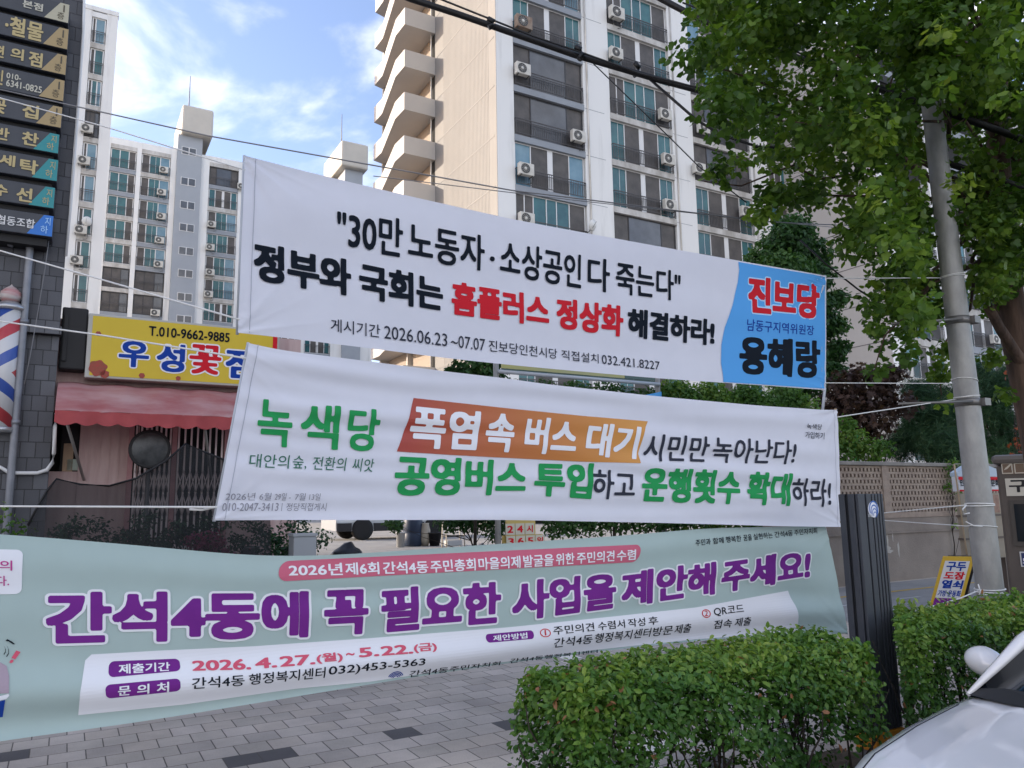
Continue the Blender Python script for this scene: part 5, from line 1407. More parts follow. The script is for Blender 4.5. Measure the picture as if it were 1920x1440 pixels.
tree('pine_tree', 'blue green pine behind the lattice wall, left of the steel pole', 'tree', gz(1770, 870, 18.5, 0.0), [(1740, 770, 18.5, .6), (1780, 790, 18.3, .6), (1720, 800, 18.5, .45), (1700, 820, 18.5, .4), (1760, 830, 18, .6), (1800, 740, 18.5, .4), (1710, 730, 18.5, .3), (1690, 840, 18.5, .4), (1790, 850, 18.2, .5), (1740, 730, 18.5, .35)], 0.22, 'needle', lf_pine, 420, 0.1)
tree('pine_tree', 'pine with drooping needles between the steel pole and the ginkgo trunk', 'tree', gz(1880, 870, 19.5, 0.0), [(1850, 720, 19.5, .5), (1880, 735, 19.5, .6), (1860, 780, 19.5, .5), (1895, 800, 19.5, .5), (1850, 835, 19.5, .45), (1838, 690, 19.5, .28), (1905, 850, 19.5, .5), (1868, 850, 19.2, .4), (1900, 700, 19.5, .35), (1835, 760, 19.5, .3)], 0.22, 'needle', lf_pine, 420, 0.1)
tree('shrub', 'small orange leaved shrub above the brown kiosk', 'shrub', gz(1915, 900, 13.5, 0.0), [(1908, 838, 13.5, .13), (1912, 810, 13.5, .12), (1900, 855, 13.4, .10), (1890, 705, 13.5, .10), (1918, 780, 13.5, .12), (1905, 865, 13.4, .1)], 0.09, 'palm', leafmat('orange_leaf', [(0, (0.16, 0.03, 0.012)), (1, (0.34, 0.09, 0.03))]), 60, 0.02)
tree('shrub', 'rounded juniper shrub behind the lattice wall, beside the green post', 'shrub', gz(1605, 880, 16.2, 0.0), [(1595, 825, 16.2, .38), (1630, 845, 16.2, .35), (1575, 850, 16.2, .35), (1655, 840, 16.2, .25), (1585, 795, 16.2, .22)], 0.09, 'oval', lf_light, 330, 0.04)
tree('vine', 'bright green vine hanging over the lattice wall beside the notice board', 'climbing plant', gz(1790, 1080, 16.35, 0.0), [(1780, 885, 16.35, .17), (1800, 880, 16.35, .18), (1790, 905, 16.3, .19), (1778, 915, 16.3, .12), (1797, 928, 16.3, .15), (1800, 955, 16.3, .09), (1785, 870, 16.4, .15), (1793, 985, 16.25, .06), (1815, 875, 16.4, .17)], 0.08, 'oval', lf_light, 150, 0.015)
for i, (x, lb) in enumerate(((1265, 'column of yellowish thuja leaves below the date line of the uppermost banner'), (1330, 'thuja shrub in the gap under the blue banner block, left half'), (1400, 'thuja shrub in the gap directly under the blue banner block'), (1475, 'thuja shrub in the gap left of the banner end rod'))):
    tree('thuja_shrub', lb, 'shrub', gz(x, 900, 15.2 + i * 0.3, 0.25), [(x, 745 + (x - 1265) * .06, 15.2 + i * .3, .45), (x - 25, 760, 15.2 + i * .3, .4), (x + 28, 765, 15.2 + i * .3, .4), (x, 730 + (x - 1265) * .06, 15.2 + i * .3, .35), (x, 820, 15.2 + i * .3, .6), (x, 900, 15.2 + i * .3, .6), (x, 970, 15.2 + i * .3, .5)], 0.09, 'oval', lf_light, 300, 0.05, group='thuja shrubs behind the banners')
tree('shrub', 'leafy shrub in the gap between upper banners, left of the steel banner stand', 'shrub', gz(890, 900, 15, 0.25), [(870, 690, 15, .32), (905, 685, 15, .34), (925, 700, 15, .3), (890, 730, 15, .5), (890, 820, 15, .6), (890, 900, 15, .6), (850, 700, 15, .22)], 0.12, 'oval', lf_dark, 220, 0.04)
tree('shrub', 'dark clipped shrubbery under the middle banner, right of the small price board', 'shrub', gz(1150, 1000, 14.5, 0.25), [(1045 + 38 * k, 985 - 3 * k, 14.6, .33) for k in range(8)] + [(1060 + 60 * k, 940, 14.8, .45) for k in range(5)] + [(1100 + 60 * k, 760, 15.5, .5) for k in range(4)] + [(1100 + 60 * k, 850, 15.3, .6) for k in range(4)] + [(960 + 60 * k, 735, 15.6, .35) for k in range(4)], 0.085, 'oval', lf_dark, 330, 0.04)
tree('shrub', 'dark leafy shrub behind the bins under the middle banner', 'shrub', gz(900, 1000, 17, 0.3), [(840 + 25 * k, 975, 17, .35) for k in range(5)] + [(740, 985, 16.5, .2), (930, 1000, 16.5, .25), (735, 975, 17, .2)], 0.085, 'oval', lf_dark, 300, 0.03)
tree('potted_shrub', 'bright green shrub at the foot of the vent pipe, lower left', 'plant', gz(25, 1010, 8.4, 0.0), [(10, 985, 8.4, .16), (35, 990, 8.4, .14), (22, 965, 8.4, .10), (48, 1000, 8.4, .12), (-15, 960, 8.4, .2), (15, 1020, 8.4, .2), (10, 1080, 8.4, .2)], 0.055, 'oval', lf_light, 80, 0.012)

# ================================================================ POLE, ROPES, CABLES
galv = mat('pole_steel', (0.24, 0.24, 0.235), 0.55, (0.36, 0.355, 0.34), 5.5, 0.2, 30, metal=0.25, stretch=(1, 1, 0.5), detail=9)
pY0 = 6.9
pb, pt = pY(1866, 1220, pY0), pY(1742, 160, pY0)
pb2 = pY(1850, 1055, pY0); slope = (pt - pb2) / (pt[2] - pb2[2]); base = pb2 - slope * pb2[2]; base[2] = 0
pole = thing('steel_pole', 'tall galvanised steel pole with clamp bands and tied ropes', 'pole', tuple(base))
def polept(z): return np.array([slope[0] * z, slope[1] * z, z])
b = MB(); b.tube([polept(z) for z in (0, 1.0, 2.5, 4.5, 5.9)], [0.112, 0.109, 0.101, 0.09, 0.083], 24); b.build('shaft', galv, pole)
b = MB(); b.box(-0.2, 0.2, -0.2, 0.2, 0.0, 0.02); b.lathe([(0.16, 0.021), (0.14, 0.06), (0.115, 0.10)], 20); b.build('base_plate', galv, pole)
def zat(px, py): return pY(px, py, pY0)[2]
clampm = mat('clamp_metal', (0.20, 0.19, 0.18), 0.45, metal=0.6)
for (py, px, armx, army) in ((602, 1812, 1672, 607), (755, 1828, 1686, 757)):
    z = zat(px, py); c = polept(z); rr = 0.099
    b = MB(); b.lathe([(rr - 0.01, -0.035), (rr + 0.006, -0.035), (rr + 0.006, 0.035), (rr - 0.01, 0.035)], 24, tuple(c))
    b.box(c[0] + 0.04, c[0] + 0.13, c[1] - 0.135, c[1] - 0.05, c[2] - 0.032, c[2] + 0.032)
    cl_ = b.build('clamp_band', clampm, pole)
    q = rel(pY(armx, army, pY0 - 0.25), base)
    b = MB(); b.tube([(c[0] - 0.06, c[1] - 0.08, c[2]), tuple(q)], 0.012, 6); b.build('bracket_arm', clampm, cl_)
ropem = mat('rope_white', (0.68, 0.68, 0.67), 0.7); wirem = mat('wire_grey', (0.22, 0.22, 0.23), 0.6); cabm = mat('cable_black', (0.008, 0.008, 0.009), 0.5)
def line(name, label, cat, pts, r, m, group=None, sag=0.0, extra=None, seg=6):
    o_ = pts[0]; Q = []
    for i in range(len(pts) - 1):
        a, c = np.array(pts[i]), np.array(pts[i + 1]); k = 12 if sag else (1 if len(pts) > 3 else 6)
        for j in range(k): t = j / k; p = a + (c - a) * t; p[2] -= sag * 4 * t * (1 - t); Q.append(p - o_)
    Q.append(np.array(pts[-1]) - o_)
    if r < 0: rs = [-r * float(np.linalg.norm(q + o_ - np.array([0, 0, EYE]))) for q in Q]; r = -r * 9
    else: rs = r
    b = MB(); b.tube(Q, rs, seg)
    for e in extra or []: b.tube([np.array(p) - o_ for p in e], r, seg)
    o = b.build(name, m); place(o, tuple(o_)); return tag(o, label, cat, group)
RG = 'ropes holding the banners'
def wrap(py, px, r=0.102, tilt=0.0):
    z = zat(px, py); c = base + polept(z); return [c + np.array([r * math.cos(q), r * math.sin(q), tilt * math.cos(q)]) for q in [2 * math.pi * k / 20 for k in range(21)]]
NBk = NB
line('rope', 'thin rope from the sign panels to the left top corner of the uppermost banner', 'rope', [pn(-60, 167, 6.0), pn(205, 240, 4.9), pn(460, 319, NB)], 0.004, ropem, RG)
line('rope', 'rope tied to the left bottom corner of the uppermost banner', 'rope', [pn(-60, 453, 6.0), pn(190, 524, 5.0), pn(449, 599, NB)], 0.0055, ropem, RG)
line('rope', 'rope crossing the yellow sign to the left top corner of the middle banner', 'rope', [pn(-60, 594, 6.0), pn(200, 630, 5.0), pn(463, 672, NB - 0.05)], 0.0055, ropem, RG)
line('rope', 'level rope tied to the left bottom corner of the middle banner', 'rope', [pn(-60, 949, 5.6), pn(200, 950, 4.8), pn(409, 951, NB - 0.05)], 0.006, ropem, RG, extra=[[pn(356, 955, 4.2), pn(380, 956, 4.15), pn(406, 950, 4.1)]])
P_ = lambda px, py, Y=pY0: pY(px, py, Y)
line('rope', 'thin rope from the right top corner of the uppermost banner to the pole', 'rope', [pn(1549, 522, NB), P_(1765, 521)], 0.0045, ropem, RG, extra=[wrap(517, 1782, 0.099, 0.012), wrap(520, 1782, 0.0985, 0.006)])
line('rope', 'level rope from the blue banner block bottom corner to the pole', 'rope', [pn(1549, 718, NB), P_(1790, 719)], 0.004, ropem, RG, extra=[wrap(714, 1812, 0.104, -0.02)])
line('rope', 'rope rising from the right top corner of the middle banner to the pole', 'rope', [pn(1570, 782, NB - 0.05), P_(1796, 748)], 0.005, ropem, RG, extra=[wrap(744, 1816, 0.104, 0.008)])
line('rope', 'rope passing behind the dark fluted post to the pole, knotted with a loop', 'rope', [pn(1577, 965, NB - 0.05), pn(1655, 962, 4.9), P_(1812, 947)], 0.006, ropem, RG, extra=[wrap(948, 1830, 0.112, 0.003), wrap(945, 1830, 0.112, -0.006), [P_(1812, 947, 6.78), P_(1805, 955, 6.76), P_(1808, 964, 6.76), P_(1818, 962, 6.76)]])
line('rope', 'lower of two ropes running from behind the fluted post to the pole', 'rope', [pn(1549, 972, NB + 0.02), pn(1660, 976, 5.1), P_(1820, 987)], 0.0045, ropem, RG, extra=[wrap(987, 1838, 0.114, -0.01), [P_(1811, 978, 6.76), P_(1826, 986, 6.76), P_(1842, 987, 6.76)]])
line('rope', 'frayed rope knotted round the pole above the right hedge', 'rope', [pn(1592, 1180, NB + 0.02), P_(1700, 1148, 6.4), P_(1745, 1138, 6.6), P_(1800, 1122, 6.72), P_(1838, 1106, 6.77)], 0.006, ropem, RG, extra=[wrap(1104, 1856, 0.118, 0.004), wrap(1110, 1856, 0.118, -0.004), [P_(1838, 1106, 6.76), P_(1845, 1116, 6.74), P_(1852, 1114, 6.74)], [P_(1834, 1095, 6.76), P_(1838, 1108, 6.75), P_(1836, 1116, 6.75)], [P_(1716, 1165, 6.45), P_(1718, 1142, 6.45), P_(1727, 1152, 6.45)]])
line('wire', 'long thin wire from the dark building over the uppermost banner into the ginkgo', 'wire', [pn(-80, 150, 9.5), pn(145, 200, 8.6), pn(392, 255, 7.6), pn(700, 310, 7.0), pn(960, 357, 6.7), pn(1440, 416, 6.4), pn(1700, 428, 6.3)], 0.007, wirem, 'overhead lines')
line('wire', 'thin wire along the tower face just above the uppermost banner, ending in the leaves', 'wire', [pn(700, 330, 9.0), pn(1100, 378, 8.5), pn(1440, 415, 8.2), pn(1720, 440, 8)], 0.006, wirem, 'overhead lines')
def cable(label, px, Y, r, extra=()):
    pts = [pY(x, y, Y - max(0, x - 1150) * 0.0022) for x, y in px]
    ex = [[pY(x, y, Yk) for x, y in e] for e, Yk in extra]
    return line('overhead_cable', label, 'cable', pts, -r / 9.5, cabm, 'overhead cables', extra=ex, seg=8)
cable('thick black cable bundle sweeping from the top middle of the picture into the ginkgo', [(700, -30), (770, -2), (860, 27), (960, 62), (1080, 104), (1240, 151), (1330, 175), (1460, 212), (1600, 250), (1760, 300), (2000, 380)], 9.0, 0.036,
      [([(1078, 88), (1088, 92), (1092, 102), (1086, 112)], 8.9), ([(915, 35), (925, 40), (924, 48), (916, 52)], 8.9), ([(1190, 118), (1198, 126), (1196, 138), (1188, 142)], 9.2)])
cable('second black cable bundle high above the tower, entering the leaves at top right', [(1190, -30), (1240, -2), (1300, 30), (1420, 78), (1500, 110), (1600, 150), (1760, 205), (2000, 290)], 8.6, 0.036)
cable('thin black wire strung above the thick cable bundle', [(780, -20), (850, 8), (930, 40), (1000, 68), (1095, 100), (1200, 138), (1290, 160), (1400, 185)], 8.9, 0.011)
cable('black branch wire dropping from the thick cable bundle into the leaves', [(1218, 148), (1260, 185), (1305, 224), (1350, 252), (1420, 275), (1500, 280)], 9.0, 0.016)
cable('fine black wire slanting down across the second window column', [(1105, 112), (1170, 175), (1260, 262), (1310, 312), (1400, 380)], 9.4, 0.007)
cable('thin wire slanting down beside the grey tower wall to the ginkgo leaves', [(1500, 450), (1545, 492), (1608, 542), (1680, 590), (1745, 640)], 9.4, 0.010)
cable('slim cable clipped along the second bundle at the top right', [(1280, 5), (1340, 28), (1420, 55), (1500, 100), (1560, 130)], 8.5, 0.010)

# ================================================================ FLUTED POST WITH DISTRICT EMBLEM
char = mat('post_charcoal', (0.040, 0.044, 0.055), 0.5, (0.05, 0.055, 0.066), 4, 0.1, 80)
chd = mat('post_groove', (0.008, 0.009, 0.012), 0.6)
q0 = pn(1605, 926, 3.40); q1 = pn(1652, 926, 3.40)
fp = thing('fluted_post', 'dark fluted square post with a blue shell emblem, between the two hedges', 'post', (q0[0], 3.40, 0))
wq = q1[0] - q0[0]; hq = q0[2]; dq = 0.13
b = MB(); b.box(0, wq, 0.012, dq, 0.0, hq)
b.build('core', chd, fp)
b = MB()
xs = np.linspace(0, wq, 7); cuts = [(0.0, 0.27), (0.33, 0.52), (0.56, 0.65), (0.69, 0.77), (0.81, 0.89), (0.93, 1.0)]
for a, c in cuts: b.bbox(a * wq, c * wq, -0.012, 0.010, 0.12, hq - 0.002, 0.003)
for a, c in ((0.0, 0.45), (0.55, 1.0)): b.bbox(-0.014, -0.002, a * dq + 0.012, c * dq, 0.12, hq - 0.002, 0.003)
b.build('cladding', char, fp)
b = MB(); b.bbox(-0.02, wq + 0.01, -0.02, dq + 0.01, 0.0, 0.115, 0.006); b.build('foot', mat('foot_orange', (0.55, 0.22, 0.02), 0.5), fp)
ez = pn(1638, 955, 3.385); ecx = ez[0] - q0[0] + 0.0; ecz = ez[2]; er = 0.052
em = MB()
for k, (r0, r1) in enumerate(((1.0, 0.84), (0.76, 0.62), (0.55, 0.43), (0.37, 0.27))):
    cx, cz = ecx + 0.012 * k * 0.3, ecz - 0.015 * k * 0.8
    A = [(cx + er * r0 * math.cos(Rd(q)) * 0.9, -0.0165, cz + er * r0 * 1.12 * math.sin(Rd(q))) for q in range(-70, 215, 12)]
    Bk = [(cx + er * r1 * math.cos(Rd(q)) * 0.9, -0.0165, cz + er * r1 * 1.12 * math.sin(Rd(q))) for q in range(-70, 215, 12)]
    n = len(A); em.add(A + Bk, [(i, i + 1, n + i + 1, n + i) for i in range(n - 1)])
bk = MB(); bk.lathe([(er * 1.04, -0.0145), (er * 1.04, -0.012)], 28, (ecx, 0, ecz), 'y')
eb = bk.build('emblem', i_white, fp); em.build('emblem_arcs', mat('emblem_blue', (0.03, 0.12, 0.42), 0.5), eb, recalc=False)
flat_text('남동구', ecx - er * 1.3, ecx - er * 0.1, ecz - er * 0.95, ecz - er * 0.5, -0.0185, mat('emblem_text', (0.5, 0.5, 0.52), 0.5), fp, 0.02)

# ================================================================ WHITE CAR
paint = mat('car_white', (0.72, 0.72, 0.735), 0.25, spec=0.5, coat=1.0)
glass = mat('car_glass', (0.010, 0.013, 0.017), 0.04, spec=0.45)
plast = mat('car_plastic', (0.018, 0.018, 0.02), 0.55)
tyre = mat('tyre', (0.016, 0.016, 0.017), 0.8); rimm = mat('alloy', (0.60, 0.60, 0.62), 0.3, metal=0.25)
lampm = mat('lamp_lens', (0.5, 0.52, 0.55), 0.1, spec=0.8, coat=1.0); redl = mat('tail_lamp', (0.35, 0.01, 0.012), 0.2, coat=1.0)
def loft(b, rows, mi=0, close=False):
    n = len(rows[0]); base_ = len(b.v)
    b.add([p for r in rows for p in r], [(i * n + j, i * n + (j + 1), (i + 1) * n + j + 1, (i + 1) * n + j) for i in range(len(rows) - 1) for j in range(n - 1)], mi, True)
def wheel(par, x, y, r, w_, side):
    b = MB(); b.lathe([(r * 0.62, -w_ / 2), (r * 0.9, -w_ / 2), (r, -w_ / 2 + 0.03), (r, w_ / 2 - 0.03), (r * 0.9, w_ / 2), (r * 0.62, w_ / 2)], 32, (x, y, r), 'y'); wo = b.build('wheel', tyre, par)
    b = MB(); yo = y + side * w_ * 0.36
    b.lathe([(r * 0.63, yo + side * 0.02), (r * 0.58, yo - side * 0.03), (r * 0.60, yo - side * 0.08)], 32, (x, 0, r), 'y')
    for k in range(10):
        a = 2 * math.pi * k / 10 + (0.12 if k % 2 else -0.12); b.tube([(x + r * 0.08 * math.cos(a), yo, r + r * 0.08 * math.sin(a)), (x + r * 0.6 * math.cos(a - 0.1), yo + side * 0.012, r + r * 0.6 * math.sin(a - 0.1))], [0.03, 0.022], 5)
    b.lathe([(r * 0.16, yo + side * 0.02), (0, yo + side * 0.026)], 16, (x, 0, r), 'y'); b.build('rim', rimm, wo)
    b = MB(); b.lathe([(r * 0.56, yo - side * 0.07), (0, yo - side * 0.07)], 24, (x, 0, r), 'y'); b.build('brake_disc', plast, wo)
CR = -0.138
def sedan(label, s_front, n_right, width=1.80, length=4.6):
    """front at +x0 side: local x runs backward along the car, y toward the kerb, z up from the road"""
    t = thing('parked_car', label, 'car', (s_front, n_right, CR)); t.scale = (0.85,) * 3
    hw = width / 2
    # body: stations (x, half width at belt, top z on centre, top z at edge, belt z, sill z)
    st = [(0.00, .50, .66, .62, .55, .28), (0.06, .66, .72, .68, .60, .24), (0.20, .77, .785, .75, .65, .21), (0.45, .84, .845, .81, .69, .20), (0.85, .88, .905, .872, .75, .19), (1.25, .895, .955, .922, .80, .19),
          (1.5, .90, .975, .94, .83, .19), (1.8, .90, .97, .95, .85, .19), (2.2, .90, .98, .96, .87, .19), (3.0, .90, 1.0, .98, .88, .19), (3.6, .89, 1.02, 1.0, .90, .19), (4.1, .87, 1.03, 1.0, .90, .22), (4.45, .80, 1.0, .96, .86, .28), (4.6, .70, .92, .86, .78, .36)]
    rows = []
    for x, w_, zc, ze, zb, zs in st:
        w_ = w_ / 0.9 * hw; half = []
        half.append((0, zc))
        for q, dz_ in ((0.28, 0), (0.46, -0.004), (0.53, 0.007), (0.60, 0.0), (0.74, 0)): half.append((w_ * q, zc - (zc - ze) * (q / 0.86) ** 2 + dz_))
        half += [(w_ * 0.86, ze), (w_ * 0.93, ze - 0.022), (w_ * 0.975, ze - 0.065), (w_ * 0.992, (ze + zb) / 2 - 0.03), (w_, zb - 0.06), (w_ * 0.99, (zb + zs) / 2), (w_ * 0.975, zs + 0.08), (w_ * 0.93, zs)]
        rows.append([(x, -y, z) for y, z in half[::-1]] + [(x, y, z) for y, z in half[1:]])
    b = MB(); loft(b, rows)
    n = len(rows[0]); b.add(rows[0], [list(range(n))]); b.add(rows[-1], [list(range(n))])
    b.build('body', paint, t)
    # cabin
    zf = lambda x: 0.0
    cab = [(1.42, .80, .935, .955), (1.85, .70, 1.20, 1.24), (2.3, .62, 1.37, 1.405), (2.75, .575, 1.43, 1.465), (3.2, .575, 1.40, 1.44), (3.75, .62, 1.22, 1.26), (4.2, .70, 1.0, 1.03)]
    rr = []
    for x, w_, ze, zc in cab:
        rr.append([(x, -.80, .93), (x, -(w_ + .80) / 2, (ze + .93) / 2 + 0.03), (x, -w_, ze), (x, -w_ * .6, zc - .01), (x, 0, zc), (x, w_ * .6, zc - .01), (x, w_, ze), (x, (w_ + .80) / 2, (ze + .93) / 2 + 0.03), (x, .80, .93)])
    b = MB(); loft(b, rr); b.build('cabin', glass, t)
    b = MB()
    for sgn_ in (-1, 1):       # pillars and roof rails
        path = [(x - 0.012, sgn_ * (w_ + 0.008), ze + 0.012) for x, w_, ze, zc in cab]
        for i in range(len(path) - 1):
            p, q = Vector(path[i]), Vector(path[i + 1])
        b.tube(path, [.012, .040, .042, .042, .042, .045, .03], 8)
        b.tube([(2.85, sgn_ * .60, 1.43), (2.88, sgn_ * .83, .95)], .04, 6, 1)
    b.build('pillar', [paint, plast], t)
    b = MB(); loft(b, [[(x, -w_ * q, zc + 0.012 - 0.03 * q * q) for q in (1, .6, 0, -.6, -1)] for x, w_, ze, zc in cab[2:5]]); b.build('roof', paint, t)
    b = MB(); b.add([(1.40, -.80, .948), (1.22, 0, .970), (1.40, .80, .948), (1.56, .76, 1.00), (1.46, 0, 1.00), (1.56, -.76, 1.00)], [(0, 1, 4, 5), (1, 2, 3, 4)]); b.build('cowl', plast, t)
    b = MB()
    b.tube([(1.40, -.1, 1.0), (1.56, -.55, 1.06)], .010, 5); b.build('wiper', plast, t)
    # hood crease lines
    b = MB()
    for sgn_ in (-1, 1): b.tube([(x, sgn_ * w_ / 0.9 * hw * 0.86, ze + 0.0005) for x, w_, zc, ze, zb, zs in st[2:6]], .0035, 5)
    b.build('bonnet_gap', plast, t)
    for sgn_ in (-1, 1):       # mirrors
        bm = bmesh.new(); bmesh.ops.create_uvsphere(bm, u_segments=24, v_segments=14, radius=1)
        for v in bm.verts:
            x, y, z = v.co; bulge = 1 - 0.25 * max(0, -y * 1.0)
            v.co = Vector((1.94 + 0.085 * x * (1.2 if x < 0 else 0.55), sgn_ * (0.985 + 0.135 * y * 1.0), 1.035 + 0.092 * z * bulge + 0.012 * y))
        b = MB(); bm.verts.index_update(); b.add([v.co[:] for v in bm.verts], [[v.index for v in f.verts] for f in bm.faces], 0, True); bm.free()
        mo = b.build('door_mirror', paint, t)
        b = MB(); b.tube([(1.96, sgn_ * .80, .96), (1.95, sgn_ * .93, .985)], [.035, .028], 8); b.lathe([(0.06, 0), (0.04, -0.02), (0, -0.028)], 16, (1.94, sgn_ * .98, .975), 'z'); b.build('mirror_foot', plast, mo)
    for sgn_ in (-1, 1):
        b = MB(); b.add([(0.10, sgn_ * .46, .70), (0.02, sgn_ * .40, .64), (0.10, sgn_ * .70, .60), (0.42, sgn_ * .87, .70), (0.40, sgn_ * .845, .77), (0.2, sgn_ * .72, .755)], [(0, 1, 2, 5), (5, 2, 3, 4)], 0, True); b.build('headlight', lampm, t)
        b = MB(); b.box(4.52, 4.60, sgn_ * .52, sgn_ * .74, .72, .86); b.build('tail_light', redl, t)
    b = MB(); b.box(-0.012, 0.05, -.42, .42, .34, .56); b.build('grille', plast, t)
    for x in (0.92, 3.62):
        for sgn_ in (-1, 1): wheel(t, x, sgn_ * (hw - 0.10), 0.32, 0.21, sgn_)
    return t
car = sedan('white sedan parked at the kerb, only its bonnet, mirror and windscreen showing', 2.60, 1.61)

# SUV deep in the alley
suvm = mat('suv_silver', (0.42, 0.44, 0.47), 0.3, metal=0.4, coat=1.0)
sv = pY(680, 990, 27.5)
suv = thing('parked_car', 'pale silver off-roader with black sills seen far back under the middle banner', 'car', (sv[0] - 0.95, sv[1], 0.42))
wdt = 1.85
b = MB(); rows = []
for x, zt, zb, w_ in ((0, .85, .35, .78), (.15, 1.0, .32, .88), (.9, 1.08, .32, .92), (1.3, 1.12, .32, .92), (2.0, 1.15, .32, .92), (3.6, 1.15, .32, .92), (4.5, 1.12, .36, .9), (4.65, 1.0, .42, .85)):
    rows.append([(x, y, z) for y, z in ((0, zb), (0.03, zb + .25), (0.0, zt - .08), (.12, zt), (wdt - .12, zt), (wdt, zt - .08), (wdt - .03, zb + .25), (wdt, zb))])
loft(b, rows); b.add(rows[0], [list(range(8))]); b.add(rows[-1], [list(range(8))]); b.build('body', suvm, suv)
b = MB(); rows = [[(x, y0, 1.12), (x + dx, y0 + .12, zt), (x + dx, wdt - y0 - .12, zt), (x, wdt - y0, 1.12)] for x, dx, zt, y0 in ((1.1, 0, 1.15, .05), (1.85, 0, 1.66, .06), (3.9, 0, 1.68, .06), (4.5, 0, 1.2, .05))]
loft(b, rows); b.build('cabin', glass, suv)
b = MB(); b.box(1.36, 3.26, -.02, .12, .30, .58); b.box(0.03, .55, -.02, .12, .32, .6); b.box(0.48, 1.42, -0.03, .1, .77, .88); b.box(3.22, 4.14, -0.03, .1, .77, .88); b.build('cladding', plast, suv)
for x in (0.95, 3.68):
    for y, sd_ in ((0.06, -1), (wdt - .06, 1)): wheel(suv, x, y, 0.38, 0.24, sd_)

# ================================================================ RIGHT: LATTICE WALL, BOARD, KIOSK, A-FRAME SIGN
NW = 9.72
wl = thing('lattice_wall', 'old garden wall with pierced brick lattice above a stained plaster base', 'wall', (0, NW, 0))
sw0, sw1 = pn(1450, 1000, NW)[0], pn(2100, 1000, NW)[0]
ztop_, zl0, zl1, zlg = pn(1700, 867, NW)[2], pn(1700, 960, NW)[2], pn(1700, 874, NW)[2], pn(1700, 996, NW)[2]
plaster = mat('plaster_stained', (0.26, 0.225, 0.195), 0.9, (0.185, 0.155, 0.135), 1.1, 0.4, 30, detail=8)
brk = mat('lattice_brick', (0.33, 0.265, 0.215), 0.9, (0.25, 0.195, 0.16), 4, 0.4, 60)
cop = mat('coping_concrete', (0.25, 0.235, 0.215), 0.9, (0.17, 0.16, 0.15), 3, 0.3, 40)
b = MB(); b.box(sw0, sw1, 0, 0.25, 0, zlg); b.box(sw0, sw1, 0.015, 0.235, zlg + 0.002, zl0 - 0.11); b.box(sw0, sw1, -0.03, 0.0, zlg - 0.03, zlg - 0.0); b.build('plaster_base', plaster, wl)
b = MB(); b.box(sw0, sw1, 0.0, 0.25, zl0 - 0.107, zl0 - 0.003)
rows_ = 8; rh = (zl1 - zl0) / rows_
pier = [(pn(1655, 910, NW)[0], pn(1668, 910, NW)[0]), (pn(1800, 910, NW)[0], pn(1816, 910, NW)[0])]
for r in range(rows_):
    z0 = zl0 + r * rh
    b.box(sw0, sw1, 0.012, 0.238, z0 + 0.6 * rh, z0 + rh - 0.002)
    x = sw0 + (0.056 if r % 2 else 0.0)
    while x < sw1 - 0.1:
        b.box(x, x + 0.06, 0.005, 0.18, z0, z0 + 0.6 * rh - 0.002); x += 0.112
for a, c in pier: b.box(a, c, -0.012, 0.262, zl0, zl1)
b.build('brick_lattice', brk, wl)
b = MB(); b.box(sw0, sw1, 0.19, 0.232, zl0 + 0.001, zl1 - 0.001); b.build('hole_shade_sheet', mat('painted_hole_shade', (0.035, 0.03, 0.027), 0.9), wl)  # dark sheet added behind the bricks, standing in for shade in the holes
b = MB(); b.bbox(sw0 - 0.05, sw1, -0.05, 0.30, zl1 + 0.002, ztop_, 0.012); b.build('coping', cop, wl)
b = MB()
for cx, cz, rx, rz in ((13.9, 0.62, .10, .06), (13.93, 0.75, .02, .16), (14.1, .85, .015, .1), (13.45, .9, .03, .05), (14.25, .60, .025, .14), (13.95, .57, .12, .03)):
    b.add([(cx + rx * math.cos(q) * (1 + .3 * math.sin(3 * q)), -0.004, cz + rz * math.sin(q) * (1 + .25 * math.cos(5 * q))) for q in [2 * math.pi * j / 18 for j in range(18)]], [list(range(18))])
b.build('paint_scar', mat('paint_scar', (0.42, 0.40, 0.37), 0.9), wl, recalc=False)
# notice board
nb_0 = pY(1793, 900, 12.6); NBD = nb_0[1]
bx = lambda px, py: pn(px, py, NBD)
nbd = thing('notice_board', 'gabled notice board with a red and white strip, half hidden by the pole', 'notice board', (bx(1796, 900)[0], NBD, 0))
X0 = bx(1796, 900)[0]; wb_ = bx(1874, 900)[0] - X0; zz = lambda py, px=1835: bx(px, py)[2]
wht = mat('board_white', (0.62, 0.63, 0.65), 0.6); tan = mat('board_tan', (0.34, 0.29, 0.22), 0.7, (0.29, 0.245, 0.18), 3)
b = MB(); b.prism([(0, zz(893)), (wb_, zz(893)), (wb_, zz(880)), (wb_ * 0.62, zz(868)), (wb_ * 0.38, zz(868)), (0, zz(886))], 0, 0.12); b.build('gable', mat('gable_blue', (0.42, 0.50, 0.58), 0.6), nbd)
b = MB(); b.box(0, wb_, -0.01, 0.1, zz(921), zz(893) - 0.004); hd = b.build('header', wht, nbd)
b = MB(); b.box(0.0, wb_, -0.016, -0.012, zz(900), zz(894)); b.box(0, wb_, -0.016, -0.012, zz(921), zz(918)); b.box(wb_ * .3, wb_ * .62, -0.016, -0.012, zz(912), zz(901)); b.build('red_band', i_red, hd)
flat_text('인', 0.02, 0.12, zz(911), zz(899), -0.02, i_navy, nbd, 0.03); flat_text('문화', wb_ - 0.30, wb_ - 0.04, zz(912), zz(899), -0.02, i_navy, nbd, 0.03)
b = MB()
for k, (ya, yc) in enumerate(((925, 965), (968, 1008), (1011, 1049))): b.box(0.02, wb_ - 0.02, 0.0, 0.08, zz(yc), zz(ya))
b.build('panel', tan, nbd)
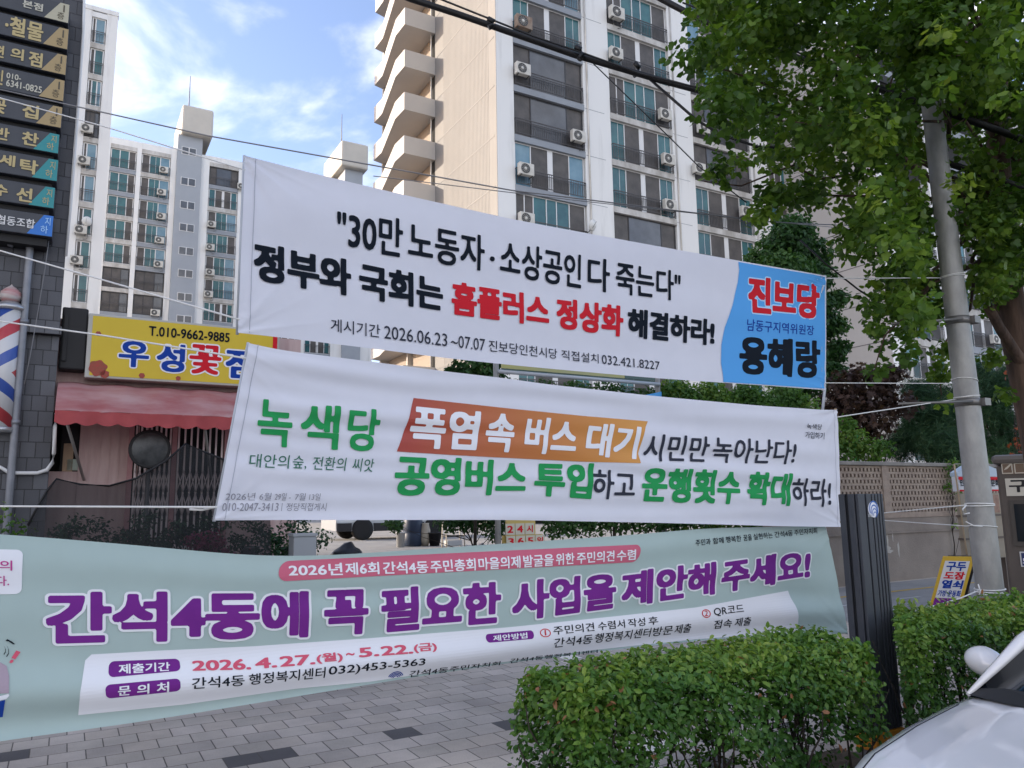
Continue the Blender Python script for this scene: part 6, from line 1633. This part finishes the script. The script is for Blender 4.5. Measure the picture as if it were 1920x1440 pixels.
b = MB(); b.box(-0.01, wb_ + 0.01, -0.012, 0.09, zz(967) - 0.012, zz(966) + 0.012); b.box(-0.01, wb_ + 0.01, -0.012, 0.09, zz(1010) - 0.012, zz(1009) + 0.012)
for xx in (0.0, wb_ - 0.05): b.box(xx, xx + 0.05, 0.02, 0.1, 0.0, zz(1050))
b.build('frame', mat('board_frame', (0.13, 0.10, 0.08), 0.6), nbd)
b = MB(); b.box(wb_ * .6, wb_ * .92, -0.006, -0.001, zz(962), zz(928)); b.build('poster', mat('poster_brown', (0.36, 0.22, 0.15), 0.6, (0.25, 0.14, 0.1), 8), nbd)
a, c = pY(1789, 870, 12.4), pY(1814, 1046, 12.4)
line('bamboo_pole', 'slim tan pole leaning in front of the lattice wall', 'pole', [np.array([c[0], c[1], c[2] - 0.0]), a], 0.014, mat('tan_pole', (0.45, 0.34, 0.22), 0.6)) 
# kiosk
KU = Upright(1868, 880, 10.4, Rd(-34))
kd = thing('shoe_repair_kiosk', 'dark brown street kiosk with rounded roof and shoe repair sign', 'kiosk', (KU.loc[0], KU.loc[1], 0), KU.rot)
kz = lambda py, px=1900: KU.at(px, py)[1]; ku = lambda px, py=950: KU.at(px, py)[0]
kbr = mat('kiosk_brown', (0.085, 0.07, 0.062), 0.45, (0.10, 0.083, 0.073), 3)
b = MB(); b.bbox(0, 2.6, 0, 1.6, 0, kz(872), 0.03); b.build('body', kbr, kd)
b = MB(); b.bbox(-0.05, 2.65, -0.06, 1.65, kz(870), kz(852), 0.06); b.build('roof', mat('kiosk_roof', (0.14, 0.125, 0.115), 0.4), kd)
b = MB(); b.box(ku(1888), 1.9, -0.012, -0.002, kz(889), kz(867)); ip = b.build('icon_panel', mat('icon_brown', (0.16, 0.105, 0.07), 0.5), kd)
icr = mat('icon_cream', (0.55, 0.50, 0.42), 0.5)
b = MB()
for xa, xb in ((ku(1886), ku(1907)), (ku(1910), ku(1931))):
    z0_, z1_ = kz(888), kz(868)
    for s_ in ((xa, xb, z0_, z0_ + .012), (xa, xb, z1_ - .012, z1_), (xa, xa + .012, z0_ + .0125, z1_ - .0125), (xb - .012, xb, z0_ + .0125, z1_ - .0125)): b.box(s_[0], s_[1], -0.018, -0.0125, s_[2], s_[3])
xa, z0_ = ku(1890), kz(881)
b.add([(xa, -0.0165, z0_), (xa + .035, -0.0165, z0_ + .012), (xa + .06, -0.0165, z0_ + .035), (xa + .095, -0.0165, z0_ + .075), (xa + .075, -0.0165, z0_ + .08), (xa + .05, -0.0165, z0_ + .055), (xa + .02, -0.0165, z0_ + .03)], [list(range(7))])
b.box(xa + .086, xa + .093, -0.018, -0.0125, z0_, z0_ + .05)
b.build('icon', icr, ip, recalc=False)
b = MB(); b.box(ku(1890), 1.85, -0.025, -0.003, kz(930), kz(897)); sg_ = b.build('sign_board', mat('kiosk_sign', (0.56, 0.53, 0.46), 0.5), kd)
flat_text('구두', ku(1896), ku(1896) + 0.42, kz(923), kz(900), -0.03, blk, sg_, 0.035)
flat_text('수선', ku(1896) + 0.50, ku(1896) + 0.95, kz(923), kz(900), -0.03, blk, sg_, 0.035)
b = MB(); b.box(ku(1893), 1.9, -0.03, -0.003, kz(1024), kz(938)); wk = b.build('window', mat('kiosk_frame', (0.06, 0.052, 0.047), 0.4), kd)
b = MB(); b.box(ku(1901), 1.8, -0.036, -0.031, kz(1015), kz(945)); b.build('pane', glass, wk)
b = MB(); b.box(ku(1902), ku(1902) + .52, -0.02, -0.003, kz(1062), kz(1034)); pl = b.build('address_plate', mat('plate_rim', (0.6, 0.6, 0.6), 0.4), kd)
b = MB(); b.box(ku(1902) + .015, ku(1902) + .505, -0.024, -0.0205, kz(1062) + .015, kz(1034) - .015); b.build('plate_face', mat('plate_blue', (0.02, 0.03, 0.12), 0.4), pl)
flat_text('52', ku(1906), ku(1906) + .12, kz(1056), kz(1046), -0.028, i_white, pl, 0.03)
flat_text('세', ku(1914), ku(1914) + .05, kz(1043), kz(1038), -0.028, i_white, pl, 0.0)
# A-frame sign
AU = Upright(1741, 1142, 9.2, Rd(-30))
yb = mat('aframe_yellow', (0.55, 0.36, 0.03), 0.5)
Ltop, Rtop, Lb, Rb = AU.at(1768, 1043), AU.at(1828, 1047), AU.at(1741, 1142), AU.at(1806, 1142)
sgn2 = thing('sandwich_board', 'yellow edged sandwich board sign leaning beside the pole', 'sign', (AU.loc[0], AU.loc[1], 0), AU.rot)
Hs = Ltop[1]; wS = (Rtop[0] - Ltop[0]); sh = Ltop[0] - Lb[0]; zB = Lb[1]
shx = lambda z: sh * (z - zB) / (Hs - zB)
def slab(name, u0, u1, z0, z1, y0, y1, m, par):
    v = [(shx(z) + u, y, z) for z in (z0, z1) for y in (y0, y1) for u in (u0, u1)]
    b = MB(); b.add(v, [(0, 2, 3, 1), (4, 5, 7, 6), (0, 1, 5, 4), (2, 6, 7, 3), (0, 4, 6, 2), (1, 3, 7, 5)]); return b.build(name, m, par)
z00 = 0.02
slab('frame', 0, wS, z00, Hs, 0, 0.05, yb, sgn2)
fc = slab('face', 0.035, wS - 0.035, z00 + 0.03, Hs - 0.05, -0.006, -0.001, wht, sgn2)
def sl_text(tx, u0, u1, f0, f1, m, off):
    z0, z1 = zB + (Hs - zB) * f0, zB + (Hs - zB) * f1
    flat_text(tx, shx(z0) + u0 * wS, shx(z0) + u1 * wS, z0, z1, -0.010, m, sgn2, off, slant=shx(z1) - shx(z0))
sl_text('구두', .2, .82, .73, .90, i_dblue, .04); sl_text('도장', .2, .85, .57, .72, i_red, .04); sl_text('열쇠', .2, .87, .40, .56, i_dblue, .04); sl_text('가방·운동화', .16, .88, .25, .37, i_dblue, .03)
slab('red_band', 0.1 * wS, 0.9 * wS, zB - 0.08, zB + (Hs - zB) * .22, -0.0085, -0.0065, i_purple, sgn2)
sl_text('금이빨', .2, .8, .0, .13, mat('ink_yellow', (0.7, 0.5, 0.1), 0.5), .04)
slab('back_leaf', 0.05, wS + 0.04, z00, Hs - 0.02, 0.45, 0.49, blk, sgn2)
b = MB(); b.add([(shx(Hs) + wS, 0.05, Hs - .02), (shx(z00) + wS, 0.05, z00), (shx(z00) + wS, .45, z00), (shx(Hs) + wS, .45, Hs - .02)], [(0, 1, 2, 3)]); b.build('side_cloth', blk, sgn2)

# ================================================================ THINGS GLIMPSED IN THE GAPS
# steel banner stand behind the two upper banners
NSd = pY(1080, 700, 14.0)[1]
gx = lambda px, py: pn(px, py, NSd)
a, c = gx(930, 690), gx(1233, 720)
stn = thing('banner_stand', 'steel banner stand with yellow green panel between the two upper banners', 'banner stand', (a[0], NSd, 0.1))
wS2 = c[0] - a[0]; z_ = lambda px, py: gx(px, py)[2] - 0.1
b = MB()
for xx in (0, wS2): b.tube([(xx, 0, 0), (xx, 0, z_(930, 676) + 0.25)], 0.05, 10)
b.build('post', galv, stn)
b = MB(); z1_ = z_(940, 698); b.tube([(0, -0.06, z1_), (wS2, -0.06, z1_)], 0.035, 8); b.tube([(0, -0.06, z_(945, 650)), (wS2, -0.06, z_(945, 650))], 0.035, 8); b.build('rail', rodm, stn)
b = MB(); zp0, zp1 = z_(945, 691), z_(945, 655); b.box(0.1, wS2 * 0.77, -0.03, 0.0, zp0, zp1); b.build('panel', mat('stand_yellow', (0.45, 0.42, 0.13), 0.6, (0.38, 0.38, 0.2), 0.7), stn)
b = MB(); b.box(wS2 * 0.772, wS2 - 0.08, -0.03, 0.0, zp0, zp1); b.box(0.1, wS2 - 0.08, -0.02, 0.0, zp0 - 0.05, zp0 - 0.005); b.build('dark_panel', mat('stand_green', (0.06, 0.11, 0.10), 0.5), stn)
b = MB(); z2_ = z_(1230, 741)
nn_ = 16; vs = []
for i in range(nn_ + 1):
    t_ = i / nn_; x = wS2 * (0.15 + 0.85 * t_); sgx = 0.22 * math.sin(math.pi * t_)
    vs += [(x, -0.1 + 0.02 * math.sin(i), z2_ + 0.06 - sgx), (x, -0.1 + 0.03 * math.sin(i * 1.3), z2_ - 0.8 - sgx * 0.6)]
b.add(vs, [(2 * i, 2 * i + 2, 2 * i + 3, 2 * i + 1) for i in range(nn_)], 0, True)
o = b.build('blue_banner', i_blue); place(o, (a[0], NSd, 0.1)); tag(o, 'sliver of a bright blue banner behind the middle banner', 'banner')
# price board 24시 365일
pq = pY(985, 1000, 13.6); NQ = pq[1]; g0 = 0.18
px_ = lambda px, py: pn(px, py, NQ)
a = px_(947, 1000)
pbd = thing('price_board', 'yellow board with two rows of red numbered cards under the middle banner', 'sign', (a[0], NQ, g0))
U = lambda px: px_(px, 1000)[0] - a[0]; Z = lambda py, px=985: px_(px, py)[2] - g0
yb2 = mat('board_yellow', (0.50, 0.38, 0.12), 0.6)
b = MB(); b.box(U(950), U(1004), 0, 0.04, 0.0, Z(960)); b.box(U(945), U(1020), 0.045, 0.08, 0, Z(1003)); b.build('board', yb2, pbd)
for row, (xa, xb, ya, yc, tx) in enumerate(((947, 1002, 981, 1002, '24시'), (948, 1021, 1004, 1024, '365일'))):
    k = len(tx)
    for i, ch in enumerate(tx):
        u0, u1 = U(xa + (xb - xa) * i / k) + .008, U(xa + (xb - xa) * (i + 1) / k) - .008
        b = MB(); b.box(u0, u1, -0.012, -0.002, Z(yc), Z(ya)); cdn = b.build('number_card', mat('card_cream', (0.55, 0.52, 0.42), 0.6), pbd)
        flat_text(ch, u0 + .03, u1 - .03, Z(yc) + .035, Z(ya) - .035, -0.015, i_red, cdn, .03)
# bins and oddments in the alley
def lat(name, label, cat, px, pyb, Y, prof, m, g=None, extra=None, seg=20):
    p = pY(px, pyb, Y); z = 0.42 if p[1] > 20 else max(0.0, (p[1] - 10.72) * 0.42 / 9.28)
    b = MB(); b.lathe(prof, seg, (0, 0, 0))
    o = b.build(name, m); place(o, (p[0], p[1], z)); return tag(o, label, cat, g)
YB = 23.0; f_ = YB / F
def hp(py_t, px): return None
blue_b = mat('barrel_blue', (0.018, 0.032, 0.065), 0.45); wbin = mat('bin_grey', (0.42, 0.43, 0.44), 0.5)
lat('barrel', 'dark blue plastic barrel beside the grey bin under the middle banner', 'barrel', 774, 1018, YB, [(0.24, 0), (0.28, 0.05), (0.29, 0.35), (0.275, 0.38), (0.29, 0.41), (0.28, 0.86), (0.24, 0.92), (0.0, 0.92)], blue_b)
lat('bin', 'pale grey tapered bin left of the blue barrel', 'bin', 751, 1018, YB - .5, [(0.11, 0), (0.13, 0.40), (0.145, 0.40), (0.145, 0.43), (0.12, 0.43), (0.11, 0.05), (0, 0.05)], wbin)
lat('jar', 'beige storage jar right of the blue barrel', 'jar', 797, 1018, YB, [(0.10, 0), (0.15, 0.2), (0.155, 0.45), (0.11, 0.62), (0.12, 0.66), (0, 0.66)], mat('jar_beige', (0.42, 0.38, 0.31), 0.6, (0.34, 0.30, 0.25), 4))
lat('bin', 'black open bin between the beige jar and the wooden stand', 'bin', 815, 1018, YB, [(0.14, 0), (0.2, 0.36), (0.215, 0.36), (0.215, 0.39), (0.18, 0.39), (0.13, 0.04), (0, 0.04)], blk)
p = pY(850, 1012, 22); std = thing('plant_stand', 'small stand with white legs and a dark tray, under the middle banner', 'stand', (p[0], p[1], 0.42))
b = MB()
for xx in (-.28, .28): b.tube([(xx, -.15, 0), (xx * .95, -.12, .75)], .018, 6); b.tube([(xx, .15, 0), (xx * .95, .12, .75)], .018, 6)
b.build('leg', icr, std)
for z_t in (.30, .72): b = MB(); b.box(-.27, .27, -.16, .16, z_t, z_t + .035); b.build('tray', blk, std)
b = MB(); b.bbox(-.25, .2, -.17, .1, .05, .2, .02); b.build('box', wbin, std)
for i, (x, y, lb, sz) in enumerate(((866, 1020, 'longer weathered concrete block on the alley ground', (.75, .2, .16)), (893, 1021, 'short weathered concrete block right of the longer one', (.3, .2, .14)))):
    p = pY(x, y, 20.5 - i * .4); b = MB(); b.bbox(-sz[0] / 2, sz[0] / 2, -sz[1] / 2, sz[1] / 2, 0, sz[2], .015)
    o = b.build('concrete_block', concrete); place(o, (p[0], p[1], min(.42, (p[1] - 10.72) * .42 / 9.28)), 0.1 * i); tag(o, lb, 'concrete block')
def sack(label, px, py, Y, r, m, sc=(1, 1, .8)):
    p = pY(px, py, Y); bm = bmesh.new(); bmesh.ops.create_icosphere(bm, subdivisions=3, radius=r)
    for v in bm.verts:
        k = 1 + .12 * math.sin(9 * v.co.x / r) * math.sin(7 * v.co.z / r + 2) + .06 * math.sin(17 * v.co.y / r)
        v.co = Vector((v.co.x * k * sc[0], v.co.y * k * sc[1], max(v.co.z * k * sc[2], -r * .55) + r * .55 + (.25 * r if v.co.z > r * .9 else 0)))
    b = MB(); bm.verts.index_update(); b.add([v.co[:] for v in bm.verts], [[v.index for v in f.verts] for f in bm.faces], 0, True); bm.free()
    z = min(.42, max(0, (p[1] - 10.72) * .42 / 9.28)); o = b.build('rubbish_bag', m); place(o, (p[0], p[1], z)); return tag(o, label, 'bag')
sack('grey rubbish bag in front of the dark shrub under the middle banner', 902, 1018, 19.5, .22, mat('bag_grey', (0.16, 0.16, 0.17), 0.35))
sack('black rubbish bag left in the alley just above the lowest banner', 652, 1035, 17.5, .34, mat('bag_black', (0.014, 0.014, 0.017), 0.4), (1.1, .9, .75))
# plant tables and pots before the flower shop
tbm = mat('rack_wood', (0.16, 0.14, 0.12), 0.7, (0.10, 0.09, 0.08), 6)
xr0, xr1 = pn(95, 1000, NS - 1.2)[0], pn(640, 1000, NS - 1.2)[0]
for i, (zz_, dn, lb) in enumerate(((0.95, 1.0, 'upper plant bench under the shade net before the flower shop'), (0.72, 1.75, 'lower plant bench nearest the pavement before the flower shop'))):
    rk = thing('plant_bench', lb, 'bench', (xr0, NS - dn, 0), 0, 'plant benches before the flower shop'); ln = xr1 - xr0
    b = MB(); b.box(0, ln, -.2, .2, zz_ - .04, zz_); b.build('board', tbm if i else mat('rack_pale', (0.34, 0.34, 0.33), 0.6), rk)
    for xx in (0.05, ln * .33, ln * .66, ln - .1):
        b = MB(); b.box(xx, xx + .05, -.18, .18, 0, zz_ - .042); b.build('leg', tbm, rk)
potc = [mat('pot_dark', (0.03, 0.03, 0.033), 0.6), mat('pot_terracotta', (0.24, 0.09, 0.05), 0.7), mat('pot_white', (0.55, 0.55, 0.54), 0.5), mat('pot_grey', (0.18, 0.18, 0.18), 0.6)]
kinds = [('dark_leaf', lf_dark), ('light', lf_light), ('dark', lf_dark)]
lf_pinkf = leafmat('pink_flower', [(0.0, (0.02, 0.05, 0.015)), (0.35, (0.05, 0.09, 0.03)), (0.45, (0.35, 0.06, 0.16)), (1.0, (0.55, 0.14, 0.28))], 0.3)
PT = [(-.0, 'dark pot of low foliage at the left end of the upper bench', 0, 0), (.42, 'dark pot of spiky foliage, second along the upper bench', 0, 0), (.85, 'white pot with dark leaves near the left of the upper bench', 2, 0), (1.3, 'dark bushy pot plant below the convex mirror', 0, 0), (1.75, 'tall dark pot plant right of the convex mirror', 0, 0), (2.25, 'dark pot plant before the folding gate, near the middle banner', 3, 0), (2.8, 'dark bushy pot at the right end of the upper bench', 0, 0),
      (.15, 'terracotta pot at the left end of the lower bench', 1, 1), (.6, 'dark pot in the left half of the lower bench', 0, 1), (1.05, 'white pot of dark leaves on the lower bench', 2, 1), (1.5, 'pot of pink flowers on the lower bench', 1, 1), (1.95, 'broad pot of pink flowers below the folding gate', 3, 1), (2.4, 'dark leafy pot on the lower bench under the middle banner corner', 0, 1), (2.85, 'dark pot at the right end of the lower bench', 3, 1)]
for xx, lb, pc, row in PT:
    zb_ = 0.95 if row == 0 else 0.72; hN = NS - 1.0 if row == 0 else NS - 1.75
    t = thing('potted_plant', lb, 'potted plant', (xr0 + .2 + xx * .86, hN, zb_), rnd.uniform(-1, 1), 'potted plants before the flower shop')
    r = rnd.uniform(.085, .12); h_ = rnd.uniform(.13, .19)
    b = MB(); b.lathe([(r * .75, 0), (r, h_), (r * 1.08, h_), (r * 1.08, h_ + .02), (r * .9, h_ + .02), (r * .88, h_ - .02), (0, h_ - .02)], 16); b.build('pot', potc[pc], t)
    cl_ = [(rnd.uniform(-.17, .17), rnd.uniform(-.12, .12), h_ + rnd.uniform(.04, .36)) for _ in range(8)]
    P, Nn, Tt = clump(np.array(cl_), [rnd.uniform(.10, .17) for _ in cl_], 330, .2)
    leaves('foliage', P, Nn, 0.05, 'oval', lf_pinkf if 'pink' in lb else lf_pine, t, Tt)  # green pots take the dark needle tone; the recess's shade is put into colour
p = pn(567, 1025, NS - 2.0)
b = MB(); b.bbox(-.13, .13, -.12, .12, 0, .30, .012); b.box(-.14, .14, -.13, .13, .301, .33)
o = b.build('storage_box', mat('box_pale', (0.34, 0.36, 0.38), 0.5)); place(o, (p[0], NS - 2.0, p[2] - .18)); tag(o, 'pale lidded box among dark plants just above the lowest banner', 'box')
b = MB(); b.box(-.35, .35, -.2, .2, 0, p[2] - .185)
o = b.build('crate', blk); place(o, (p[0], NS - 2.0, 0)); tag(o, 'black crate carrying the pale lidded box', 'crate')
# green post behind the wall
p = pY(1607, 860, 16.6)
b = MB(); zt = pY(1607, 806, 16.6)[2]; b.lathe([(0.06, 0), (0.06, zt - .06), (0.05, zt - .01), (0.0, zt)], 12)
o = b.build('post', mat('post_green', (0.02, 0.28, 0.09), 0.5)); place(o, (p[0], p[1], 0)); tag(o, 'bright green post behind the lattice wall beside the juniper', 'post')
